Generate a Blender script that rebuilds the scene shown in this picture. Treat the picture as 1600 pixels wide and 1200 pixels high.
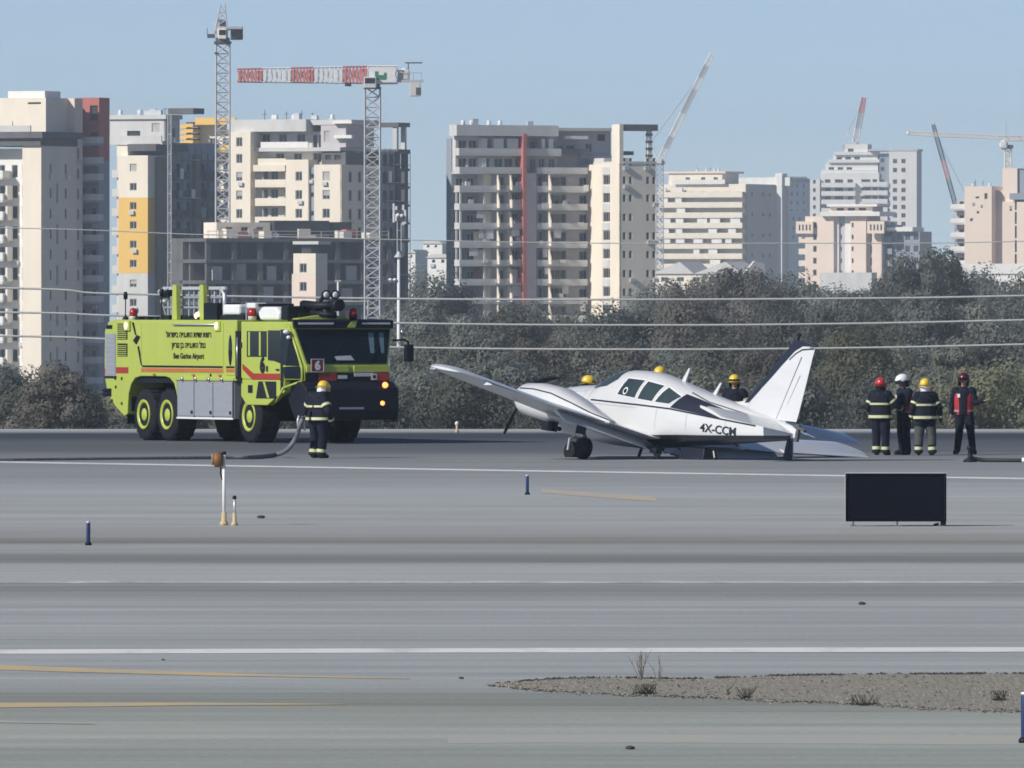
import bpy, bmesh, math, random
from mathutils import Vector, Matrix, Euler
random.seed(7)
C = bpy.context.scene.collection
for o in list(bpy.data.objects): bpy.data.objects.remove(o, do_unlink=True)
R = math.radians
PI = math.pi
HAZE = 0.000115
# ------------------------------------------------------------------ camera, sky, sun, exposure
FPX, CAMH, HORY = 18000.0, 3.5, 478.0      # focal length in photo pixels, eye height, horizon row
SC = bpy.context.scene
cam = bpy.data.cameras.new('camera'); camo = bpy.data.objects.new('camera', cam); C.objects.link(camo)
camo.location = (0, 0, CAMH); camo.rotation_euler = (R(90), 0, 0)
cam.sensor_width = 36; cam.lens = 36 * FPX / 1600; cam.shift_y = -(600 - HORY) / 1600
cam.clip_start = 1; cam.clip_end = 30000
SC.camera = camo
SUN_EL, SUN_AZ = R(33), R(34)              # azimuth: from the left, turned this much towards the camera
SUNV = Vector((-math.cos(SUN_EL) * math.cos(SUN_AZ), -math.cos(SUN_EL) * math.sin(SUN_AZ), math.sin(SUN_EL)))
w = bpy.data.worlds.new('World'); SC.world = w; w.use_nodes = True
nt = w.node_tree; bg = nt.nodes['Background']
sky = nt.nodes.new('ShaderNodeTexSky'); sky.sky_type = 'NISHITA'; sky.sun_disc = False
sky.sun_elevation = SUN_EL; sky.sun_rotation = math.atan2(SUNV.x, SUNV.y)
sky.altitude = 0; sky.air_density = 0.42; sky.dust_density = 0.05; sky.ozone_density = 2.0
hs = nt.nodes.new('ShaderNodeMix'); hs.data_type = 'RGBA'; hs.blend_type = 'MULTIPLY'; hs.inputs[0].default_value = 1
hs.inputs[7].default_value = (1.03, 0.985, 0.995, 1)
nt.links.new(sky.outputs[0], hs.inputs[6]); nt.links.new(hs.outputs[2], bg.inputs[0])
bg.inputs[1].default_value = 0.079
sl = bpy.data.lights.new('sun', 'SUN'); sl.energy = 3.5; sl.angle = R(0.53); sl.color = (1.0, 0.945, 0.865)
so = bpy.data.objects.new('sun', sl); C.objects.link(so); so.location = SUNV * 400
so.rotation_euler = (-SUNV).to_track_quat('-Z', 'Y').to_euler()
SC.view_settings.view_transform = 'Standard'; SC.view_settings.look = 'None'
SC.view_settings.exposure = 0.35; SC.view_settings.gamma = 1; SC.view_settings.use_curve_mapping = False
SC.render.engine = 'CYCLES'
SC.cycles.max_bounces = 6; SC.cycles.diffuse_bounces = 3; SC.cycles.glossy_bounces = 3; SC.cycles.volume_bounces = 1
SC.cycles.filter_width = 1.7
def at(px, py, Y):
    return Vector(((px - 800) * Y / FPX, Y, CAMH - (py - HORY) * Y / FPX))
def ground_Y(py): return FPX * CAMH / (py - HORY)
# ------------------------------------------------------------------ materials
def mat(name, col, rough=0.6, metal=0.0, var=0.12, scale=2.0, spec=0.5, stretch=None, bump=0.0, emit=None, coat=0, dirt=None):
    m = bpy.data.materials.new(name); m.use_nodes = True; t = m.node_tree; b = t.nodes['Principled BSDF']
    b.inputs['Roughness'].default_value = rough; b.inputs['Metallic'].default_value = metal
    b.inputs['Specular IOR Level'].default_value = spec; b.inputs['Coat Weight'].default_value = coat
    tc = t.nodes.new('ShaderNodeTexCoord'); mp = t.nodes.new('ShaderNodeMapping'); nz = t.nodes.new('ShaderNodeTexNoise')
    t.links.new(tc.outputs['Object'], mp.inputs[0]); t.links.new(mp.outputs[0], nz.inputs[0])
    mp.inputs['Scale'].default_value = stretch or (1, 1, 1)
    nz.inputs['Scale'].default_value = scale; nz.inputs['Detail'].default_value = 5; nz.inputs['Roughness'].default_value = 0.6
    rp = t.nodes.new('ShaderNodeValToRGB'); t.links.new(nz.outputs[0], rp.inputs[0])
    e = rp.color_ramp.elements
    e[0].position = 0.28; e[1].position = 0.72
    lo = dirt or tuple(c * (1 - var) for c in col); hi = tuple(min(1, c * (1 + var * .7)) for c in col)
    e[0].color = (*lo, 1); e[1].color = (*hi, 1)
    if dirt:
        n = e.new(0.42); n.color = (*col, 1)
    t.links.new(rp.outputs[0], b.inputs['Base Color'])
    if bump:
        bp = t.nodes.new('ShaderNodeBump'); bp.inputs['Strength'].default_value = bump; bp.inputs['Distance'].default_value = 0.02
        t.links.new(nz.outputs[0], bp.inputs['Height']); t.links.new(bp.outputs[0], b.inputs['Normal'])
    if emit:
        b.inputs['Emission Color'].default_value = (*emit[0], 1); b.inputs['Emission Strength'].default_value = emit[1]
    return m
DS = (1, 1, .25)
MT = dict(
  lime=mat('lime_paint', (.405, .485, .075), .35, var=.06, coat=.3, scale=1.2),
  grey=mat('roller_aluminium', (.36, .39, .43), .4, .3, var=.08, stretch=(1, 1, 6)),
  red=mat('red_paint', (.33, .03, .015), .4), orange=mat('orange_paint', (.50, .13, .05), .45),
  black=mat('black_plastic', (.006, .009, .017), .55, var=.3, spec=.25), rubber=mat('tyre_rubber', (.012, .014, .019), .8, var=.4, spec=.2, scale=6),
  glass=mat('dark_glass', (.006, .012, .02), .05, var=.2, spec=.32), plane_glass=mat('tinted_window', (.036, .055, .062), .07, var=.35, scale=1.4),
  chrome=mat('bare_metal', (.5, .52, .55), .3, .8), white=mat('white_paint', (.80, .80, .78), .35, var=.05, coat=.2),
  boxwhite=mat('white_plastic', (.72, .74, .76), .5, var=.06), amber=mat('amber_lamp', (.8, .25, .04), .3, emit=((1, .22, .05), 3.2)),
  warm=mat('lit_lamp', (.9, .8, .55), .3, emit=((1, .8, .45), .55)), redlamp=mat('red_lamp', (.35, .02, .02), .25, var=.2),
  planewhite=mat('aircraft_white', (.63, .645, .66), .3, var=.07, coat=.4, scale=1.3, stretch=(.5, 1, 1.6)), planegrey=mat('aircraft_underside', (.60, .60, .58), .45, var=.12),
  navy=mat('dark_trim', (.012, .016, .03), .35, coat=.3),
  cloth=mat('turnout_cloth', (.010, .014, .026), .85, var=.45, scale=9, spec=.2, bump=.5), trouser=mat('dark_trousers', (.010, .013, .028), .85, var=.4, scale=8, spec=.2),
  kneecloth=mat('worn_knee_cloth', (.07, .075, .075), .85, var=.3, scale=10), reflect=mat('reflective_tape', (.60, .62, .36), .45, var=.15, scale=10),
  skin=mat('skin', (.42, .24, .17), .5, var=.1), hyellow=mat('yellow_helmet', (.78, .55, .05), .28, coat=.5), hred=mat('red_helmet', (.50, .035, .03), .25, coat=.6),
  hwhite=mat('white_helmet', (.80, .82, .84), .25, coat=.5), hdark=mat('maroon_helmet', (.10, .012, .018), .3), vest=mat('red_vest', (.40, .024, .03), .7, var=.25, scale=9),
  boot=mat('boot_leather', (.010, .011, .014), .55), glove=mat('work_glove', (.05, .05, .05), .8), paleglove=mat('pale_glove', (.45, .36, .26), .8),
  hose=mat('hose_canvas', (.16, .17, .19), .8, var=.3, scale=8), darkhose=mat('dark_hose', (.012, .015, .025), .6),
  sign=mat('black_sheet_metal', (.0025, .004, .011), .75, var=.25, scale=1.5, spec=.12), lit_rim=mat('lit_rim_paint', (.45, .46, .46), .5),
  blue=mat('blue_plastic', (.012, .035, .12), .4), palegrey=mat('galvanised_steel', (.62, .64, .66), .4, .4, var=.1), rust=mat('brown_housing', (.20, .085, .03), .6, var=.3),
  sand=mat('sand_paint', (.55, .42, .24), .7),
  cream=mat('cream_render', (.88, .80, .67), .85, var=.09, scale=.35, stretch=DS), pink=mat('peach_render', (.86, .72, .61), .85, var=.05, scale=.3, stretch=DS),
  yellow=mat('yellow_render', (.84, .54, .15), .85, var=.05, scale=.35, stretch=DS), redwall=mat('red_render', (.50, .16, .14), .85, var=.12, scale=.5, stretch=DS),
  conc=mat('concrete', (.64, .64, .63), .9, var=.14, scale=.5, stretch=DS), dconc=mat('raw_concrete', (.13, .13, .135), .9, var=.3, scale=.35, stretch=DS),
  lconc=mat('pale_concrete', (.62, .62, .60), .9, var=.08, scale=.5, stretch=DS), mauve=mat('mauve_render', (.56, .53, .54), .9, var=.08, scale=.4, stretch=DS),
  wwall=mat('white_render', (.84, .83, .80), .85, var=.08, scale=.35, stretch=DS), bluegrey_shade=mat('blue_grey_shaded_render', (.30, .34, .40), .85, var=.1, scale=.3, stretch=DS),  # blue grey also carries the shade of turned-away walls in its colour
  brown=mat('brown_render', (.26, .22, .18), .9, var=.1, scale=.4, stretch=DS), dark=mat('dark_opening', (.045, .05, .055), .8, var=.4, scale=.5),
  pane=mat('window_pane', (.03, .038, .045), .12, var=.3, scale=.6), blind=mat('closed_blind', (.48, .47, .44), .8, var=.12), frame=mat('window_frame', (.45, .45, .44), .6),
  crane=mat('crane_steel_grey', (.50, .51, .53), .5, var=.15), cranered=mat('crane_red', (.62, .20, .17), .5, var=.1), cranewhite=mat('crane_white', (.80, .80, .80), .5, var=.06),
  green=mat('green_panel', (.03, .22, .10), .5), darksteel=mat('dark_steel', (.08, .085, .095), .5), cable=mat('cable_aluminium', (.60, .61, .60), .45, .3),
  bark=mat('bark', (.10, .075, .05), .9, var=.3), soil=mat('dry_soil', (.265, .248, .205), .95, var=.30, scale=5, bump=.2), stone=mat('dark_stone', (.05, .05, .05), .9, var=.3, scale=8),
  straw=mat('dry_straw', (.17, .15, .12), .9), weed=mat('dark_weed', (.035, .035, .025), .9, var=.4),
  ymark=None, wmark=None)
def wear(name, col, under, lo=.42, hi=.58, scale=1.2, stretch=(1, .25, 1)):
    """road paint worn away in patches to the pavement"""
    m = mat(name, col, .8); t = m.node_tree; b = t.nodes['Principled BSDF']
    tc = t.nodes.new('ShaderNodeTexCoord'); mp = t.nodes.new('ShaderNodeMapping'); nz = t.nodes.new('ShaderNodeTexNoise'); rp = t.nodes.new('ShaderNodeValToRGB')
    mp.inputs['Scale'].default_value = stretch; nz.inputs['Scale'].default_value = scale; nz.inputs['Detail'].default_value = 8; nz.inputs['Roughness'].default_value = .75
    t.links.new(tc.outputs['Object'], mp.inputs[0]); t.links.new(mp.outputs[0], nz.inputs[0]); t.links.new(nz.outputs[0], rp.inputs[0])
    e = rp.color_ramp.elements; e[0].position = lo; e[1].position = hi; e[0].color = (*under, 1); e[1].color = (*col, 1)
    t.links.new(rp.outputs[0], b.inputs['Base Color']); return m
MT['wmark'] = wear('white_road_paint', (.78, .78, .76), (.50, .50, .49), .30, .50)
MT['wfaint'] = wear('worn_white_paint', (.62, .62, .61), (.34, .34, .34), .34, .62)
MT['ymark'] = wear('yellow_road_paint', (.62, .47, .22), (.42, .40, .34), .34, .62)
MT['ypatch'] = wear('faded_orange_paint', (.56, .46, .29), (.42, .41, .38), .32, .62, .5)
MT['yfaint'] = wear('worn_yellow_paint', (.47, .45, .37), (.405, .418, .39), .46, .80)
# foliage: colour varies from clump to clump
def leafmat(name, a, b_):
    m = bpy.data.materials.new(name); m.use_nodes = True; t = m.node_tree; b = t.nodes['Principled BSDF']
    b.inputs['Roughness'].default_value = .8; b.inputs['Specular IOR Level'].default_value = .15
    tc = t.nodes.new('ShaderNodeTexCoord'); nz = t.nodes.new('ShaderNodeTexNoise'); rp = t.nodes.new('ShaderNodeValToRGB'); oi = t.nodes.new('ShaderNodeObjectInfo')
    ad = t.nodes.new('ShaderNodeVectorMath'); cb = t.nodes.new('ShaderNodeCombineXYZ'); ml = t.nodes.new('ShaderNodeMath'); ml.operation = 'MULTIPLY'; ml.inputs[1].default_value = 40
    t.links.new(oi.outputs['Random'], ml.inputs[0]); t.links.new(ml.outputs[0], cb.inputs[0]); t.links.new(tc.outputs['Object'], ad.inputs[0]); t.links.new(cb.outputs[0], ad.inputs[1])
    nz.inputs['Scale'].default_value = .55; nz.inputs['Detail'].default_value = 4
    t.links.new(ad.outputs[0], nz.inputs[0]); t.links.new(nz.outputs[0], rp.inputs[0])
    e = rp.color_ramp.elements; e[0].position = .3; e[1].position = .7; e[0].color = (*a, 1); e[1].color = (*b_, 1)
    hs = t.nodes.new('ShaderNodeHueSaturation'); mr = t.nodes.new('ShaderNodeMapRange'); mr.inputs[3].default_value = .66; mr.inputs[4].default_value = 1.42
    t.links.new(oi.outputs['Random'], mr.inputs[0]); t.links.new(mr.outputs[0], hs.inputs['Value']); t.links.new(rp.outputs[0], hs.inputs['Color'])
    t.links.new(hs.outputs[0], b.inputs['Base Color'])
    tl = t.nodes.new('ShaderNodeBsdfTranslucent'); mx = t.nodes.new('ShaderNodeMixShader'); mx.inputs[0].default_value = .5; ou = t.nodes['Material Output']      # leaves let light through
    t.links.new(hs.outputs[0], tl.inputs[0]); t.links.new(b.outputs[0], mx.inputs[1]); t.links.new(tl.outputs[0], mx.inputs[2]); t.links.new(mx.outputs[0], ou.inputs[0]); return m
LEAF = [leafmat('olive_foliage', (.145, .156, .128), (.255, .265, .218)), leafmat('grey_green_foliage', (.145, .163, .150), (.25, .268, .238)),
        leafmat('brown_foliage', (.148, .140, .125), (.25, .236, .206)), leafmat('yellow_green_foliage', (.15, .157, .11), (.26, .265, .18))]
# ------------------------------------------------------------------ mesh builder
class MB:
    def __init__(s): s.v = []; s.f = []; s.m = []
    def add(s, vs, fs, mi=0):
        o = len(s.v); s.v.extend(tuple(p) for p in vs)
        for f in fs: s.f.append(tuple(i + o for i in f)); s.m.append(mi)
        return s
    def box(s, x0, x1, y0, y1, z0, z1, mi=0, T=None):
        vs = [Vector(p) for p in ((x0, y0, z0), (x1, y0, z0), (x1, y1, z0), (x0, y1, z0), (x0, y0, z1), (x1, y0, z1), (x1, y1, z1), (x0, y1, z1))]
        if T is not None: vs = [T @ p for p in vs]
        return s.add(vs, ((0, 3, 2, 1), (4, 5, 6, 7), (0, 1, 5, 4), (1, 2, 6, 5), (2, 3, 7, 6), (3, 0, 4, 7)), mi)
    def loft(s, rings, mi=0, caps=True, closed=True):
        n = len(rings[0]); vs = [p for r in rings for p in r]; fs = []
        for k in range(len(rings) - 1):
            for i in range(n if closed else n - 1):
                j = (i + 1) % n; fs.append((k * n + i, k * n + j, (k + 1) * n + j, (k + 1) * n + i))
        if caps: fs.append(tuple(range(n - 1, -1, -1))); fs.append(tuple((len(rings) - 1) * n + i for i in range(n)))
        return s.add(vs, fs, mi)
    def tube(s, pts, r, n=8, mi=0, caps=True):
        pts = [Vector(p) for p in pts]; rs = r if isinstance(r, (list, tuple)) else [r] * len(pts); rings = []; ref = None
        for k, p in enumerate(pts):
            d = (pts[min(k + 1, len(pts) - 1)] - pts[max(k - 1, 0)]).normalized()
            if ref is None: ref = Vector((0, 0, 1)) if abs(d.z) < .9 else Vector((1, 0, 0))
            a = d.cross(ref).normalized(); b = a.cross(d).normalized(); ref = b
            rings.append([p + (a * math.cos(2 * PI * i / n) + b * math.sin(2 * PI * i / n)) * rs[k] for i in range(n)])
        return s.loft(rings, mi, caps)
    def prism(s, poly, axis, a, b, mi=0):
        def P(u, v, w_): return {'x': (w_, u, v), 'y': (u, w_, v), 'z': (u, v, w_)}[axis]
        n = len(poly); vs = [P(u, v, a) for u, v in poly] + [P(u, v, b) for u, v in poly]
        return s.add(vs, [tuple(range(n)), tuple(range(2 * n - 1, n - 1, -1))] + [(i, i + n, (i + 1) % n + n, (i + 1) % n) for i in range(n)], mi)
    def lathe(s, prof, axis='z', c=(0, 0, 0), n=20, mi=0):
        rings = []
        for r, h in prof:
            ring = []
            for i in range(n):
                u, v = r * math.cos(2 * PI * i / n), r * math.sin(2 * PI * i / n)
                ring.append(Vector(c) + Vector({'x': (h, u, v), 'y': (u, h, v), 'z': (u, v, h)}[axis]))
            rings.append(ring)
        return s.loft(rings, mi)
    def ell(s, c, r, n=14, m=9, mi=0):
        rings = []
        for k in range(m + 1):
            th = PI * (k + .02) / (m + .04); rings.append([Vector(c) + Vector((r[0] * math.sin(th) * math.cos(2 * PI * i / n), r[1] * math.sin(th) * math.sin(2 * PI * i / n), r[2] * math.cos(th))) for i in range(n)])
        return s.loft(rings, mi)
    def slab(s, quad, t, mi=0):
        """a thin plate on the outline quad, raised by t along its normal"""
        q = [Vector(p) for p in quad]; n = (q[1] - q[0]).cross(q[2] - q[0]).normalized() * t; k = len(q)
        return s.add(q + [p + n for p in q], [tuple(range(k - 1, -1, -1)), tuple(range(k, 2 * k))] + [(i, (i + 1) % k, (i + 1) % k + k, i + k) for i in range(k)], mi)
    def mesh(s, name, mats, smooth=False, fix=True):
        me = bpy.data.meshes.new(name); me.from_pydata(s.v, [], s.f)
        for m_ in (mats if isinstance(mats, (list, tuple)) else [mats]): me.materials.append(m_)
        me.polygons.foreach_set('material_index', s.m)
        if fix:
            bm = bmesh.new(); bm.from_mesh(me); bmesh.ops.recalc_face_normals(bm, faces=bm.faces); bm.to_mesh(me); bm.free()
        if smooth: me.polygons.foreach_set('use_smooth', [True] * len(me.polygons))
        me.update(); return me
    def build(s, name, mats, parent=None, smooth=False, loc=None, bevel=0, fix=True):
        return put(name, s.mesh(name, mats, smooth, fix), parent, loc, bevel, smooth)
def put(name, me, parent=None, loc=None, bevel=0, smooth=False):
    o = bpy.data.objects.new(name, me); C.objects.link(o); o.parent = parent
    if loc is not None: o.location = loc
    if bevel:
        b = o.modifiers.new('bevel', 'BEVEL'); b.width = bevel; b.segments = 2; b.limit_method = 'ANGLE'; b.angle_limit = R(35)
    if smooth and bevel is not None:
        pass
    return o
def autosmooth(o, ang=40):
    me = o.data; me.polygons.foreach_set('use_smooth', [True] * len(me.polygons))
    bm = bmesh.new(); bm.from_mesh(me)
    for e in bm.edges:
        if len(e.link_faces) == 2 and e.calc_face_angle(0) > R(ang): e.smooth = False
    bm.to_mesh(me); bm.free(); return o
def thing(name, label, cat, loc=(0, 0, 0), rotz=0, group=None):
    o = bpy.data.objects.new(name, None); C.objects.link(o); o.location = loc; o.rotation_euler = (0, 0, rotz)
    o.empty_display_size = .3; o['label'] = label; o['category'] = cat
    if group: o['group'] = group
    return o
def tag(o, label, cat, group=None):
    o['label'] = label; o['category'] = cat
    if group: o['group'] = group
    return o
def kind(o, k): o['kind'] = k; return o
def text_mesh(txt, size, extrude=0.0, bold=0.0):
    cu = bpy.data.curves.new('lettering', 'FONT'); cu.body = txt; cu.size = size; cu.align_x = 'CENTER'; cu.extrude = extrude; cu.offset = bold; cu.resolution_u = 3
    o = bpy.data.objects.new('lettering', cu); C.objects.link(o); bpy.context.view_layer.update()
    me = bpy.data.meshes.new_from_object(o.evaluated_get(bpy.context.evaluated_depsgraph_get())); bpy.data.objects.remove(o); return me
# ------------------------------------------------------------------ setting: ground, pavement, markings
gm = bpy.data.materials.new('ground_dry_grass'); gm.use_nodes = True
def pavement_material():
    m = bpy.data.materials.new('airfield_pavement'); m.use_nodes = True; t = m.node_tree; b = t.nodes['Principled BSDF']
    b.inputs['Roughness'].default_value = .85; b.inputs['Specular IOR Level'].default_value = .3
    tc = t.nodes.new('ShaderNodeTexCoord'); sx = t.nodes.new('ShaderNodeSeparateXYZ'); t.links.new(tc.outputs['Object'], sx.inputs[0])
    def noise(scale, st, det=5):
        mp = t.nodes.new('ShaderNodeMapping'); mp.inputs['Scale'].default_value = st; nz = t.nodes.new('ShaderNodeTexNoise'); nz.inputs['Scale'].default_value = scale
        nz.inputs['Detail'].default_value = det; nz.inputs['Roughness'].default_value = .62; t.links.new(tc.outputs['Object'], mp.inputs[0]); t.links.new(mp.outputs[0], nz.inputs[0]); return nz.outputs[0]
    wob = noise(.18, (1, 1, 1), 4)
    mw = t.nodes.new('ShaderNodeMath'); mw.operation = 'MULTIPLY_ADD'; mw.inputs[1].default_value = 2.0; t.links.new(wob, mw.inputs[0]); t.links.new(sx.outputs[1], mw.inputs[2])
    mr = t.nodes.new('ShaderNodeMapRange'); mr.inputs[1].default_value = 82.5; mr.inputs[2].default_value = 332.5; t.links.new(mw.outputs[0], mr.inputs[0])
    rp = t.nodes.new('ShaderNodeValToRGB'); rp.color_ramp.interpolation = 'LINEAR'; t.links.new(mr.outputs[0], rp.inputs[0])
    A = (.232, .238, .240); L_ = (.295, .30, .305); D = (.195, .20, .20); Br = (.165, .155, .145); Rn = (.17, .175, .185); Dk = (.034, .04, .05)
    rows = [(1200, A), (1166, A), (1158, (.30, .305, .30)), (1136, (.30, .305, .30)), (1128, (.235, .242, .238)), (1110, (.235, .24, .235)), (1102, (.19, .195, .185)), (1085, (.20, .205, .205)), (1072, (.265, .272, .275)), (1030, (.272, .278, .285)),
            (990, (.27, .275, .28)), (940, (.275, .278, .285)), (931, (.21, .212, .212)), (917, (.195, .196, .195)), (905, L_), (884, L_), (877, (.16, .158, .155)), (868, (.17, .168, .165)), (862, (.26, .26, .258)), (853, (.26, .26, .258)), (849, Br), (838, (.23, .225, .215)), (822, (.28, .282, .282)),
            (770, (.29, .297, .305)), (748, (.225, .232, .24)), (722, (.185, .19, .20)), (712, (.155, .16, .17)), (704, (.085, .09, .10)), (692, (.075, .082, .095)), (683, Dk), (677.5, (.036, .043, .053)), (673, (.31, .315, .32))]
    el = rp.color_ramp.elements
    pts = sorted(((ground_Y(py) + 1.0 - 82.5) / 250.0, (c[0], c[1] * 1.04, c[2] * (.97 if py > 1080 else 1.03))) for py, c in rows)
    el[0].position = max(0, pts[0][0]); el[0].color = (*pts[0][1], 1); el[1].position = min(1, pts[-1][0]); el[1].color = (*pts[-1][1], 1)
    for p_, c in pts[1:-1]:
        n = el.new(p_); n.color = (*c, 1)
    # streaks laid along the runway by tyres and joints, plus blotches and fine aggregate
    def mul(colsock, fac, lo, hi):
        r = t.nodes.new('ShaderNodeMapRange'); r.inputs[1].default_value = .3; r.inputs[2].default_value = .7; r.inputs[3].default_value = lo; r.inputs[4].default_value = hi; t.links.new(fac, r.inputs[0])
        mx = t.nodes.new('ShaderNodeVectorMath'); mx.operation = 'SCALE'; t.links.new(colsock, mx.inputs[0]); t.links.new(r.outputs[0], mx.inputs['Scale']); return mx.outputs[0]
    c = mul(rp.outputs[0], noise(.9, (.02, 1, 1), 6), 1.13, 1.60)
    c = mul(c, noise(.25, (.3, 1, 1), 5), .88, 1.10)
    c = mul(c, noise(14, (1, 1, 1), 3), .86, 1.12); c = mul(c, noise(1.1, (.008, 2.2, 1), 3), .93, 1.06)
    c = mul(c, noise(2.2, (.25, 1, 1), 6), .93, 1.06)
    sp = noise(1.5, (.10, .8, 1), 4); r2 = t.nodes.new('ShaderNodeMapRange'); r2.inputs[1].default_value = .66; r2.inputs[2].default_value = .72; r2.inputs[3].default_value = 1; r2.inputs[4].default_value = .72; t.links.new(sp, r2.inputs[0])     # oil and rubber spots
    mz = t.nodes.new('ShaderNodeVectorMath'); mz.operation = 'SCALE'; t.links.new(c, mz.inputs[0]); t.links.new(r2.outputs[0], mz.inputs['Scale']); c = mz.outputs[0]
    t.links.new(c, b.inputs['Base Color']); return m
def ground_material(m):
    t = m.node_tree; b = t.nodes['Principled BSDF']; b.inputs['Roughness'].default_value = .95
    nz = t.nodes.new('ShaderNodeTexNoise'); nz.inputs['Scale'].default_value = .08; nz.inputs['Detail'].default_value = 8
    tc = t.nodes.new('ShaderNodeTexCoord'); t.links.new(tc.outputs['Object'], nz.inputs[0])
    rp = t.nodes.new('ShaderNodeValToRGB'); t.links.new(nz.outputs[0], rp.inputs[0]); e = rp.color_ramp.elements
    e[0].position = .35; e[0].color = (.11, .10, .065, 1); e[1].position = .65; e[1].color = (.20, .18, .12, 1); t.links.new(rp.outputs[0], b.inputs['Base Color'])
ground_material(gm)
prof = [(-60, -.02), (40, -.02), (200, -.02), (326, -.02), (332, -.08), (345, -.5), (380, -2.2), (450, -5), (560, -8), (800, -9.5), (1200, -10), (2500, -10), (7000, -10)]
g = MB(); xs = [-3000, -600, -150, -60, -20, 0, 20, 60, 150, 600, 3000]
vs = [(x, y, z) for y, z in prof for x in xs]; n = len(xs)
g.add(vs, [(k * n + i, k * n + i + 1, (k + 1) * n + i + 1, (k + 1) * n + i) for k in range(len(prof) - 1) for i in range(n - 1)])
kind(g.build('ground', gm, fix=False), 'structure')
g = MB(); ys = [-40 + 6.0 * i for i in range(62)]; ys[-1] = 327.6
vs = [(x, y, 0) for y in ys for x in (-400, -60, -25, 0, 25, 60, 400)]
g.add(vs, [(k * 7 + i, k * 7 + i + 1, (k + 1) * 7 + i + 1, (k + 1) * 7 + i) for k in range(len(ys) - 1) for i in range(6)])
kind(g.build('runway', pavement_material(), fix=False), 'structure')
def line(name, pts, wid, m, z=.004, taper=False):
    """a painted line through ground points given as photo column / row pairs"""
    P = [at(px, py, ground_Y(py)) for px, py in pts]; b = MB(); vs = []
    Q = []
    for k in range(len(P) - 1):
        for i in range(12): Q.append(P[k].lerp(P[k + 1], i / 12))
    Q.append(P[-1])
    for k, p in enumerate(Q):
        w_ = wid * (1 - .97 * (k / len(Q)) ** 1.3 if taper else 1) * random.uniform(.94, 1.06)
        vs += [(p.x, p.y - w_ / 2, z), (p.x, p.y + w_ / 2, z)]
    b.add(vs, [(2 * k, 2 * k + 2, 2 * k + 3, 2 * k + 1) for k in range(len(Q) - 1)])
    return kind(b.build(name, m, fix=False), 'structure')
line('white_line', [(-300, 1019.5), (800, 1016.5), (1900, 1015)], 1.55, MT['wmark'])
line('white_edge_line', [(-300, 715), (0, 722), (800, 735.5), (1600, 748), (1900, 752)], 2.0, MT['wmark'])
line('white_line', [(-300, 909.8), (1900, 909.8)], 1.3, MT['wfaint'])
line('yellow_line', [(-260, 1035), (0, 1043.5), (330, 1054), (640, 1061)], 1.9, MT['ymark'], taper=True)
line('yellow_line', [(-260, 1104), (0, 1102.5), (300, 1100.5), (540, 1101)], 1.6, MT['ymark'], taper=True)
line('yellow_line', [(-260, 1124), (0, 1128), (150, 1132)], .8, MT['yfaint'], taper=True)
line('yellow_line', [(700, 1155), (1000, 1154), (1500, 1157), (1900, 1158)], 1.8, MT['yfaint'], z=.0015)
line('yellow_line', [(846, 767), (920, 773), (1025, 780)], 5.0, MT['ypatch'])
# bare soil strip breaking through the pavement, lower right
def soil_patch():
    rnd = random.Random(3); top = [(762, 1070), (800, 1067), (870, 1062), (950, 1060), (1080, 1062), (1220, 1057), (1330, 1055), (1500, 1054), (1700, 1053)]
    bot = [(762, 1071.5), (800, 1076), (900, 1083), (1000, 1087), (1150, 1093), (1260, 1098), (1340, 1100), (1450, 1108), (1700, 1116)]
    def ip(L_, x):
        for (a, b), (c, d) in zip(L_, L_[1:]):
            if a <= x <= c: return b + (d - b) * (x - a) / (c - a)
        return L_[-1][1]
    b = MB(); N = 170; M_ = 14; vs = []
    for i in range(N + 1):
        x = 762 + (1700 - 762) * i / N; t0, t1 = ip(top, x) + rnd.uniform(-.5, .5) + .8 * math.sin(x * .05) * math.sin(x * .017), ip(bot, x) + rnd.uniform(-1.3, 1.3) + 1.6 * math.sin(x * .043) * math.sin(x * .011 + 1)
        for j in range(M_ + 1):
            p = at(x, t0 + (t1 - t0) * j / M_, ground_Y(t0 + (t1 - t0) * j / M_)); ed = min(j, M_ - j)
            vs.append((p.x + rnd.uniform(-.02, .02), p.y, .005 if ed == 0 else .006 + rnd.uniform(0, .006)))
    b.add(vs, [(i * (M_ + 1) + j, (i + 1) * (M_ + 1) + j, (i + 1) * (M_ + 1) + j + 1, i * (M_ + 1) + j + 1) for i in range(N) for j in range(M_)])
    kind(b.build('soil_strip', MT['soil'], fix=False), 'structure')
    g = MB()                                                       # loose grit and lumps of broken asphalt over the strip
    for k in range(3600):
        x = rnd.uniform(775, 1690); t0, t1 = ip(top, x), ip(bot, x); edge = rnd.random() + (.25 if (math.sin(x * .031) + math.sin(x * .083 + 1)) < -.5 else 0)
        py = t0 + rnd.uniform(-.6, .8) if edge < .3 else (t1 + abs(rnd.gauss(0, 2.2)) - 1 if edge < .48 else rnd.uniform(t0, t1))
        p = at(x, py, ground_Y(py)); r = rnd.uniform(.004, .012) * (1.5 if edge < .3 else 1)
        s_ = [Vector((p.x + r * rnd.uniform(.7, 2.4) * a, p.y + r * rnd.uniform(.7, 1.5) * c_, .008 + r * d * rnd.uniform(.5, 1))) for a, c_, d in ((1, 0, 0), (-1, 0, 0), (0, 1, 0), (0, -1, 0), (0, 0, 1.3), (0, 0, -.5))]
        g.add(s_, ((0, 2, 4), (2, 1, 4), (1, 3, 4), (3, 0, 4)), 0 if edge < .38 or rnd.random() < .25 else 1)
    kind(g.build('gravel', [MT['stone'], MT['soil']], fix=False), 'stuff')
soil_patch()
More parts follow.
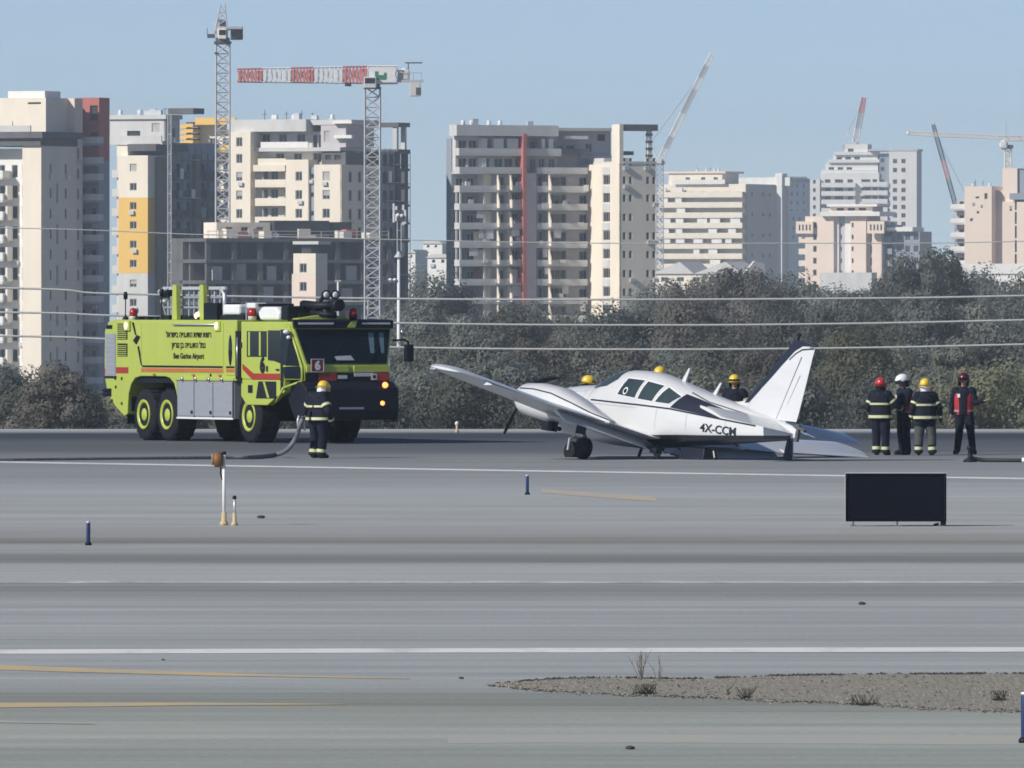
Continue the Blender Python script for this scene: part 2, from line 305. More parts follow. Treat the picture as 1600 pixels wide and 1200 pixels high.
def weed(px, py, label, n, h, spread, m, seed):
    rnd = random.Random(seed); p = at(px, py, ground_Y(py)); b = MB()
    for k in range(n):
        a = rnd.uniform(0, 2 * PI); l = h * rnd.uniform(.5, 1); d = rnd.uniform(.2, 1) * spread; q = Vector((0, 0, 0)); pts = [Vector((rnd.uniform(-.04, .04) * spread * 4, rnd.uniform(-.05, .05), 0))]
        for i in range(1, 5):
            pts.append(Vector((pts[0].x + math.cos(a) * d * i / 4 + rnd.uniform(-.012, .012), pts[0].y + math.sin(a) * d * i / 4, l * i / 4)))
        b.tube(pts, [.0035, .003, .0025, .002, .001], 4)
        if rnd.random() < .6:
            q = pts[3]; b.tube([q, q + Vector((rnd.uniform(-.07, .07), 0, .08))], [.003, .0015], 4)
    tag(b.build('dry_weed', m, None, loc=(p.x, p.y, .01)), label, 'weed')
weed(1002, 1062, 'tall thin dry weed standing at the far edge of the soil strip', 14, .27, .13, MT['straw'], 1)
weed(1030, 1066, 'low wispy dry weed right of the tallest weed on the soil strip', 5, .22, .06, MT['straw'], 8)
weed(1008, 1086, 'dark flat weed clump on the soil strip just below the tallest weed', 60, .016, .13, MT['weed'], 2)
weed(1165, 1093, 'dark twiggy weed clump on the near edge at the middle of the soil strip', 30, .03, .09, MT['weed'], 4)
weed(1138, 1088, 'single upright dark twig on the soil strip beside a dark weed clump', 3, .12, .03, MT['weed'], 5)
weed(1562, 1096, 'dark weed clump at the right end of the soil strip', 40, .014, .10, MT['weed'], 6)
weed(1350, 1103, 'dark creeping weed on the near edge of the soil strip near its right half', 40, .012, .16, MT['weed'], 7)
def stone(px, py, r, label, seed):
    rnd = random.Random(seed); b = MB(); b.ell((0, 0, r * .35), (r * 1.4, r, r * .6), 8, 5); b.v = [(x * rnd.uniform(.8, 1.2), y * rnd.uniform(.8, 1.2), max(0, z * rnd.uniform(.8, 1.2))) for x, y, z in b.v]
    p = at(px, py, ground_Y(py)); tag(b.build('stone', MT['stone'], None, True, (p.x, p.y, .002)), label, 'stone')
stone(1347, 945, .035, 'small dark lump lying alone on the pavement above the soil strip', 1)
stone(985, 1171, .028, 'small dark lump on the pavement nearest the camera, below the soil strip', 2)
stone(408, 810, .05, 'small dark lump on the pavement to the right of the white lamp post', 3)
stone(721, 1061, .02, 'tiny dark lump on the pavement just left of the soil strip tip', 4)
stone(255, 1032, .015, 'tiny dark lump between the white line and the upper yellow line', 5)
# ------------------------------------------------------------------ airfield furniture
def marker(px, py, h, label):
    p = at(px, py, ground_Y(py)); t = thing('edge_marker', label, 'marker', (p.x, p.y, 0), 0, 'blue edge markers beside the taxiway')
    b = MB(); b.lathe([(.028, .03), (.030, .04), (.030, h - .03), (.027, h - .02)], n=14); b.build('post', MT['blue'], t, True)
    b = MB(); b.lathe([(.033, h - .025), (.033, h - .004), (.022, h)], n=14); b.build('cap', MT['palegrey'], t, True)
    b = MB(); b.lathe([(.05, 0), (.048, .03), (.034, .045)], n=14); b.build('foot', MT['black'], t, True); return t
marker(138, 852, .35, 'blue cylindrical edge marker at the far left of the near pavement')
marker(824, 773, .37, 'blue cylindrical edge marker standing below the parked plane\'s propeller')
marker(1601, 1161, .41, 'blue edge marker cut by the right picture edge beside the soil strip')
def lamp_post():
    p = at(350, 821, ground_Y(821)); t = thing('lamp_post', 'tall white post carrying a brown round lamp near the fire hose', 'post', (p.x, p.y, 0))
    b = MB(); b.tube([(0, 0, .02), (0, 0, 1.13)], .028, 10); b.build('pole', MT['white'], t, True)
    b = MB(); b.tube([(0, 0, 1.13), (0, 0, 1.18)], .035, 10); b.build('cap', MT['black'], t, True)
    b = MB(); b.lathe([(.075, -.09), (.12, -.06), (.125, .03), (.10, .06)], axis='x', c=(-.085, .01, 1.05), n=16); b.build('lamp_housing', MT['rust'], t, True)
    b = MB(); b.lathe([(.10, -.02), (.085, .0), (.02, .012)], axis='x', c=(-.175, .01, 1.05), n=16); b.build('lamp_lens', MT['sand'], t, True)
    b = MB(); b.tube([(-.05, 0, .96), (-.055, 0, .82), (-.02, 0, .72)], .014, 6); b.build('cable', MT['black'], t, True)
    b = MB(); b.lathe([(.07, 0), (.065, .05), (.042, .07), (.04, .21)], n=10); b.build('foot', MT['sand'], t, True)
    t2 = thing('marker_post', 'short post with a dark round knob and sand coloured foot beside the white lamp post', 'post', (p.x + .17, p.y - .1, 0))
    b = MB(); b.tube([(0, 0, .18), (0, 0, .42)], .02, 8); b.build('pole', MT['palegrey'], t2, True)
    b = MB(); b.ell((0, 0, .445), (.035, .035, .035)); b.build('knob', MT['black'], t2, True)
    b = MB(); b.lathe([(.06, 0), (.05, .04), (.034, .06), (.03, .2)], n=10); b.build('foot', MT['sand'], t2, True)
lamp_post()
def sign():
    Y = ground_Y(822); p = at(1400, 822, Y); W, Hh = 1.60, .765; t = thing('airfield_sign', 'black rectangular sign seen from its unlit side on short legs', 'sign', (p.x, Y, 0), R(-2))
    z0 = .075
    b = MB(); b.box(-W / 2 + .03, W / 2 - .03, -.13, .13, z0 + .03, z0 + Hh - .03); b.build('cabinet', MT['sign'], t, bevel=.008)
    b = MB()
    for x0, x1, a, c in ((-W / 2, W / 2, z0, z0 + .03), (-W / 2, W / 2, z0 + Hh - .03, z0 + Hh)): b.box(x0, x1, -.145, .145, a, c)
    b.build('edge_rail', MT['sign'], t)
    b = MB(); b.box(-W / 2 - .001, -W / 2 + .029, -.143, .143, z0 + .03, z0 + Hh - .03); b.box(W / 2 - .029, W / 2 + .001, -.143, .143, z0 + .03, z0 + Hh - .03); b.build('side_rail', MT['sign'], t)
    b = MB(); b.box(-W / 2 - .004, W / 2 + .004, -.147, .147, z0 + Hh, z0 + Hh + .014); b.box(-W / 2 - .016, -W / 2 - .0015, -.147, .147, z0, z0 + Hh); b.build('lit_rim_strip', MT['lit_rim'], t)  # pale top and left strips paint the bright light rim
    for x in (-W / 2 + .12, .02, W / 2 - .08):
        b = MB(); b.tube([(x, 0, .012), (x, 0, z0)], .016, 8); b.box(x - .06, x + .06, -.06, .06, 0, .014); b.build('leg', MT['palegrey'], t)
    b = MB(); b.box(W / 2 - .09, W / 2 - .005, -.12, -.03, .014, z0); b.tube([(W / 2 - .2, -.05, .02), (W / 2 - .12, -.06, .04)], .02, 6); b.build('cable_box', MT['black'], t)
sign()
def edge_light(px, py, label):
    p = at(px, py, ground_Y(py)); t = thing('edge_light', label, 'light', (p.x, p.y, 0), 0)
    b = MB(); b.lathe([(.06, 0), (.05, .06), (.03, .1), (.03, .2)], n=10); b.build('stem', MT['sand'], t, True)
    b = MB(); b.ell((0, 0, .25), (.055, .055, .065)); b.build('lamp_dome', MT['boxwhite'], t, True)
edge_light(714, 676, 'small runway edge light with pale dome on the far runway side')
# ------------------------------------------------------------------ airport fire truck
def fire_truck():
    yaw = math.atan2(-.893, .450)                                   # nose towards the camera and to the right
    T = thing('fire_truck', 'lime yellow six wheeled airport fire truck with a black water cannon on its roof', 'fire truck', (-4.20, 292.6, 0), yaw)
    S = -1.5                                                        # the side that faces us
    # rear body: side outline with the tandem wheel arch cut out
    def arch(cx, r, z0, a0, a1, n): return [(cx + r * math.cos(a0 + (a1 - a0) * i / n), z0 + r * math.sin(a0 + (a1 - a0) * i / n)) for i in range(n + 1)]
    poly = [(-11.42, 1.62), (-11.45, 2.0), (-11.42, 2.85), (-11.2, 3.08), (-10.9, 3.14), (-3.35, 3.14), (-3.35, 1.58), (-6.98, 1.58), (-6.98, 1.15)]
    poly += [(-7.02, 1.3), (-7.15, 1.5), (-7.4, 1.63), (-7.7, 1.67), (-9.2, 1.67), (-9.55, 1.62), (-9.8, 1.45), (-9.95, 1.2), (-10.0, .9), (-10.02, .68), (-10.2, .62), (-10.75, .86), (-11.25, 1.2)]
    b = MB(); b.prism(poly, 'y', S, 1.5); b.build('body', MT['lime'], T, bevel=.05)
    b = MB(); b.box(-11.0, -.4, -.55, .55, .62, 1.5); b.box(-10, -6.98, -1.42, 1.42, 1.50, 1.62); b.box(-7.2, -3.4, -1.2, 1.2, .75, 1.55)
    b.box(-10.0, -9.96, -1.4, 1.4, .75, 1.5); b.box(-7.0, -6.96, -1.44, 1.44, .62, 1.5)
    b.build('chassis', MT['black'], T)
    b = MB(); b.box(-6.96, -3.55, S + .02, 1.48, .60, 1.575); b.build('locker_box', MT['grey'], T, bevel=.01)
    b = MB(); b.box(-7.02, -3.5, S - .03, S + .05, 1.575, 1.66); b.build('locker_ledge', MT['lime'], T, bevel=.012)
    xs = [-6.93, -5.90, -4.76, -3.58]
    for i in range(3):
        b = MB(); b.box(xs[i] + .02, xs[i + 1] - .02, S - .012, S + .03, .66, 1.56); o = b.build('locker_door', MT['grey'], T, bevel=.008)
        b = MB(); b.box(xs[i + 1] - .16, xs[i + 1] - .07, S - .035, S - .01, .72, .80); b.build('handle', MT['black'], o)
        b = MB(); b.box(xs[i + 1] - .02, xs[i + 1] + .02, S - .006, S + .02, .62, 1.56); b.build('door_post', MT['black'], T)
    b = MB(); b.box(-6.94, -3.55, S - .02, S + .02, .585, .63); b.build('locker_sill', MT['boxwhite'], T)
    # raised side panel of the tank body and its seams
    b = MB(); b.box(-9.15, -4.12, S - .018, S + .02, 1.78, 3.08); b.build('side_panel', MT['lime'], T, bevel=.012)
    b = MB(); b.box(-3.95, -3.42, S - .016, S + .02, 1.72, 2.92); b.build('side_panel', MT['lime'], T, bevel=.012)
    b = MB(); b.box(-11.30, -10.95, S - .01, S + .02, 2.9, 3.0); [b.box(-11.30, -10.95, S - .02, S - .005, 2.905 + k * .024, 2.915 + k * .024) for k in range(4)]; b.build('air_vent', MT['black'], T)
    for z0, z1 in ((2.62, 3.04), (2.18, 2.52)):
        b = MB(); b.box(-10.62, -10.0, S - .008, S + .02, z0, z1); o = b.build('air_vent', MT['black'], T)
        n = int((z1 - z0) / .05)
        for k in range(n):
            c = MB(); z = z0 + .02 + k * .05; c.box(-10.6, -10.02, S - .03, S - .004, z, z + .02, T=None); c.build('louvre', MT['lime'], o)
    b = MB(); b.box(-11.34, -10.72, S - .02, S + .02, 1.66, 2.78); o = b.build('roller_shutter', MT['grey'], T, bevel=.01)
    for k in range(9):
        c = MB(); c.box(-11.32, -10.74, S - .028, S - .018, 1.70 + k * .118, 1.80 + k * .118); c.build('slat', MT['grey'], o)
    c = MB(); c.box(-11.4, -10.68, S - .03, S + .02, 1.615, 1.66); c.build('shutter_sill', MT['black'], o)
    # stripes (raised tape)
    b = MB(); b.box(-11.43, -11.34, S - .008, S + .01, 1.72, 1.86); b.box(-10.70, -9.95, S - .008, S + .01, 1.74, 1.90); b.build('red_stripe', MT['red'], T)
    b = MB(); b.box(-9.10, -4.15, S - .026, S - .012, 1.80, 1.885); b.box(-3.94, -3.44, S - .024, S - .010, 1.80, 1.885); b.build('orange_stripe', MT['orange'], T)
    b = MB(); b.box(-9.05, -4.15, S - .026, S - .012, 1.905, 1.955); b.box(-3.94, -3.44, S - .024, S - .010, 1.905, 1.955)
    b.prism([(-9.05, 1.955), (-9.13, 1.955), (-9.35, 2.45), (-9.28, 2.45)], 'y', S - .026, S - .004)
    b.prism([(-9.6, 3.07), (-9.72, 3.07), (-9.52, 2.74), (-9.44, 2.74)], 'y', S - .012, S + .004)
    b.prism([(-9.62, 2.60), (-9.38, 2.74), (-9.20, 2.70), (-9.44, 2.50)], 'y', S - .026, S - .004)
    b.build('black_stripe', MT['black'], T)
    # writing on the flank: Hebrew is laid out right to left, so reversed glyph order
    def side_text(txt, x, z, size, m, width=None, yy=S - .02, parent=T, bold=.006):
        me = text_mesh(txt, size, .003, bold)
        xs_ = [v.co.x for v in me.vertices]; k = (width / (max(xs_) - min(xs_))) if width and xs_ else 1
        for v in me.vertices: v.co = Vector((x + v.co.x * k, yy - v.co.z - .004, z + v.co.y))
        me.materials.append(m); me.update(); o = put('lettering', me, parent); return o
    heb = lambda s_: s_[::-1]
    side_text(heb('רשות שדות התעופה בישראל'), -6.2, 2.69, .205, MT['black'], 2.75)
    side_text(heb('נמל התעופה בן גוריון'), -6.2, 2.42, .205, MT['black'], 2.05)
    side_text('Ben Gurion Airport', -6.2, 2.14, .20, MT['black'], 1.85)
    for x, z in ((-9.95, 2.98), (-4.42, 2.98)):
        b = MB(); b.box(x - .16, x + .16, S - .06, S, z - .13, z + .13); o = b.build('work_light', MT['lime'], T, bevel=.02)
        b = MB(); b.lathe([(.10, -.02), (.11, 0), (.08, .02)], axis='y', c=(x, S - .07, z), n=14); b.build('lens', MT['warm'], o, True)
    b = MB(); b.ell((-3.70, S - .015, 2.36), (.115, .03, .40), 16, 10); o = b.build('oval_window', MT['glass'], T, True)
    b = MB(); b.box(-3.40, -3.12, S - .012, S + .06, 1.62, 2.86); b.build('side_gap', MT['black'], T)
    b = MB(); b.tube([(-3.2, S - .06, 1.7), (-3.2, S - .06, 2.7)], .022, 6); b.build('grab_rail', MT['chrome'], T, True)
    b = MB(); b.box(-11.48, -11.0, S - .02, S + .06, 1.13, 1.34); [b.tube([(-11.5, S - .05, z), (-11.05, S - .05, z)], .02, 6) for z in (1.18, 1.29)]; b.build('tail_light', MT['black'], T)
    for x, z in ((-11.2, 2.25), (-10.95, 1.02), (-10.75, 1.6), (-10.35, 1.6), (-10.35, .95), (-10.85, .78), (-4.9, 1.72), (-10.72, 1.38)):
        b = MB(); b.lathe([(.04, -.012), (.045, 0), (.02, .012)], axis='y', c=(x, S - .006, z), n=10); b.build('cap', MT['black'], T, True)
    # cab: rear block plus a front that narrows to the windscreen
    def cy(z): return 1.16 if z <= 1.96 else 1.16 + .24 * (z - 1.96) / .99
    def cx(z): return -.55 if z <= 1.96 else -.55 - .22 * (z - 1.96) / .99
    def ring(z, f, xr=-3.1): return [(xr, -1.5, z), (cx(z), -1.5, z), (f, -cy(z), z), (f, cy(z), z), (cx(z), 1.5, z), (xr, 1.5, z)]
    b = MB(); b.loft([ring(1.62, .0, -3.1), ring(1.9, .02), ring(1.96, .02), ring(2.95, -.26), ring(3.0, -.24), ring(3.1, -.26)]); b.build('cab', MT['lime'], T, bevel=.03)
    b = MB(); b.prism([(-3.1, 1.62), (-3.1, 1.2), (-2.78, .97), (-1.55, .97), (-.95, 1.2), (-.55, 1.30), (-.55, 1.62)], 'y', S, -1.3); b.build('cab_skirt', MT['lime'], T, bevel=.02)
    b = MB(); b.prism([(-3.1, 1.62), (-3.1, 1.2), (-2.78, .97), (-1.55, .97), (-.95, 1.2), (-.55, 1.30), (-.55, 1.62)], 'y', 1.3, 1.5); b.build('cab_skirt', MT['lime'], T, bevel=.02)
    b = MB(); b.box(-3.0, -.45, -1.28, 1.28, 1.25, 1.62); b.build('cab_floor', MT['black'], T)
    yS = S - .012
    b = MB(); b.prism([(-2.74, 2.20), (-1.56, 2.20), (-1.56, 2.86), (-2.74, 2.86)], 'y', yS, S + .03); o = b.build('side_window', MT['glass'], T, bevel=.01)
    for x in (-2.62, -1.98):
        c = MB(); c.box(x, x + .10, yS - .012, yS, 2.23, 2.84); c.build('window_post', MT['lime'], o)
    # large glazed door with angled lower edge, wrapped round the corner
    b = MB(); b.prism([(-1.48, 2.88), (-.78, 2.88), (-.57, 1.96), (-.57, 1.40), (-.74, 1.34), (-.74, 2.04), (-1.1, 2.1), (-1.48, 2.12)], 'y', yS, S + .03); b.build('door_glass', MT['glass'], T)
    b = MB(); b.prism([(-2.20, 1.14), (-1.0, 1.14), (-1.0, 1.58), (-2.05, 1.58)], 'y', yS, S + .03); o = b.build('lower_window', MT['glass'], T, bevel=.01)
    c = MB(); c.prism([(-1.75, 1.57), (-1.65, 1.57), (-1.38, 1.16), (-1.50, 1.16)], 'y', yS - .012, yS); c.build('window_post', MT['lime'], o)
    b = MB(); b.box(-2.66, -2.4, yS, S + .02, 1.28, 1.48); b.build('step_recess', MT['black'], T)
    b = MB(); b.prism([(-2.98, 1.88), (-2.98, 2.02), (-2.36, 1.78), (-.78, 1.78), (-.78, 1.63), (-2.42, 1.63)], 'y', yS - .004, S + .02); b.build('red_stripe', MT['red'], T)
    side_text('6', -1.80, 1.82, .54, MT['black'], None, S - .012, bold=.03)
    # chamfered corner glass and door seams
    def corner(z0, z1, o_=.012):
        def P(z, k):
            f = .02 if z <= 1.96 else .02 - .28 * (z - 1.96) / .99
            a, c_ = Vector((cx(z), -1.5, z)), Vector((f, -cy(z), z)); return a.lerp(c_, k) + Vector((.5, -.85, 0)).normalized() * o_
        return [P(z0, .02), P(z0, .86), P(z1, .8), P(z1, .02)]
    b = MB(); b.slab(corner(1.66, 2.90), .006); b.build('corner_glass', MT['glass'], T)
    b = MB(); q = corner(1.30, 2.98, .03); b.tube([q[1], corner(1.96, 2.9, .03)[1], q[2]], .035, 6); b.build('corner_post', MT['lime'], T, True)
    b = MB(); b.tube([Vector((-.56, -1.512, 1.42)), Vector((-1.0, -1.512, 1.05))], .03, 6); b.tube([Vector((-.02, -1.17, 1.62)), Vector((-.56, -1.51, 1.42))], .03, 6); b.tube([Vector((-.56, -1.512, 1.97)), Vector((-.02, -1.18, 1.97)), Vector((.02, -1.17, 1.6))], .026, 6); b.build('door_frame', MT['lime'], T, True)
    # windscreen
    def wx(z): return .02 - .28 * (z - 1.96) / .99
    b = MB(); b.slab([(wx(2.03) + .012, -1.12, 2.03), (wx(2.03) + .012, 1.12, 2.03), (wx(2.90) + .012, 1.33, 2.90), (wx(2.90) + .012, -1.33, 2.90)], .008); ws = b.build('windscreen', MT['glass'], T)
    b = MB(); b.slab([(wx(2.05) + .022, -.28, 2.12), (wx(2.1) + .03, .22, 2.12), (wx(2.2) + .03, .12, 2.24), (wx(2.2) + .03, -.36, 2.22)], .004); b.build('papers', MT['palegrey'], ws)
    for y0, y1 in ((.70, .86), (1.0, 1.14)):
        b = MB(); b.slab([(wx(2.3) + .024, y0, 2.3), (wx(2.3) + .024, y1 - .05, 2.3), (wx(2.82) + .024, y1, 2.82), (wx(2.82) + .024, y0, 2.82)], .003); b.build('reflected_light', mat('painted_sky_reflection', (.12, .2, .24), .1), ws)  # paler plates painted as sky reflections on the windscreen
    for y in (-.5, .6):
        b = MB(); b.tube([(wx(2.02) + .04, y, 2.02), (wx(2.5) + .04, y + .35, 2.5)], .012, 5); b.build('wiper', MT['black'], ws)
    b = MB(); b.box(-.3, -.12, -1.38, 1.38, 2.93, 3.0); b.prism([(-.55, 3.02), (-.16, 2.98), (-.16, 3.13), (-.55, 3.16)], 'y', -1.4, 1.4); b.build('visor', MT['black'], T)
    for y0, y1 in ((-1.28, -.3), (.5, 1.3)):
        b = MB(); b.box(-.17, -.13, y0, y1, 3.03, 3.08); b.build('visor_strip', MT['palegrey'], T)
    b = MB(); b.prism([(.06, 2.95), (.30, 2.95), (.36, 3.12), (.22, 3.12)], 'x', -.14, -.115); b.build('visor_strut', MT['lime'], T)
    # front below the glass
    b = MB(); b.box(.0, .05, -1.15, .05, 1.81, 1.99); b.build('front_band', MT['lime'], T, bevel=.015)
    b = MB(); b.box(.0, .05, .18, 1.2, 1.81, 1.99); b.build('front_band', MT['lime'], T, bevel=.015)
    b = MB(); b.box(-.5, .06, -1.18, 1.18, 1.40, 1.80); b.build('grille', MT['black'], T)
    for y0, y1 in ((-.82, -.32), (.86, 1.16)):
        b = MB(); b.box(.04, .075, y0, y1, 1.60, 1.80); b.build('red_panel', MT['red'], T)
    for y0, y1, z in ((-.28, -.02, 1.69), (.18, .72, 1.75)):
        b = MB(); b.box(.05, .08, y0, y1, z - .04, z + .05); b.build('grille_bar', MT['palegrey'], T)
    b = MB(); b.box(.05, .09, .66, .82, 1.62, 1.78); b.build('headlight_frame', MT['palegrey'], T); b = MB(); b.box(.06, .1, .7, .78, 1.66, 1.74); b.build('headlight', MT['glass'], T)
    b = MB(); b.prism([(-.72, 1.12), (-.3, .60), (.30, .60), (.40, .85), (.38, 1.40), (.06, 1.58), (-.72, 1.58)], 'y', -1.32, 1.30); b.build('bumper', MT['black'], T, bevel=.05)
    b = MB(); b.box(.375, .40, -.4, .3, .88, .93); b.build('bumper_bar', MT['grey'], T)
    for y, z, r in ((.90, 1.49, .07), (.82, 1.03, .055)):
        b = MB(); b.lathe([(r * .4, .03), (r, .015), (r * 1.1, -.02)], axis='x', c=(.40, y, z), n=14); b.build('indicator', MT['amber'], T, True)
    b = MB(); b.box(.0, .03, -1.03, -.72, 1.84, 2.14, T=Matrix.Translation((.055, .02, 0))); o = b.build('number_plate', MT['red'], T, bevel=.01)
    c = MB(); [c.box(.08, .098, -1.05 + .02, -.72 + .04, z, z + .02) for z in (1.82, 2.14)]; [c.box(.08, .098, y, y + .02, 1.82, 2.16) for y in (-1.05, -.70)]; c.build('plate_rim', MT['palegrey'], o)
    me = text_mesh('6', .30, .003, .015)
    for v in me.vertices: v.co = Vector((.092 + v.co.z, -.86 + v.co.x, 1.89 + v.co.y))
    me.materials.append(MT['white']); put('lettering', me, o)
    # step ladder under the front corner
    b = MB(); [b.tube([(.1, y, .9), (.12, y, .56)], .02, 6) for y in (1.0, 1.36)]; b.tube([(.12, 1.0, .57), (.12, 1.36, .57)], .02, 6); b.tube([(.11, 1.0, .74), (.11, 1.36, .74)], .02, 6); b.build('step', MT['black'], T)
    # mirrors
    b = MB(); b.tube([(-.4, 1.5, 2.62), (-.2, 1.74, 2.64), (-.2, 1.84, 2.58), (-.2, 1.84, 2.5)], .03, 6); o = b.build('mirror_arm', MT['black'], T, True)
    b = MB(); b.box(-.26, -.1, 1.74, 1.96, 2.08, 2.52); b.build('mirror', MT['black'], o, bevel=.03)
    b = MB(); b.ell((-.2, 1.68, 2.83), (.07, .07, .07)); b.build('lamp', MT['chrome'], o, True)
    b = MB(); b.tube([(-.55, -1.5, 2.85), (-.3, -1.6, 2.86)], .02, 6); b.ell((-.3, -1.55, 2.84), (.09, .09, .06)); b.ell((-.28, -1.5, 2.70), (.06, .06, .05)); b.build('spotlight', MT['boxwhite'], T, True)
    # small fittings: marker lamps, mud flaps, hinges, steps and hose couplings
    for x in (-8.4, -6.0, -4.4):
        b = MB(); b.box(x, x + .14, S - .035, S - .015, 1.69, 1.74); b.build('marker_lamp', MT['amber'] if False else MT['orange'], T)
    for x in (-10.12, -7.0):
        b = MB(); b.box(x - .02, x + .01, -1.45, -.95, .42, .80); b.build('mud_flap', MT['black'], T)
    for x, z in ((-3.05, 2.5), (-3.05, 1.6), (-1.52, 1.9)):
        b = MB(); b.box(x - .03, x + .03, S - .03, S, z - .07, z + .07); b.build('hinge', MT['black'], T)
    b = MB(); b.box(-.98, -.82, S - .035, S, 1.86, 1.90); b.build('door_handle', MT['black'], T)
    for k in range(4):
        b = MB(); b.lathe([(.055, -.03), (.06, 0), (.035, .02)], axis='y', c=(-6.55 + k * .8, S - .045, 1.615), n=10); b.build('coupling', MT['chrome'], T, True)
    b = MB(); b.tube([(-7.1, S - .07, 3.02), (-4.3, S - .07, 3.02)], .018, 6); b.build('grab_rail', MT['palegrey'], T, True)
    for x in (-9.1, -8.2, -7.3, -6.4, -5.5, -4.6):
        b = MB(); b.box(x, x + .008, S - .0195, S - .017, 1.97, 3.06); b.build('panel_joint', MT['black'] if x < -9 else MT['lime'], T)
    # wheels
    def wheel(x, side):
        yo = side * 1.44; yi = side * .86; t = MB()
        prof_ = [(.36, -.29), (.58, -.30), (.655, -.26), (.675, -.20), (.675, .20), (.655, .26), (.58, .30), (.36, .29)]
        w_ = bpy.data.objects.new('wheel', None); C.objects.link(w_); w_.parent = T; w_.location = (x, (yo + yi) / 2, .675); w_.empty_display_size = .3
        t.lathe(prof_, axis='y', n=36); t.build('tyre', MT['rubber'], w_, True)
        for k in range(0): pass
        r = MB(); s_ = side
        r.lathe([(.375, s_ * .26), (.395, s_ * .315), (.36, s_ * .33), (.30, s_ * .29), (.27, s_ * .20), (.10, s_ * .19)], axis='y', n=28); r.build('rim', MT['lime'], w_, True)
        h = MB(); h.lathe([(.20, s_ * .17), (.20, s_ * .26), (.15, s_ * .30), (.05, s_ * .32)], axis='y', n=20); h.build('hub', MT['lime'], w_, True)
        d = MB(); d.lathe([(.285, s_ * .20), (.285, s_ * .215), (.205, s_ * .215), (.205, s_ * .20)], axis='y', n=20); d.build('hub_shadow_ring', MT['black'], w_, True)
        tr = MB()
        for k in range(36):
            a = 2 * PI * k / 36; M_ = Matrix.Rotation(a, 4, 'Y'); off = .02 if k % 2 else -.02
            tr.box(-.035, .035, -.25 + (.0 if k % 2 else .24), .01 + (.0 if k % 2 else .24), .66, .695, T=M_)
        kind(tr.build('tread', MT['rubber'], w_), 'stuff')
    for x in (-9.1, -7.68, -2.72):
        for sd in (-1, 1): wheel(x, sd)
    b = MB()
    for x in (-9.1, -7.68, -2.72): b.tube([(x, -1, .68), (x, 1, .68)], .14, 10)
    b.build('axle', MT['black'], T, True)
    # roof: frame rack, air boxes, cannon, lamps, aerials, rails
    zr = 3.14
    for x in (-7.85, -6.2):
        b = MB(); b.prism([(x - .15, zr), (x + .15, zr), (x + .10, 4.05), (x - .12, 4.05)], 'y', -1.16, -1.04); b.build('rack_post', MT['lime'], T, bevel=.01)
    b = MB()
    b.box(-8.9, -5.1, -1.0, -.94, 3.92, 4.0); b.tube([(-9.2, -.97, 3.86), (-8.9, -.97, 3.95)], .05, 6); b.build('rack_rail', MT['palegrey'], T)
    b = MB(); b.box(-8.9, -5.15, -.95, -.92, 3.44, 3.49); b.box(-8.9, -5.15, -.95, -.92, 3.70, 3.75); b.build('rack_rail', MT['grey'], T)
    for k in range(12):
        x = -8.75 + k * .315; b = MB(); b.tube([(x, -.9, zr), (x, -.9, 3.93)], .030 if k % 3 else .045, 6); b.build('rack_bar', MT['grey'], T)
    b = MB(); b.tube([(-5.4, -1.0, 3.95), (-5.1, -1.02, 3.8), (-5.1, -1.02, zr)], .05, 8); b.build('rack_hoop', MT['palegrey'], T, True)
    b = MB(); b.prism([(-9.0, 3.72), (-8.55, 3.98), (-8.55, 3.72)], 'y', -1.0, -.8); b.build('siren_horn', MT['black'], T)
    for x0, x1, h, m in ((-8.5, -8.1, .12, 'black'), (-7.2, -6.9, .10, 'black'), (-6.0, -5.2, .44, 'black'), (-5.0, -3.6, .12, 'black'), (-7.0, -6.3, .08, 'black')):
        b = MB(); b.box(x0, x1, -1.2, -.5, zr - .02, zr + h); b.build('roof_box', MT[m], T, bevel=.02)
    b = MB(); b.ell((-6.45, -1.1, 3.24), (.14, .14, .12)); b.build('roof_lamp', MT['warm'], T, True)
    b = MB(); b.box(-4.95, -3.95, -1.15, -.3, zr + .13, zr + .40); b.build('air_conditioner', MT['boxwhite'], T, bevel=.06)
    b = MB(); b.prism([(-2.62, zr), (-2.75, zr + .2), (-2.5, zr + .34), (-1.7, zr + .34), (-1.45, zr + .2), (-1.5, zr)], 'y', -1.2, -.1); b.build('air_conditioner', MT['boxwhite'], T, bevel=.06)
    b = MB(); b.box(-2.75, -2.45, -1.2, -.3, zr + .34, zr + .42); b.build('roof_box', MT['black'], T, bevel=.02)
    b = MB(); b.box(-1.5, -1.1, -1.15, -.6, zr, zr + .36); b.build('roof_box', MT['black'], T, bevel=.05)
    def beacon(x, y, m, r=.11, white=True):
        b = MB(); b.lathe([(r * .9, 0), (r * .9, .07), (r * 1.05, .09)], c=(x, y, zr), n=14); o = b.build('beacon_base', MT['boxwhite' if white else 'black'], T, True)
        b = MB(); b.lathe([(r, .09), (r, .2), (r * .75, .28), (r * .2, .31)], c=(x, y, zr), n=14); b.build('beacon_lens', MT[m], o, True)
    beacon(-10.5, -1.1, 'redlamp'); beacon(-2.95, -1.25, 'redlamp', .12); beacon(-.55, .45, 'redlamp', .11, False)
    b = MB(); b.box(-3.2, -2.7, -1.3, -.95, zr + .3, zr + .44); b.build('lamp_hood', MT['boxwhite'], T, bevel=.03)
    for x, y, h in ((-11.1, -1.05, .58), (-8.75, -1.1, .66)):
        b = MB(); b.lathe([(.09, 0), (.08, .1), (.03, .14), (.015, .2), (.015, h), (.05, h), (.06, h + .12), (.04, h + .2)], c=(x, y, zr - .05), n=10); b.build('aerial', MT['black'], T, True)
    b = MB(); b.tube([(-8.74, -1.1, 3.8), (-8.6, -1.1, 5.2)], .008, 5); b.build('whip_aerial', MT['darksteel'], T)
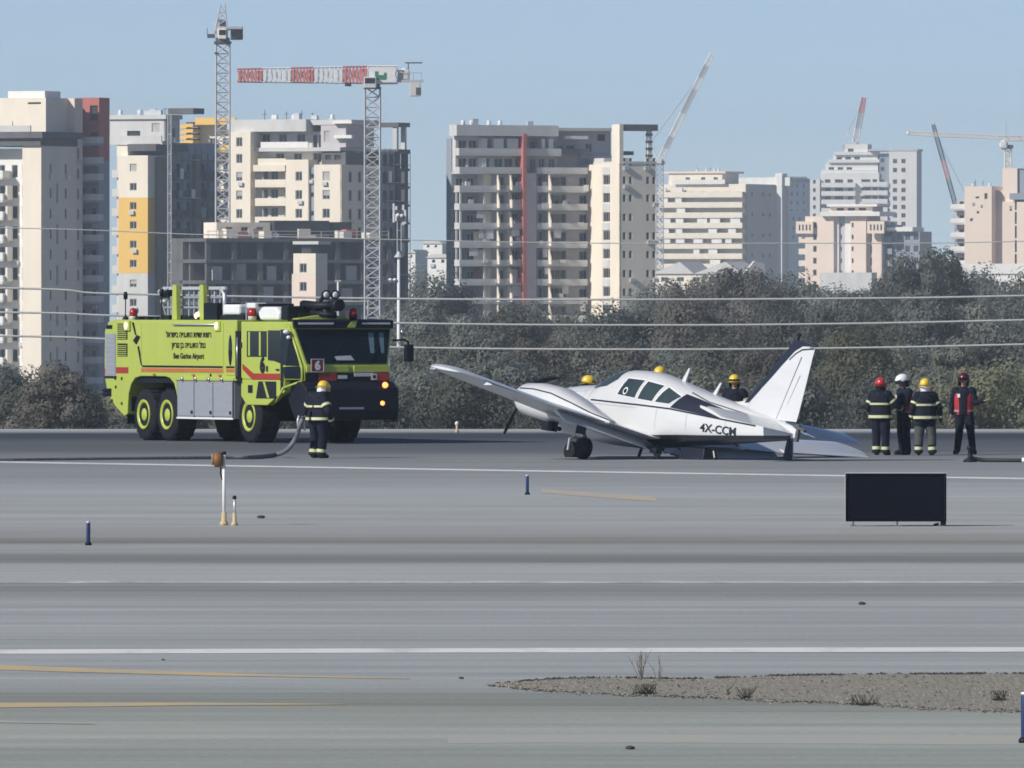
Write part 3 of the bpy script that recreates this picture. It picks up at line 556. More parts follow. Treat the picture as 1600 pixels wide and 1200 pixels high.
    b = MB(); b.tube([(-9.9, -.4, zr), (-10.2, -.4, 3.6), (-9.7, -.4, 3.72), (-9.5, -.4, 3.82)], .03, 6); b.ell((-10.1, -.4, 3.62), (.16, .1, .07)); b.build('roof_bracket', MT['grey'], T, True)
    for k in range(3):
        b = MB(); b.box(-10.2 + k * .55, -9.95 + k * .55, -1.2, -.8, zr - .02, zr + .09); b.build('roof_cap', MT['black'], T, bevel=.03)
    b = MB(); b.tube([(-3.3, .9, zr), (-3.3, .9, 3.55)], .015, 6); b.tube([(-2.4, .9, 3.62), (1.0 - 1.6, .9, 3.62)], .012, 6); b.tube([(-.6, .9, 3.62), (-.6, .9, 3.1)], .02, 6); b.tube([(-2.4, .9, 3.62), (-2.4, .9, 3.1)], .012, 6); b.build('roof_rail', MT['palegrey'], T)
    b = MB(); b.tube([(-3.3, -1.25, zr), (-3.3, -1.25, 3.6)], .014, 6); b.build('whip_aerial', MT['palegrey'], T)
    # water cannon
    b = MB(); b.lathe([(.26, 0), (.24, .1), (.16, .16), (.15, .36)], c=(-1.3, .05, zr - .02), n=16); b.box(-1.62, -1.0, -.35, .45, zr, zr + .18); cn = b.build('water_cannon', MT['black'], T, loc=(0, -.48, 0))
    c = MB(); c.tube([(-1.3, .05, 3.44), (-1.3, -.1, 3.52), (-.9, .1, 3.5), (-.35, .30, 3.52)], [.13, .13, .11, .09], 10); c.lathe([(.09, 0), (.15, .12), (.155, .34), (.12, .34)], axis='x', c=(-.38, .30, 3.52), n=16); c.build('barrel', MT['black'], cn, True)
    c = MB(); c.tube([(-2.2, -.35, 3.36), (-1.6, -.1, 3.30), (-1.0, .1, 3.36)], .08, 8); c.tube([(-1.0, .0, 3.32), (-.4, .35, 3.26)], .09, 8); c.tube([(-.9, .0, 3.4), (-.75, .2, 3.75)], .05, 8); c.box(-1.0, -.6, .15, .42, 3.26, 3.42); c.build('pipework', MT['black'], cn, True)
    for y in (.10, .36):
        c = MB(); c.lathe([(.05, -.16), (.11, -.06), (.125, .02), (.11, .03)], axis='x', c=(-.42, y, 3.78), n=16); o = c.build('cannon_lamp', MT['black'], cn, True)
    for y in (.10, .36):
        c = MB(); c.lathe([(.085, .03), (.06, .045), (.02, .05)], axis='x', c=(-.42, y, 3.78), n=14); c.build('lamp_glass', MT['boxwhite'], cn, True)
    b = MB(); b.prism([(-1.0, 3.1), (-1.0, 3.18), (-.35, 3.28), (.3, 3.24), (.55, 3.1)], 'x', -1.25, -.75); b.build('roof_fairing', MT['lime'], T, bevel=.02)
    return T
fire_truck()
# ------------------------------------------------------------------ light aircraft, right wing on the ground
def aircraft():
    A = bpy.data.objects.new('light_aircraft', None); C.objects.link(A)
    A.location = (.7124, 267.4836, -.0867); A.rotation_euler = (R(9.512), R(-2.831), R(124.195)); A.scale = (1.0517,) * 3
    tag(A, 'white twin engined light aircraft slumped on its right wing with its left wing raised', 'airplane')
    W, G, K = MT['planewhite'], MT['planegrey'], MT['navy']
    ST = [(0, 1.14, 1.24, .03), (.12, .98, 1.42, .2), (.4, .82, 1.58, .34), (.8, .70, 1.68, .45), (1.3, .60, 1.74, .53), (1.9, .54, 1.78, .58), (2.2, .52, 1.84, .60), (2.45, .51, 2.0, .605), (2.7, .50, 2.11, .61), (3.1, .50, 2.18, .62), (3.6, .5, 2.195, .62),
          (4.15, .555, 2.17, .62), (4.75, .625, 2.065, .60), (5.6, .70, 1.91, .545), (6.4, .76, 1.77, .455), (7.3, .84, 1.64, .335), (8.3, .93, 1.47, .20), (9.1, 1.0, 1.32, .09), (9.32, 1.05, 1.26, .04)]
    def sec(s):
        for a, b in zip(ST, ST[1:]):
            if a[0] <= s <= b[0]:
                k = (s - a[0]) / (b[0] - a[0]); return tuple(a[i] + (b[i] - a[i]) * k for i in range(1, 4))
        return ST[-1][1:]
    NU, NL = 2.25, 3.6
    def side(s, z):
        zb, zt, wd = sec(s); c = zb + (zt - zb) * .45; h = (zt - c) if z > c else (c - zb); t = min(1, abs(z - c) / h); n = NU if z > c else NL
        return wd * (1 - t ** n) ** (1 / n)
    def ring(s):
        zb, zt, wd = sec(s); c = zb + (zt - zb) * .45; out = []
        for i in range(40):
            a = 2 * PI * i / 40; ca, sa = math.cos(a), math.sin(a); n = NU if sa > 0 else NL
            out.append((-s, wd * math.copysign(abs(ca) ** (2 / n), ca), c + ((zt - c) if sa > 0 else (c - zb)) * math.copysign(abs(sa) ** (2 / n), sa)))
        return out
    ss = [0, .05, .12, .25, .4, .6, .8, 1.05, 1.3, 1.6, 1.9, 2.05, 2.2, 2.32, 2.45, 2.58, 2.7, 2.9, 3.1, 3.35, 3.6, 3.9, 4.15, 4.45, 4.75, 5.2, 5.6, 6, 6.4, 6.85, 7.3, 7.8, 8.3, 8.7, 9.1, 9.25, 9.32]
    b = MB(); b.loft([ring(s) for s in ss]); autosmooth(b.build('fuselage', W, A), 60)
    def patch(name, outline, m, off, parent=A, sides=(1,), n=10):
        """a panel that lies on the fuselage skin; outline in station / height"""
        objs = []
        for sd in sides:
            bm = bmesh.new(); vs = []
            L_ = len(outline)
            for i in range(L_):
                (s0, z0), (s1, z1) = outline[i], outline[(i + 1) % L_]
                k = max(1, int(math.hypot(s1 - s0, z1 - z0) / .12))
                for j in range(k): vs.append(bm.verts.new((s0 + (s1 - s0) * j / k, z0 + (z1 - z0) * j / k, 0)))
            f = bm.faces.new(vs); bmesh.ops.triangulate(bm, faces=[f]); 
            bmesh.ops.subdivide_edges(bm, edges=[e for e in bm.edges if e.calc_length() > .15], cuts=2, use_grid_fill=True); bmesh.ops.triangulate(bm, faces=bm.faces)
            base = list(bm.verts)
            for v in base:
                s, z = v.co.x, v.co.y; v.co = Vector((-s, sd * (side(s, z) + off), z))
            me = bpy.data.meshes.new(name); bm.to_mesh(me); bm.free(); me.materials.append(m); me.polygons.foreach_set('use_smooth', [True] * len(me.polygons))
            objs.append(put(name, me, parent))
        return objs
    wins = [[(3.42, 1.955), (4.06, 1.945), (3.98, 1.53), (3.30, 1.575)], [(4.19, 1.93), (4.78, 1.87), (4.63, 1.495), (4.10, 1.52)], [(4.95, 1.845), (5.52, 1.67), (5.22, 1.48), (4.74, 1.49)]]
    for wv in wins:
        cx = sum(p[0] for p in wv) / 4; cz = sum(p[1] for p in wv) / 4
        gr = [(cx + (s - cx) * 1.13, cz + (z - cz) * 1.12) for s, z in wv]
        for f in patch('window_frame', gr, MT['boxwhite'], .006, sides=(1, -1)):
            pass
        patch('side_window', wv, MT['plane_glass'], .012, sides=(1, -1))
    # windscreen halves and centre post
    for sd in (1, -1):
        b = MB(); rows = []
        for k in range(7):
            s = 2.12 + (3.05 - 2.12) * k / 6; zb, zt, wd = sec(s); r = []
            for j in range(7):
                z_lo = 1.66 + .10 * k / 6 + max(0, s - 2.75) * .5; yy = side(s, min(z_lo, zt - .02)); y = .035 + (yy - .035) * j / 6
                lo, hi = z_lo, zt
                for _ in range(22):
                    mid = (lo + hi) / 2
                    if side(s, mid) > y: lo = mid
                    else: hi = mid
                r.append((-s + .012, sd * (y + .012), lo + .016))
            rows.append(r)
        b.loft(rows, caps=False, closed=False); b.build('windscreen', MT['plane_glass'], A, True, fix=False)
    # trim: thin line along the flank, dark flash behind the cabin; belly shade painted as a band
    line_pts = [(2.3, 1.40), (3.24, 1.39), (4.22, 1.385), (5.31, 1.37), (6.67, 1.29), (8.3, 1.20)]
    def ribbon(name, pts, wd, m, off):
        for sd in (1, -1):
            b = MB(); rows = []
            for (s0, z0), (s1, z1) in zip(pts, pts[1:]):
                for j in range(8):
                    s = s0 + (s1 - s0) * j / 8; z = z0 + (z1 - z0) * j / 8; rows.append([(-s, sd * (side(s, z - wd) + off), z - wd), (-s, sd * (side(s, z + wd) + off), z + wd)])
            b.loft(rows, caps=False, closed=False); b.build(name, m, A, fix=False)
    ribbon('trim_line', line_pts, .017, K, .006)
    ribbon('trim_line', [(s, z - .07) for s, z in line_pts[:3]], .008, MT['palegrey'], .005)
    ribbon('trim_line', [(5.7, 1.79), (6.4, 1.62), (7.3, 1.50), (8.4, 1.36)], .012, MT['darksteel'], .005)
    patch('dark_flash', [(5.30, 1.40), (5.62, 1.74), (6.1, 1.66), (7.35, 1.43), (6.95, 1.43), (6.2, 1.53), (6.25, 1.47), (7.0, 1.285)], K, .008, sides=(1, -1))
    me = text_mesh('4X-CCM', .29, 0, .006); bm = bmesh.new(); bm.from_mesh(me); [bmesh.ops.subdivide_edges(bm, edges=[e for e in bm.edges if e.calc_length() > .035], cuts=1) for _ in range(3)]; bmesh.ops.triangulate(bm, faces=bm.faces); bm.to_mesh(me); bm.free(); xs = [v.co.x for v in me.vertices]; kx = 1.13 / (max(xs) - min(xs))
    for v in me.vertices:
        s = 6.96 + v.co.x * kx; z = .955 + v.co.y * .86 - (s - 6.96) * .012; v.co = Vector((-s, side(s, z) + .012, z))
    me.materials.append(K); put('lettering', me, A)
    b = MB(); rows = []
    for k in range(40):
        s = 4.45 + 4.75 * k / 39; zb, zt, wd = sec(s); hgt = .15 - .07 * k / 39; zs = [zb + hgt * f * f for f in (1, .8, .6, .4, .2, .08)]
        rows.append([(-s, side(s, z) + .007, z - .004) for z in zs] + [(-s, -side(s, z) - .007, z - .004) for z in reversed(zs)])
    b.loft(rows, caps=False, closed=False); b.build('belly_shade_band', K, A, True, fix=False)  # dark band paints the shade under the fuselage
    def seam(pts):
        for sd in (1, -1):
            q = MB(); rows = []
            for (s0, z0), (s1, z1) in zip(pts, pts[1:]):
                d = Vector((s1 - s0, z1 - z0)).normalized() * .006
                for j in range(9):
                    s = s0 + (s1 - s0) * j / 8; z = z0 + (z1 - z0) * j / 8; rows.append([(-(s + d.y), sd * (side(s + d.y, z - d.x) + .004), z - d.x), (-(s - d.y), sd * (side(s - d.y, z + d.x) + .004), z + d.x)])
            q.loft(rows, caps=False, closed=False); q.build('panel_seam', MT['palegrey'], A, fix=False)
    seam([(2.15, .9), (2.15, 1.66)]); seam([(1.2, 1.0), (1.2, 1.55), (1.9, 1.6), (1.9, 1.0), (1.2, 1.0)]); seam([(4.86, .9), (4.86, 1.40)]); seam([(5.9, .95), (5.9, 1.5)]); seam([(7.15, 1.0), (7.15, 1.45)])
    for r_, m_, o_ in ((.085, 'boxwhite', .014), (.055, 'glass', .017)): patch('storm_window', [(3.56 + r_ * math.cos(2 * PI * i / 14), 1.665 + r_ * math.sin(2 * PI * i / 14)) for i in range(14)], MT[m_], o_)
    b = MB(); b.tube([(-4.75, .42, .56), (-4.95, .5, .36), (-5.1, .5, .33)], .045, 8); b.box(-5.05, -4.8, .40, .56, .38, .50); b.build('boarding_step', K, A)
    b = MB(); b.box(-6.2, -5.3, -.18, .12, .34, .62); b.tube([(-6.4, 0, .6), (-6.5, 0, .42)], .06, 8); b.build('belly_pod', K, A, bevel=.05)
    # lifting surfaces
    AF = [(1, 0), (.95, .012), (.8, .038), (.6, .062), (.4, .076), (.25, .074), (.12, .058), (.04, .034), (.01, .017), (0, 0), (.01, -.014), (.04, -.026), (.12, -.040), (.25, -.050), (.4, -.052), (.6, -.042), (.8, -.024), (.95, -.008)]
    def foil(sle, c, y, z, th=1.0, inc=0.0): return [(-(sle + c * x), y, z + c * t * th + c * (.75 - x) * inc) for x, t in AF]
    def WZ(y): return .72 + max(0, abs(y) - .55) * .107
    for sd in (1, -1):
        b = MB(); rg = [foil(2.85, 2.25, 0, .70, .9), foil(2.90, 2.02, sd * .62, .72), foil(2.92, 1.92, sd * 1.6, WZ(1.6)), foil(2.95, 1.86 if sd < 0 else 1.80, sd * 3.0, WZ(3), 1, .10 if sd < 0 else .055), foil(3.0, 1.82 if sd < 0 else 1.68, sd * (5.3 if sd < 0 else 5.15), WZ(5.3) + (0 if sd < 0 else .05), 1, .12 if sd < 0 else .07), foil(3.06, 1.6 if sd < 0 else 1.5, sd * (5.55 if sd < 0 else 5.4), WZ(5.55) + (0 if sd < 0 else .06), .8, .12 if sd < 0 else .07), foil(3.3, 1.1, sd * (5.68 if sd < 0 else 5.52), WZ(5.68) + (0 if sd < 0 else .06), .4, .1 if sd < 0 else .06)]
        autosmooth(b.loft(rg).build('wing', W, A), 50)
        def plate(name, y0, y1, c0, c1, ang, m, dz=0):
            q = MB(); r = []
            for y, c in ((y0, c0), (y1, c1)):
                z = WZ(y) + dz; a = R(ang); s0 = 4.86 - c + .05; cs, sn = math.cos(a), math.sin(a)
                pr = [(0, .035), (.25 * c, .04), (c, .006), (c, -.006), (.25 * c, -.045), (0, -.04)]
                r.append([(-(s0 + x * cs + t * sn), sd * y, z - x * sn + t * cs - .005) for x, t in pr])
            return autosmooth(q.loft(r).build(name, m, A), 40)
        plate('flap', .66, 2.95, .56, .50, 24, W, -.055); plate('aileron', 3.02, 5.2 if sd < 0 else 5.0, .42, .38, 3 if sd < 0 else 4, W, 0 if sd < 0 else -.01)
        b = MB(); b.ell((-3.35, sd * (5.69 if sd < 0 else 5.53), WZ(5.68) + (0 if sd < 0 else .06)), (.12, .035, .04)); b.build('tip_light', MT['grey'], A, True)
        # stabilator
        b = MB(); b.loft([foil(8.28, .98, sd * .05, 1.20, .8, .26), foil(8.34, .92, sd * .9, 1.22, .8, .26), foil(8.42, .82, sd * 1.78, 1.24, .75, .26), foil(8.52, .6, sd * 1.90, 1.245, .5, .26)]); autosmooth(b.build('stabilator', W, A), 50)
        # engine nacelle
        NS = [(1.42, 1.06, 1.34, .16), (1.5, .92, 1.46, .30), (1.72, .82, 1.53, .39), (2.3, .75, 1.56, .42), (3.0, .70, 1.50, .42), (3.7, .72, 1.30, .36), (4.4, .77, 1.06, .25), (4.95, .82, .90, .08)]
        b = MB(); rg = []
        for s, zb, zt, wd in NS:
            c = (zb + zt) / 2; h = (zt - zb) / 2; r = []
            for i in range(24):
                a = 2 * PI * i / 24; ca, sa = math.cos(a), math.sin(a); r.append((-s, sd * 1.75 + wd * math.copysign(abs(ca) ** .8, ca), c + h * math.copysign(abs(sa) ** .8, sa)))
            rg.append(r)
        autosmooth(b.loft(rg).build('engine_nacelle', W, A), 60)
        rb = MB(); rows = []
        for s, zb, zt, wd in NS[2:]:
            c = (zb + zt) / 2; zz = c + (zt - c) * .55; y = wd * .90; rows.append([(-s, sd * 1.75 + y * .995 + .006, zz - .02), (-s, sd * 1.75 + y * .985 + .006, zz + .02)])
        rb.loft(rows, caps=False, closed=False); rb.build('nacelle_line', K, A, fix=False)
        pr = bpy.data.objects.new('propeller', None); C.objects.link(pr); pr.parent = A; pr.location = (-1.36, sd * 1.75, 1.2); pr.rotation_euler = (R(200 if sd > 0 else 12), 0, 0)
        b = MB(); b.lathe([(.15, -.06), (.15, .04), (.12, .16), (.05, .25), (.01, .28)], axis='x', n=18); b.build('spinner', W, pr, True)
        for k in range(2):
            b = MB(); rr = []
            for r_, c, tw in ((.10, .07, 55), (.25, .13, 45), (.5, .15, 30), (.72, .13, 22), (.88, .09, 18), (.92, .03, 18)):
                ca, sa = math.cos(R(tw)), math.sin(R(tw)); sg = 1 if k == 0 else -1
                bend = -1.25 * r_ * r_ if (k == 1 and sd > 0) else 0; rr.append([(bend + sa * c / 2 * u + ca * .016 * v, (ca * c / 2 * u - sa * .016 * v) * sg, (r_ - (.42 * r_ * r_ if bend else 0)) * sg) for u, v in ((1, 0), (.4, 1), (-.6, .9), (-1, 0), (-.6, -.9), (.4, -1))])
            b.loft(rr).build('blade', MT['black'], pr)
        b = MB(); b.box(-3.1, -2.72, sd * 1.75 + .12, sd * 1.75 + .30, .52, .72); b.tube([(-3.3, sd * 1.75 + .2, .58), (-2.8, sd * 1.75 + .2, .66)], .05, 8); b.build('exhaust', MT['black'], A)
        # main gear: extended on the left, folded under the right nacelle
        g = bpy.data.objects.new('landing_gear', None); C.objects.link(g); g.parent = A
        if sd > 0: base, top = Vector((-4.02, 1.75, .235)), Vector((-3.75, 1.75, .80))
        else: base, top = Vector((-4.0, -1.75, .93)), Vector((-3.4, -1.75, .85))
        g.location = base
        b = MB(); b.lathe([(.12, -.085), (.215, -.09), (.24, -.06), (.24, .06), (.215, .09), (.12, .085)], axis='y', n=24); b.build('tyre', MT['rubber'], g, True)
        b = MB(); b.lathe([(.12, -.08), (.11, -.02), (.03, -.06), (.03, .06), (.11, .02), (.12, .08)], axis='y', n=16); b.build('hub', MT['darksteel'], g, True)
        b = MB(); v = top - base; b.tube([v, v * .55], .055, 8); b.tube([v * .55, Vector((0, -.13, 0)) * 1 + v * .12, Vector((0, -.13, 0)), Vector((0, 0, 0))], .035, 8); b.tube([v * .8 + Vector((-.05, 0, 0)), v * .4 + Vector((-.16, 0, 0)), v * .15 + Vector((-.05, -.1, 0))], .022, 6); b.build('strut', MT['chrome'], g)
        b = MB(); b.box(-.17, .17, .13, .16, v.z * .52, v.z * .95); b.build('brake_plate', MT['black'], g)
        b = MB(); b.slab([(-3.3, sd * 1.52, .70), (-2.5, sd * 1.45, .74), (-2.6, sd * 1.38, .56), (-3.2, sd * 1.44, .52)], .02); b.build('gear_door', W, A)
    g = bpy.data.objects.new('landing_gear', None); C.objects.link(g); g.parent = A; g.location = (-1.05, 0, .28)
    b = MB(); b.lathe([(.10, -.075), (.19, -.08), (.21, -.05), (.21, .05), (.19, .08), (.10, .075)], axis='y', n=20); b.build('tyre', MT['rubber'], g, True)
    b = MB(); b.tube([(0, .1, 0), (0, .1, .26), (-.02, 0, .3), (-.06, 0, .6)], .035, 8); b.build('strut', MT['chrome'], g)
    # fin and rudder with dark leading edge
    def vfoil(z, s0, c, th=.9, f0=0.0, f1=1.0):
        return [(-(s0 + c * x), c * t * th, z) for x, t in AF]
    b = MB(); b.loft([vfoil(1.36, 7.35, 1.5, .7), vfoil(1.70, 7.36, 1.35, .75), vfoil(2.29, 7.95, 1.0, .8), vfoil(2.92, 8.58, .68, .85), vfoil(3.05, 8.74, .56, .7), vfoil(3.11, 8.86, .36, .4)]); autosmooth(b.build('fin', W, A), 50)
    b = MB(); b.prism([(-6.75, 1.66), (-7.5, 1.80), (-7.5, 1.5), (-7.0, 1.5)], 'y', -.03, .03); b.build('fin_fillet', W, A, bevel=.02)
    b = MB(); rr = []
    for z, s0, s1, t in ((1.40, 8.50, 9.24, .045), (1.6, 8.58, 9.28, .043), (2.3, 8.88, 9.38, .035), (2.78, 9.08, 9.44, .028), (3.0, 9.15, 9.48, .022)):
        rr.append([(-s0, t, z), (-(s0 * .5 + s1 * .5), t * .7, z), (-s1, .005, z), (-s1, -.005, z), (-(s0 * .5 + s1 * .5), -t * .7, z), (-s0, -t, z)])
    autosmooth(b.loft(rr).build('rudder', W, A), 40)
    b = MB(); b.prism([(-8.54, 1.42), (-8.552, 1.42), (-9.102, 2.80), (-9.09, 2.80)], 'y', -.050, .050); b.prism([(-8.85, 1.75), (-8.856, 1.75), (-9.146, 2.4), (-9.14, 2.4)], 'y', -.0385, .0385); b.build('hinge_line', MT['grey'], A)
    b = MB(); b.prism([(-7.28, 1.70), (-7.92, 2.30), (-8.56, 2.94), (-8.72, 3.13), (-8.85, 3.16), (-9.0, 3.14), (-9.48, 3.07), (-9.30, 3.05), (-9.05, 3.03), (-8.82, 2.90), (-8.62, 2.72), (-8.10, 2.24), (-7.46, 1.72)], 'y', -.055, .055); b.build('fin_trim', K, A, bevel=.02)
    b = MB(); b.prism([(-8.66, 2.72), (-8.86, 2.87), (-9.08, 2.97), (-9.46, 3.01), (-9.46, 2.995), (-9.08, 2.95), (-8.88, 2.85), (-8.69, 2.70)], 'y', -.05, .05); b.build('trim_line', K, A)
    b = MB(); b.tube([(-8.8, 0, 3.14), (-8.82, 0, 3.26)], .03, 8); b.ell((-8.82, 0, 3.27), (.05, .05, .05)); b.build('tail_beacon', MT['black'], A, True)
    b = MB(); b.box(-9.40, -9.18, -.03, .03, .98, 1.34); b.tube([(-9.3, 0, 1.30), (-9.6, 0, 1.22)], .035, 8); b.build('tail_cone', MT['darksteel'], A)
    b = MB(); b.tube([(-9.12, 0, 1.0), (-9.16, 0, .58)], [.07, .12], 10); b.build('tail_skid', K, A)
    # aerials on the roof
    for s0, z0, s1, z1 in ((4.86, 2.04, 4.98, 2.33), (6.05, 1.78, 6.24, 2.08)):
        b = MB(); b.prism([(-s0 + .10, z0 - .04), (-s0 - .06, z0 - .05), (-s1 - .04, z1), (-s1 + .01, z1 + .01)], 'y', -.016, .016); b.build('aerial', W, A, bevel=.006)
    # shapes in the cockpit seen against the window: seat back
    return A
aircraft()
# ------------------------------------------------------------------ people
def capsule(bm_, a, b, ra, rb, sx=1.0):
    a, b = Vector(a), Vector(b); d = b - a; m = MB(); rings = []; N = 14
    dn = d.normalized() if d.length > 1e-6 else Vector((0, 0, 1)); ref = Vector((0, 1, 0)) if abs(dn.y) < .9 else Vector((1, 0, 0)); u = dn.cross(ref).normalized(); v = u.cross(dn)
    st = [(a, -dn * ra * math.cos(t), ra * math.sin(t)) for t in (R(8), R(40), R(70))] + [(a, Vector(), ra), (a.lerp(b, .5), Vector(), (ra + rb) / 2), (b, Vector(), rb)] + [(b, dn * rb * math.cos(t), rb * math.sin(t)) for t in (R(70), R(40), R(8))]
    for p, o, r in st: rings.append([p + o + (u * math.cos(2 * PI * i / N) * sx + v * math.sin(2 * PI * i / N)) * r for i in range(N)])
    m.loft(rings); bm_.add(m.v, m.f)
def make_hand(wrist, direction, palm_normal, side, mi, curl=25, size=1.0):
    """palm, four unequal bent fingers and a thumb from the side of the palm"""
    d = Vector(direction).normalized(); n = Vector(palm_normal); n = (n - d * n.dot(d)).normalized(); s = d.cross(n) * side; w_ = Vector(wrist); m = MB(); k = size
    rg = []
    for t, hw, hh in ((-.02, .030, .024), (.03, .040, .018), (.07, .046, .015), (.10, .044, .012)):
        c = w_ + d * t * k; rg.append([c + s * hw * k * math.cos(2 * PI * i / 10) + n * hh * k * math.sin(2 * PI * i / 10) for i in range(10)])
    m.loft(rg, mi)
    for i, (off, L_) in enumerate(((-.033, .078), (-.011, .088), (.011, .082), (.033, .064))):
        p = w_ + d * .095 * k + s * off * k; dirv = d.copy(); pts = [p]
        for j, fr in enumerate((.45, .32, .23)):
            dirv = (Matrix.Rotation(R(-curl * (1 + .35 * j)) * side, 3, s * side) @ dirv); pts.append(pts[-1] + dirv * L_ * fr * k)
        m.tube(pts, [.0105 * k, .0098 * k, .009 * k, .007 * k], 7, mi)
    p = w_ + d * .03 * k - s * .034 * k; q = p + (d * .6 - s * .8).normalized() * .04 * k; m.tube([p, q, q + (d * .95 - s * .2 + n * .2).normalized() * .035 * k], [.014 * k, .012 * k, .009 * k], 7, mi)
    return m
def person(name_label, px, py, Y, heading, J=None, outfit='turnout', helmet='hyellow', head_turn=0, scale=1.0, bulk=1.0, hands=None, nape=None, group=None, head_tilt=0, z0=0, extra=None):
    X = (px - 800) * Y / FPX
    T = thing('person', name_label, 'person', (X, Y, z0), heading, group); T.scale = (scale,) * 3
    P = dict(pelvis=(0, 0, .95), spine=(0, .0, 1.16), chest=(0, -.01, 1.34), neck=(0, .0, 1.49), head=(0, .03, 1.63), shL=(-.185, -.01, 1.42), shR=(.185, -.01, 1.42), elL=(-.26, -.03, 1.13), elR=(.26, -.03, 1.13),
             wrL=(-.27, .08, .89), wrR=(.27, .08, .89), hipL=(-.10, 0, .92), hipR=(.10, 0, .92), knL=(-.12, .02, .50), knR=(.12, .02, .50), anL=(-.13, -.02, .10), anR=(.13, -.02, .10), toL=(-.15, .15, .045), toR=(.15, .15, .045))
    P.update(J or {}); P = {k: Vector(v) for k, v in P.items()}
    g = bulk; turn = outfit == 'turnout'
    bones = [('pelvis', 'spine', .155 * g, .15 * g, 'top', 1.18), ('spine', 'chest', .15 * g, .165 * g, 'top', 1.2), ('chest', 'neck', .15 * g, .075, 'top', 1.1), ('neck', 'head', .06, .06, 'skin', 1),
             ('chest', 'shL', .11 * g, .095 * g, 'top', 1), ('chest', 'shR', .11 * g, .095 * g, 'top', 1), ('shL', 'elL', .088 * g, .068 * g, 'top', 1), ('shR', 'elR', .088 * g, .068 * g, 'top', 1), ('elL', 'wrL', .066 * g, .047 * g, 'top', 1), ('elR', 'wrR', .066 * g, .047 * g, 'top', 1),
             ('pelvis', 'hipL', .14 * g, .125 * g, 'leg', 1), ('pelvis', 'hipR', .14 * g, .125 * g, 'leg', 1), ('hipL', 'knL', .118 * g, .088 * g, 'leg', 1), ('hipR', 'knR', .118 * g, .088 * g, 'leg', 1), ('knL', 'anL', .086 * g, .072 * g, 'leg', 1), ('knR', 'anR', .086 * g, .072 * g, 'leg', 1), ('anL', 'toL', .062, .046, 'boot', 1), ('anR', 'toR', .062, .046, 'boot', 1)]
    b = MB()
    for a, c, ra, rb, _, sx in bones: capsule(b, P[a], P[c], ra, rb, sx)
    for s_ in 'LR': capsule(b, P['an' + s_] + Vector((0, -.03, -.055)), P['to' + s_], .042, .042)
    hd = P['head'] + Vector((0, 0, .04)); RT = Matrix.Rotation(head_turn, 3, 'Z') @ Matrix.Rotation(head_tilt, 3, 'X')
    hm = MB(); hm.ell((0, 0, 0), (.077, .097, .118), 16, 11); hm.ell((0, .045, -.065), (.05, .048, .05), 12, 8)
    hm.prism([(.085, .03), (.122, -.028), (.088, -.04)], 'x', -.014, .014)
    for sx in (-1, 1): hm.ell((sx * .078, -.005, -.015), (.014, .024, .034), 8, 6)
    b.add([hd + RT @ Vector(p) for p in hm.v], hm.f)
    me = b.mesh('body', [MT['cloth'] if turn else MT['trouser'], MT['trouser'] if not turn else MT['cloth'], MT['boot'], MT['skin'], MT['glove'], MT['vest'], MT['navy'], MT['paleglove']])
    o = bpy.data.objects.new('body', me); C.objects.link(o)
    rm = o.modifiers.new('r', 'REMESH'); rm.mode = 'VOXEL'; rm.voxel_size = .0165; sm = o.modifiers.new('s', 'SMOOTH'); sm.iterations = 3; sm.factor = .5
    me2 = bpy.data.meshes.new_from_object(o.evaluated_get(bpy.context.evaluated_depsgraph_get())); bpy.data.objects.remove(o); bpy.data.meshes.remove(me)
    nb = MB(); nb.v = [tuple(v.co) for v in me2.vertices]; nb.f = [tuple(p.vertices) for p in me2.polygons]
    segs = [(P[a], P[c], ra, rb, k) for a, c, ra, rb, k, _ in bones] + [(hd - Vector((0, 0, .06)), hd + Vector((0, 0, .08)), .1, .1, 'skin')]
    mm = {'top': 0, 'leg': 1, 'boot': 2, 'skin': 3}
    for p in me2.polygons:
        c = p.center; best, bk = 9, 'top'
        for a, e, ra, rb, k in segs:
            d = e - a; t = max(0, min(1, (c - a).dot(d) / max(1e-9, d.length_squared))); q = (c - a - d * t).length / (ra + (rb - ra) * t)
            if q < best: best, bk = q, k
        if bk == 'leg' and c.z > .98: bk = 'top'
        if bk == 'leg' and c.z < .2 and turn: bk = 'boot'
        nb.m.append(mm[bk])
    bpy.data.meshes.remove(me2)
    for s_, sg in (('L', -1), ('R', 1)):
        spec = (hands or {}).get(s_, {}); dr = spec.get('dir') or (P['wr' + s_] - P['el' + s_]); nn = spec.get('n') or (-sg, 0, .1)
        h = make_hand(P['wr' + s_] + Vector(dr).normalized() * .02, dr, nn, sg, 0, spec.get('curl', 25), 1.08 if turn else 1.0); off = len(nb.v); nb.v += [tuple(v) for v in h.v]; nb.f += [tuple(i + off for i in f) for f in h.f]; nb.m += [spec.get('m', 4 if turn else 3)] * len(h.f)
    me = nb.mesh('body', [MT['cloth'] if turn else MT['trouser'], MT['trouser'], MT['boot'], MT['skin'], MT['glove'], MT['vest'], MT['navy'], MT['paleglove']], True)
    put('body', me, T)
    f = MB()                                                        # eyes, brows and mouth
    for sx in (-1, 1): f.ell(hd + RT @ Vector((sx * .032, .088, .006)), (.012, .008, .008), 8, 6)
    f.ell(hd + RT @ Vector((0, .089, -.066)), (.024, .008, .006), 8, 6)
    f.build('face_features', mat('face_dark', (.06, .03, .025), .5), T, True)
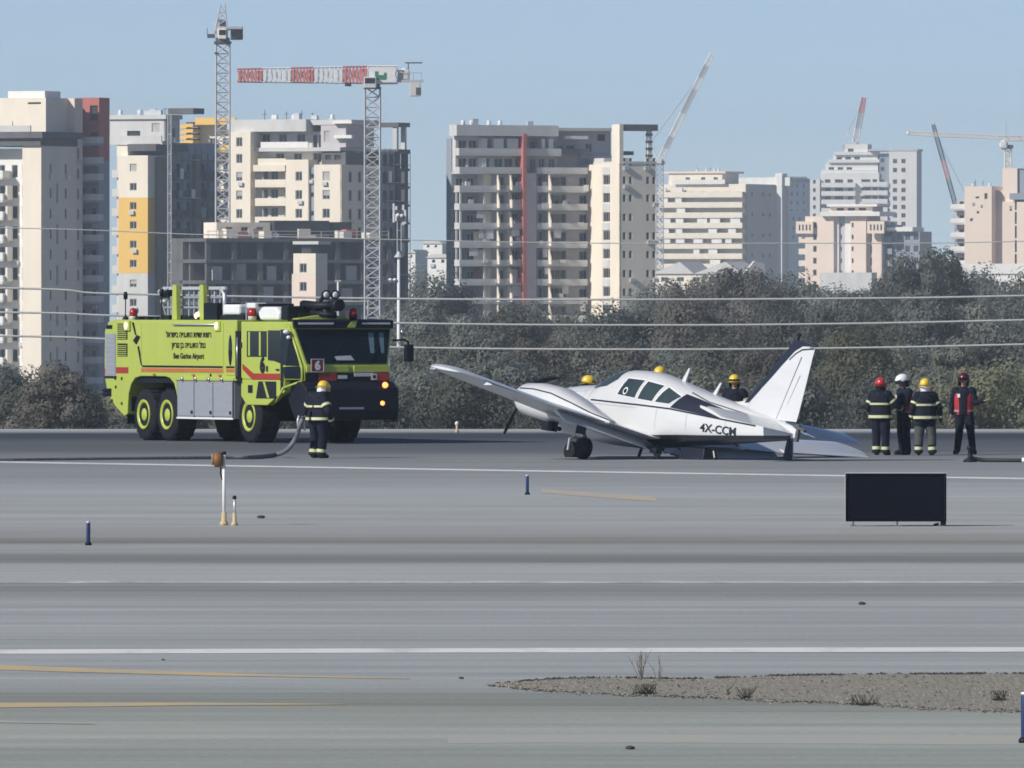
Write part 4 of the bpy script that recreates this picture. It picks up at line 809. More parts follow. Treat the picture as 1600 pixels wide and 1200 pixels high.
    def band(name, a, c, t0, t1, r0, r1, m, sx=1.0, arc=None, n=20):
        a, c = Vector(a), Vector(c); d = c - a; dn = d.normalized(); ref = Vector((0, 1, 0)) if abs(dn.y) < .9 else Vector((1, 0, 0)); u = dn.cross(ref).normalized(); v = u.cross(dn); q = MB(); rings = []
        for t, r in ((t0, r0), ((t0 + t1) / 2, (r0 + r1) / 2 * 1.02), (t1, r1)):
            rings.append([a + d * t + (u * math.cos(2 * PI * i / n) * sx + v * math.sin(2 * PI * i / n)) * r for i in range(n)])
        q.loft(rings, caps=False); return q.build(name, m, T, True)
    # coat or vest, hanging free of the body
    pv, ch = P['pelvis'], P['chest']
    if turn:
        q = MB(); up = (ch - pv); rings = []
        for t, r in ((-.27, .215), (-.24, .218), (-.05, .203), (.4, .190), (.8, .198), (1.05, .192), (1.25, .14)):
            c = pv + up * t; wv = random.uniform(-.006, .006); rings.append([c + Vector((math.cos(2 * PI * i / 28) * (r * g * 1.12 + wv), math.sin(2 * PI * i / 28) * (r * g * .82 + wv) + .008 * math.sin(i * 2.4), 0)) for i in range(28)])
        q.loft(rings, caps=False); q.build('coat', MT['cloth'], T, True)
        def hoop(z0, z1, r, a0=0, a1=28):
            q = MB(); rings = []
            for t in (z0, z1):
                c = pv + up * t; rings.append([c + Vector((math.cos(2 * PI * i / 28) * r * g * 1.12, math.sin(2 * PI * i / 28) * r * g * .82 + .008 * math.sin(i * 2.4), 0)) for i in range(a0, a1 + 1)])
            q.loft(rings, caps=False, closed=False); q.build('reflective_band', MT['reflect'], T, True)
        hoop(-.19, -.02, .2245)
        if not (extra or {}).get('noback'): hoop(.60, .72, .206, 15, 27)
        hoop(.60, .70, .206, 2, 12)
        for s_ in 'LR':
            band('reflective_band', P['el' + s_], P['wr' + s_], .70, .92, .062 * g, .056 * g, MT['reflect'])
            band('reflective_band', P['sh' + s_], P['el' + s_], .52, .68, .086 * g, .082 * g, MT['reflect'])
            band('reflective_band', P['kn' + s_], P['an' + s_], .74, .92, .084 * g, .082 * g, MT['reflect'])
            band('cuff', P['kn' + s_], P['an' + s_], .92, 1.08, .084 * g, .088 * g, MT['cloth'])
        if (extra or {}).get('knees'):
            for s_ in 'LR': band('knee_patch', P['hip' + s_], P['kn' + s_], .55, 1.0, .108 * g, .096 * g, MT['kneecloth']); band('knee_patch', P['kn' + s_], P['an' + s_], 0.0, .62, .094 * g, .085 * g, MT['kneecloth'])
    else:
        q = MB(); up = (ch - pv); rings = []
        for t, r in ((-.14, .185), (0, .187), (.4, .185), (.8, .196), (1.05, .19), (1.22, .155)):
            c = pv + up * t; rings.append([c + Vector((math.cos(2 * PI * i / 28) * r * g * 1.12, math.sin(2 * PI * i / 28) * r * g * .80, 0)) for i in range(28)])
        vst = MB(); k = (extra or {}).get('open', 3)                # vest hangs open at the front (+Y)
        lo = 7 + k; vst.loft([[r[(lo + i) % 28] for i in range(28 - 2 * k + 1)] for r in rings], caps=False, closed=False); vst.build('vest', MT['vest'], T, True)
        for t0, t1 in ((.02, .13),):
            bb = MB(); rr = []
            for t in (t0, t1):
                c = pv + up * t; rr.append([c + Vector((math.cos(2 * PI * i / 28) * .192 * g * 1.12, math.sin(2 * PI * i / 28) * .192 * g * .80, 0)) for i in range(lo, lo + 28 - 2 * k + 1)])
            bb.loft(rr, caps=False, closed=False); bb.build('reflective_band', mat('dull_silver_tape', (.40, .26, .26), .5), T, True)
        bb = MB(); bb.slab([Vector((.07, .158 * g, 1.28)), Vector((.13, .148 * g, 1.28)), Vector((.13, .148 * g, 1.36)), Vector((.07, .158 * g, 1.36))], .008); bb.build('badge', MT['boxwhite'], T)
        if (extra or {}).get('sleeves'):
            for s_ in 'LR': band('sleeve', P['sh' + s_], P['el' + s_], .05, .8, .094 * g, .082 * g, MT['vest'])
    # helmet with brim, neck guard and visor
    def H_(mb): mb.v = [tuple(hd + RT @ (Vector(p) * 1.1)) for p in mb.v]; return mb
    q = MB(); rings = []
    for z, r in ((-.005, .128), (.03, .130), (.07, .125), (.11, .105), (.14, .07), (.157, .02)): rings.append([(math.cos(2 * PI * i / 22) * r * .92, math.sin(2 * PI * i / 22) * r * 1.12 - .008, z) for i in range(22)])
    q.loft(rings); hm = H_(q).build('helmet', MT[helmet], T, True)
    q = MB(); rings = []
    for z, r in ((.0, .126), (-.012, .15), (-.006, .152)): rings.append([(math.cos(2 * PI * i / 22) * r * .94, math.sin(2 * PI * i / 22) * r * (1.14 if math.sin(2 * PI * i / 22) > 0 else 1.18) - .008, z - (.03 if math.sin(2 * PI * i / 22) < -.3 else 0)) for i in range(22)])
    q.loft(rings, caps=False); H_(q).build('brim', MT[helmet] if helmet != 'hwhite' else MT['black'], hm, True)
    q = MB(); q.prism([(-.010, .0), (.010, .0), (.008, .15), (-.008, .15)], 'y', -.12, .10); q.v = [(x, y, .03 + .135 * math.sqrt(max(0, 1 - ((y + .008) / .145) ** 2)) * (1 if z > .07 else .8)) for x, y, z in q.v]; H_(q).build('crest', MT[helmet], hm, True)
    q = MB(); rings = []
    for z, r in ((-.02, .115), (-.07, .118), (-.13, .105)): rings.append([(math.cos(a) * r * .95, math.sin(a) * r * 1.05 - .01, z) for a in [PI * 1.02 + PI * .96 * i / 10 for i in range(11)]])
    q.loft(rings, caps=False, closed=False); H_(q).build('neck_guard', MT[nape or 'black'], hm, True)
    q = MB(); rings = []
    for z, r in ((.055, .134), (.02, .142)): rings.append([(math.cos(a) * r * .95, math.sin(a) * r * 1.12, z) for a in [PI * .12 + PI * .76 * i / 10 for i in range(11)]])
    q.loft(rings, caps=False, closed=False); H_(q).build('visor', MT['glass'], hm, True)
    return T
Yp = ground_Y(712)
GR = 'firefighters and responders at the scene'
ff = person('firefighter in dark striped turnout gear and yellow helmet holding a hose beside the fire truck', 497, 716, ground_Y(716), R(-48),
    dict(chest=(0, .05, 1.32), neck=(0, .10, 1.46), head=(0, .17, 1.57), elL=(-.40, .0, 1.10), elR=(.38, -.02, 1.08), wrL=(-.30, .20, .90), wrR=(.33, .12, .86), knL=(-.12, .03, .5), knR=(.14, .03, .5)), 'turnout', 'hyellow', head_tilt=R(-22), bulk=1.38, nape='hwhite', hands=dict(L=dict(m=7, curl=45), R=dict(m=4, curl=55)), scale=1.0)
person('firefighter in turnout gear and red helmet seen from behind at the right wing tip', 1376, 711, ground_Y(711.5), R(-28),
    dict(head=(-.02, .05, 1.62), elR=(.37, .08, 1.18), wrR=(.38, .30, 1.10), elL=(-.30, -.06, 1.12), wrL=(-.22, .10, .95), anL=(-.10, -.02, .10), anR=(.12, .02, .10)), 'turnout', 'hred', head_turn=R(20), bulk=1.20, hands=dict(R=dict(curl=20)))
person('responder in white helmet and red vest with dark trousers between the red and yellow helmets', 1413, 711, ground_Y(711.0), R(118),
    dict(head=(0, .06, 1.62), elL=(-.24, .12, 1.14), wrL=(-.15, .30, 1.12), elR=(.25, .06, 1.14), wrR=(.14, .28, 1.06), neck=(0, .03, 1.48)), 'vest', 'hwhite', head_turn=R(-10), head_tilt=R(-18), bulk=1.05, scale=1.04, extra=dict(open=4), hands=dict(L=dict(curl=20), R=dict(curl=20)))
person('firefighter in yellow helmet and striped turnout gear standing with his back to the camera', 1446, 712, ground_Y(712), R(6),
    dict(elL=(-.31, -.03, 1.13), elR=(.33, -.03, 1.13), wrL=(-.32, .04, .90), wrR=(.36, .02, .88), knL=(-.15, .02, .5), knR=(.15, .02, .5), anL=(-.165, -.02, .1), anR=(.165, -.02, .1)), 'turnout', 'hyellow', head_turn=R(-14), bulk=1.20, scale=.985, nape='hwhite', extra=dict(knees=1), hands=dict(R=dict(curl=40), L=dict(curl=35)))
person('responder in maroon helmet and red vest standing apart with one arm held out', 1506, 710, ground_Y(710), R(172),
    dict(elL=(-.26, .06, 1.16), wrL=(-.45, .20, 1.20), elR=(.27, -.02, 1.13), wrR=(.28, .04, .92), knL=(-.16, .03, .5), knR=(.10, .03, .5), anL=(-.20, -.02, .1), anR=(.15, .0, .1), toL=(-.27, .12, .045), toR=(.19, .16, .045)), 'vest', 'hdark', bulk=1.05, scale=1.05,
    hands=dict(L=dict(dir=(-.85, .25, .18), n=(.1, .1, 1), curl=8)), extra=dict(open=2))
person('firefighter in pale yellow helmet standing behind the aircraft just ahead of its tail fin', 1148, 712, 270.5, R(165), dict(elL=(-.30, .0, 1.15), elR=(.30, .0, 1.15)), 'turnout', 'hyellow', bulk=1.15, scale=1.03, head_turn=R(10))
person('firefighter behind the aircraft nose with only the yellow helmet showing', 907, 712, 272.0, R(-84), dict(head=(0, .19, 1.58), neck=(0, .10, 1.46)), 'turnout', 'hyellow', bulk=1.15, scale=1.04, head_tilt=R(-10))
person('firefighter behind the aircraft cabin roof with only the helmet crown showing', 1031, 712, 273.5, R(-20), {}, 'turnout', 'hyellow', bulk=1.15, scale=1.125)
# ------------------------------------------------------------------ hoses
def spline(pts, n=10):
    P = [Vector(p) for p in pts]; out = []
    for i in range(len(P) - 1):
        p0, p1, p2, p3 = P[max(0, i - 1)], P[i], P[i + 1], P[min(len(P) - 1, i + 2)]
        for j in range(n):
            t = j / n; out.append(.5 * ((2 * p1) + (-p0 + p2) * t + (2 * p0 - 5 * p1 + 4 * p2 - p3) * t * t + (-p0 + 3 * p1 - 3 * p2 + p3) * t ** 3))
    return out + [P[-1]]
def G(px, py, z=.05): 
    p = at(px, py, ground_Y(py)); return (p.x, p.y, z)
Yf = ground_Y(716)
hp = [at(474, 652, Yf - .3), at(469, 664, Yf - .35), at(462, 685, Yf - .1), at(448, 703, Yf + .1), G(430, 714.5, .06), G(395, 717.5), G(350, 718), G(250, 719), G(100, 720.5), G(-80, 722), G(-300, 722)]
hb = thing('fire_hose', 'grey fire hose running from the firefighter\'s hand along the runway to the left edge', 'hose', (hp[0].x, hp[0].y, 0))
b = MB(); sp = spline(hp); b.tube([p - Vector(hb.location) for p in sp], [max(.034, .055 - .0006 * max(0, i - 40)) for i in range(len(sp))], 10); b.build('hose_line', MT['hose'], hb, True)
b = MB(); p0, p1 = sp[0] - Vector(hb.location), sp[4] - Vector(hb.location); b.tube([p0 + (p0 - p1).normalized() * .25, p0, p1], [.035, .05, .06], 10); b.build('nozzle', MT['black'], hb, True)
b = MB()
for dx, dz in ((-.10, .62), (.04, .60)): b.tube([(dx, 0, .98), (dx - .03, -.02, .86), (dx - .01, 0, dz + .04)], .028, 6)
b.build('hose_loop', MT['palegrey'], hb, True)
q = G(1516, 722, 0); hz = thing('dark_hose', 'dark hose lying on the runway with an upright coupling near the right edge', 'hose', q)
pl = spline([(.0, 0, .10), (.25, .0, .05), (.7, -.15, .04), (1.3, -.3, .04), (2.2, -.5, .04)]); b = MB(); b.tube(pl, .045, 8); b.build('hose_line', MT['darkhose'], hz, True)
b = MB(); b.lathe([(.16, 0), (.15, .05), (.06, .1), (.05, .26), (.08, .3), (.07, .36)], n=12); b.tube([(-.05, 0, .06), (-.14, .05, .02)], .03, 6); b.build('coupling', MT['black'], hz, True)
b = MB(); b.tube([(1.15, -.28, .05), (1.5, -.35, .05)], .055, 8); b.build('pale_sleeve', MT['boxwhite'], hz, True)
q = G(1010, 702, 0)
# ------------------------------------------------------------------ town: buildings
class Bld:
    def __init__(s, name, label, px0, Y, phi, base=-10.0, cat='building'):
        s.s = FPX / Y; s.phi = R(phi); s.px0 = px0; s.base = base
        s.o = thing(name, label, cat, ((px0 - 800) / s.s, Y, base), -s.phi); s.cache = {}
    def U(s, px, v=0.0): return ((px - s.px0) / s.s - v * math.sin(s.phi)) / math.cos(s.phi)
    def V(s, px, u):    # depth of a point seen at column px on the side wall at u
        return ((px - s.px0) / s.s - u * math.cos(s.phi)) / math.sin(s.phi)
    def Z(s, py): return CAMH - (py - HORY) / s.s - s.base
    def map(s, side, off):
        return {'F': lambda a, z, d: (a, off + d, z), 'R': lambda a, z, d: (off - d, a, z), 'L': lambda a, z, d: (off + d, a, z)}[side]
    def box(s, name, u0, u1, v0, v1, z0, z1, m, kind_=None):
        b = MB(); b.box(u0, u1, v0, v1, z0, z1); o = b.build(name, MT[m], s.o)
        return o
    def wall(s, u0, u1, v0, v1, z0, z1, m, F=(), Rr=(), L=(), name='wall', t=.28):
        """one volume; each listed opening is a real hole with its own window set into it"""
        b = MB(); iu0, iu1, iv0 = u0 + (t if L else 0), u1 - (t if Rr else 0), v0 + (t if F else 0)
        b.box(iu0, iu1, iv0, v1, z0, z1)
        for side, ops, off, a0, a1 in (('F', F, v0, u0, u1), ('R', Rr, u1, v0, v1), ('L', L, u0, v0, v1)):
            if not ops: continue
            f = s.map(side, off); A = sorted({a0, a1} | {min(max(x, a0), a1) for o in ops for x in o[:2]}); Zs = sorted({z0, z1} | {min(max(x, z0), z1) for o in ops for x in o[2:4]})
            for i in range(len(A) - 1):
                for j in range(len(Zs) - 1):
                    ca, cz = (A[i] + A[i + 1]) / 2, (Zs[j] + Zs[j + 1]) / 2
                    if any(o[0] < ca < o[1] and o[2] < cz < o[3] for o in ops): continue
                    b.add([f(A[i], Zs[j], 0), f(A[i + 1], Zs[j], 0), f(A[i + 1], Zs[j + 1], 0), f(A[i], Zs[j + 1], 0)], [(0, 1, 2, 3)])
            for o in ops:
                x0, x1, y0, y1 = o[:4]
                for p in (((x0, y0), (x1, y0)), ((x1, y0), (x1, y1)), ((x1, y1), (x0, y1)), ((x0, y1), (x0, y0))):
                    b.add([f(*p[0], 0), f(*p[1], 0), f(*p[1], t), f(*p[0], t)], [(0, 1, 2, 3)])
            # rim of the panel at its outer ends
            b.add([f(a0, z1, 0), f(a1, z1, 0), f(a1, z1, t), f(a0, z1, t)], [(0, 1, 2, 3)]); b.add([f(a0, z0, 0), f(a0, z1, 0), f(a0, z1, t), f(a0, z0, t)], [(0, 1, 2, 3)]); b.add([f(a1, z0, 0), f(a1, z1, 0), f(a1, z1, t), f(a1, z0, t)], [(0, 1, 2, 3)])
            for o in ops: s.window(side, off, *o)
        return b.build(name, MT[m], s.o, fix=False)
    def window(s, side, off, a0, a1, z0, z1, style=None):
        style = style or random.choices(('g', 'b', 's'), (6, 2, 1))[0]
        w_, h = round(a1 - a0, 2), round(z1 - z0, 2); key = (side, w_, h, style)
        if key not in s.cache:
            b = MB(); f = s.map(side, 0); fr = min(.12, w_ * .12)
            def bar(x0, x1, y0, y1, d0, d1, mi):
                P = [f(x, y, d) for x, y, d in ((x0, y0, d0), (x1, y0, d0), (x1, y0, d1), (x0, y0, d1), (x0, y1, d0), (x1, y1, d0), (x1, y1, d1), (x0, y1, d1))]
                b.add(P, ((0, 1, 2, 3), (4, 5, 6, 7), (0, 1, 5, 4), (1, 2, 6, 5), (2, 3, 7, 6), (3, 0, 4, 7)), mi)
            hw, hh = w_ / 2, h / 2
            if style == 'd': bar(-hw, hw, -hh, hh, .24, .27, 3)
            else:
                bar(-hw, hw, -hh, hh, .20, .26, 1)
                for x0, x1, y0, y1 in ((-hw, hw, -hh, -hh + fr), (-hw, hw, hh - fr, hh), (-hw, -hw + fr, -hh + fr, hh - fr), (hw - fr, hw, -hh + fr, hh - fr)): bar(x0, x1, y0, y1, .12, .199, 0)
                n = max(1, int(w_ / 1.2)) if w_ > 1.0 else 0
                for k in range(1, n + 1):
                    x = -hw + w_ * k / (n + 1); bar(x - fr / 3, x + fr / 3, -hh + fr, hh - fr, .14, .199, 0)
                if style == 'b': bar(-hw + fr, hw - fr, -hh + fr + h * .35, hh - fr, .15, .17, 2)
                if style == 's': bar(-hw + fr, hw - fr, -hh + fr, hh - fr, .15, .17, 2)
            s.cache[key] = b.mesh('window', [MT['frame'], MT['pane'], MT['blind'], MT['dark']])
        f = s.map(side, off)
        if s.s > 8 and style != 'd' and w_ < 1.7 and random.random() < .16:
            if 'ac' + side not in s.cache:
                q = MB(); P = [f(x, z, d) for d in (-.38, 0) for x, z in ((-.42, -.3), (.42, -.3), (.42, .3), (-.42, .3))]; c0 = Vector(f(0, 0, 0)); q.add([Vector(p) - c0 for p in P], ((0, 1, 2, 3), (4, 5, 6, 7), (0, 1, 5, 4), (1, 2, 6, 5), (2, 3, 7, 6), (3, 0, 4, 7))); s.cache['ac' + side] = q.mesh('air_conditioner', MT['palegrey'])
            put('air_conditioner', s.cache['ac' + side], s.o, f((a0 + a1) / 2 + random.choice((-.2, .3)), z0 - .45, -.01))
        put('window', s.cache[key], s.o, f((a0 + a1) / 2, (z0 + z1) / 2, 0))
    def balcony(s, u0, u1, v0, v1, z, m='conc', h=1.05, par=True, th=.28, pm=None, side=True, gap=0):
        key = ('bal', round(u1 - u0, 2), round(v1 - v0, 2), m, round(h, 2), par, pm, gap)
        if key not in s.cache:
            L_, D = u1 - u0, v1 - v0; b = MB(); b.box(0, L_, 0, D, -th, 0)
            if par:
                b.box(0, L_, -.02, .12, gap + .0, h, 1)
                if side: b.box(0, .12, .12, D, 0, h, 1); b.box(L_ - .12, L_, .12, D, 0, h, 1)
            s.cache[key] = b.mesh('balcony', [MT[m], MT[pm or m]])
        put('balcony', s.cache[key], s.o, (u0, v0, z))
    def roof_clutter(s, u0, u1, v, z, n, seed=1):
        rnd = random.Random(seed)
        for k in range(n):
            u = rnd.uniform(u0, u1)
            if rnd.random() < .45:
                b = MB(); b.lathe([(.3, 0), (.34, .1), (.34, .75), (.2, .85)], n=10); b.box(-.5, .5, -.3, .3, 0, .12); put('water_tank', b.mesh('water_tank', MT['boxwhite'], True), s.o, (u, v, z))
            elif rnd.random() < .5:
                b = MB(); b.tube([(0, 0, 0), (0, 0, rnd.uniform(1, 2.4))], .06, 5); b.box(-.4, .4, -.03, .03, .9, .98); put('roof_aerial', b.mesh('roof_aerial', MT['darksteel']), s.o, (u, v, z))
            else:
                b = MB(); b.box(-.5, .5, -.4, .4, 0, rnd.uniform(.6, 1.2)); put('roof_unit', b.mesh('roof_unit', MT['palegrey']), s.o, (u, v, z))
def scaffold(B, u, v0, v1, z0, z1, dz, dv, seed):
    """tube scaffold standing off a side wall, with a few deck boards and sheets left on it"""
    rnd = random.Random(seed); b = MB(); v = v0
    while v <= v1: b.tube([(u, v, B.Z(700)), (u, v, z1 + rnd.uniform(-.5, 1))], .06, 4); v += dv
    z = z0
    while z < z1: b.tube([(u, v0, z), (u, v1, z)], .05, 4); z += dz
    b.build('scaffold', MT['darksteel'], B.o); z = z0
    while z < z1:
        for k in range(3):
            a = rnd.uniform(v0, v1 - 3)
            if rnd.random() < .6: B.box('deck_board', u - .5, u - .1, a, a + rnd.uniform(1.5, 4), z + .06, z + .2, 'conc')
            if rnd.random() < .22: B.box('sheet', u + .08, u + .12, a, a + rnd.uniform(.8, 1.8), z + .1, z + rnd.uniform(1.0, 2.2), rnd.choice(('wwall', 'bluegrey_shade', 'lconc')))
        z += dz
def frange(a, b, st):
    out = []
    while a < b: out.append(a); a += st
    return out
# --- centre apartment block: balcony front in shade, tall projecting wing lit from the left
def centre_block():
    B = Bld('apartment_block', 'apartment block in the middle with a thin red pillar and a tall lit projecting wing', 718, 1860, -25); Z = B.Z; U = B.U
    fl = [Z(529 + 29 * k) for k in range(3, 0, -1)] + [Z(p) for p in (529, 500, 472, 443, 413, 384, 355, 325, 297)]; fh = 2.98; top = Z(268); z0 = 0
    ops = []
    for z in fl:
        ops += [(7.6, 8.9, z + .1, z + 2.2, 'g'), (U(842, 2) , U(847, 2), z + .2, z + 2.3, 'g'), (U(858, 2) , U(885, 2), z + .1, z + 2.3, 'g'), (U(905, 2), U(920, 2), z + .3, z + 2.2, 'g')]
        ops += [(U(790, 2), U(812, 2), z + .1, z + 2.3, 'g')]
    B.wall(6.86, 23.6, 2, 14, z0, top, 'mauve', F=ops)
    B.wall(2.25, 6.84, 8, 10, z0, Z(215), 'bluegrey_shade', F=[(a, a + 1.3, z + .4, z + 2.1, 'g') for z in fl + [top, Z(240)] for a in (3.0, 5.0)])
    for z in fl[4:10]: B.box('red_panel', 6.2, 6.855, 6.2, 7.9, z + .02, z + 2.6, 'redwall') if z in fl[6:9] else None
    for i, z in enumerate(fl + [top]):
        B.balcony(0, 11.05, 0, 2, z, 'conc', .75, True, .3, 'lconc' if i > 7 else 'conc'); B.balcony(2.25, 6.84, 2.02, 7.98, z, 'conc', 0, False, .3)
        B.balcony(13.75, 22.9, 0, 2, z, 'conc', .75, True, .3)
        if i < len(fl):
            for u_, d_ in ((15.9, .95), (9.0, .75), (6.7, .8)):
                q = MB(); q.prism([(.12, z + .02), (-d_, z + .02), (-d_ * .9, z + .9), (-.02, z + 2.5), (.12, z + 2.5)], 'x', u_, u_ + .18); q.build('sunlit_wedge', MT['cream'], B.o)  # cream wedges added to imitate sunlit triangles on the side walls
            B.box('party_wall', 16.0, 16.24, .15, 2, z, z + 2.65, 'cream'); B.box('party_wall', 8.95, 9.2, .4, 2, z, z + 2.65, 'cream'); B.box('party_wall', 6.6, 6.84, 2.3, 5.0, z, z + 2.65, 'cream')
            if i in (4, 5, 6): B.box('white_screen', 9.25, 10.9, 1.2, 1.6, z, z + 2.3, 'cream')
            if i in (7, 8): B.box('white_screen', 3.4, 5.0, 1.6, 1.9, z, z + 2.3, 'cream')
    rc = random.Random(17)
    for z in fl[1:]:
        for u0_, u1_ in ((.8, 8), (9.4, 10.6), (14.2, 15.4), (16.6, 22.4)):
            for k in range(2):
                if rc.random() < .55: u_ = rc.uniform(u0_, u1_); B.box(*rc.choice((('balcony_cloth', u_, u_ + rc.uniform(.5, 1.5), -.12, -.03, z + rc.uniform(-.1, .3), z + rc.uniform(.7, .95), rc.choice(('wwall', 'cream', 'lconc', 'bluegrey_shade', 'redwall'))), ('balcony_blind', u_, u_ + rc.uniform(.8, 1.6), .15, .25, z + rc.uniform(.9, 1.6), z + 2.62, rc.choice(('wwall', 'lconc', 'conc'))), ('balcony_unit', u_, u_ + .8, .2, .7, z + .76, z + 1.4, 'lconc'))))
    for u, v in ((.15, .15), (.15, 1.6), (4.4, .15)): B.box('column', u, u + .28, v, v + .28, z0, Z(300), 'conc')
    B.box('red_pillar', 11.12, 11.74, -.5, 1.9, z0, Z(208), 'redwall'); B.wall(11.8, 13.7, 0, 1.98, z0, top - .2, 'mauve')
    # upper floors and cap
    B.wall(.3, 6.84, 2.2, 3.4, top + .02, Z(212), 'conc', F=[(a, a + 1.5, z + .5, z + 2.2, 'g') for z in (top, Z(240)) for a in (.8, 2.6, 4.8)]); B.wall(6.86, 13.0, 2.2, 12, top + .02, Z(212), 'conc', F=[(a, a + 1.5, z + .5, z + 2.2, 'g') for z in (top, Z(240)) for a in (7.2, 9.0, 11)])
    B.wall(13.02, 18.5, 2.4, 12, top + .02, Z(212), 'mauve', F=[(a, a + 1.1, z + .5, z + 2.2, 'g') for z in (top, Z(240)) for a in (13.6, 15.2, 17)])
    B.balcony(.0, 18.3, .2, 2.15, Z(240), 'lconc', .9, True, .3, 'lconc')
    for k, (a, w_) in enumerate(((4.3, .9), (6.3, 1.8), (8.8, 1.9), (14.9, .6), (16.2, .8))): B.box('awning', a, a + w_, .5, 2.1, Z(233), Z(216), 'wwall')
    B.box('awning', 4.3, 5.0, .5, 2.1, Z(262), Z(246), 'wwall')
    B.box('roof_cap', -.6, 17.6, -.2, 2.6, Z(212), Z(195), 'conc'); B.box('roof_cap', 6.6, 17.6, 2.62, 13, Z(212), Z(196), 'conc')
    B.wall(18.52, 29.2, 4.5, 13, top + .02, Z(203), 'mauve', F=[(19.5, 20.6, Z(240), Z(226), 'g'), (21.2, 22.6, Z(240), Z(226), 'd'), (24.6, 25.8, Z(236), Z(222), 'g'), (26.8, 28.2, Z(218), Z(208), 'd')]); B.box('roof_cap', 17.62, 29.4, 2.5, 12, Z(203) + .02, Z(198), 'lconc'); B.box('floor_deck', 23.5, 29.2, 4.02, 4.48, Z(246), Z(241), 'lconc'); B.box('roof_beam', 19.4, 23.5, 1.0, 2.0, Z(216), Z(211), 'wwall'); B.box('roof_beam', 18.6, 23.5, .5, 4, Z(240), Z(231), 'dconc')
    # projecting wing
    vf = -10.5; wt = Z(256); Lo = []; Ro = []; fl2 = fl + [top]
    for z in fl2[:-1]: Lo += [(-6.9, -4.2, z + .9, z + 2.5, 'g')]
    Fo = [(a, a + .55, z + 1.0, z + 2.2, 'g') for z in fl2 for a in (24.2, 25.3, 28.4, 29.5)]
    B.wall(23.62, 30.1, vf, 4, z0, wt, 'cream', F=Fo, L=Lo); 
    for z in fl2: B.box('spandrel', 23.56, 23.615, -6.9, -4.2, z - .45, z + .75, 'conc')
    B.box('tall_fin', 23.6, 24.3, vf - .02, -7.6, wt + .01, Z(194), 'cream'); B.box('roof_cap', 24.32, 30.2, vf - .1, 4, wt + .01, Z(252), 'lconc')
    B.box('pergola_beam', 24.35, 30.6, vf + .2, -7, Z(204), Z(194), 'dconc'); B.box('pergola_post', 28.9, 29.6, vf + .4, vf + 1.0, Z(252), Z(204) - .01, 'wwall')
    for k in range(4): B.box('post_ring', 28.8, 29.7, vf + .3, vf + 1.1, Z(245 - k * 11), Z(241 - k * 11), 'dconc')
    B.box('roof_beam', 24.35, 26.4, vf + .5, -6, Z(242), Z(236), 'dconc')
    B.wall(24.4, 27.5, -3, 3.5, Z(252) + .01, Z(246), 'conc'); B.roof_clutter(2, 16, 5, Z(195), 7, 4); B.roof_clutter(25, 29, -2, Z(252), 3, 5)
centre_block()
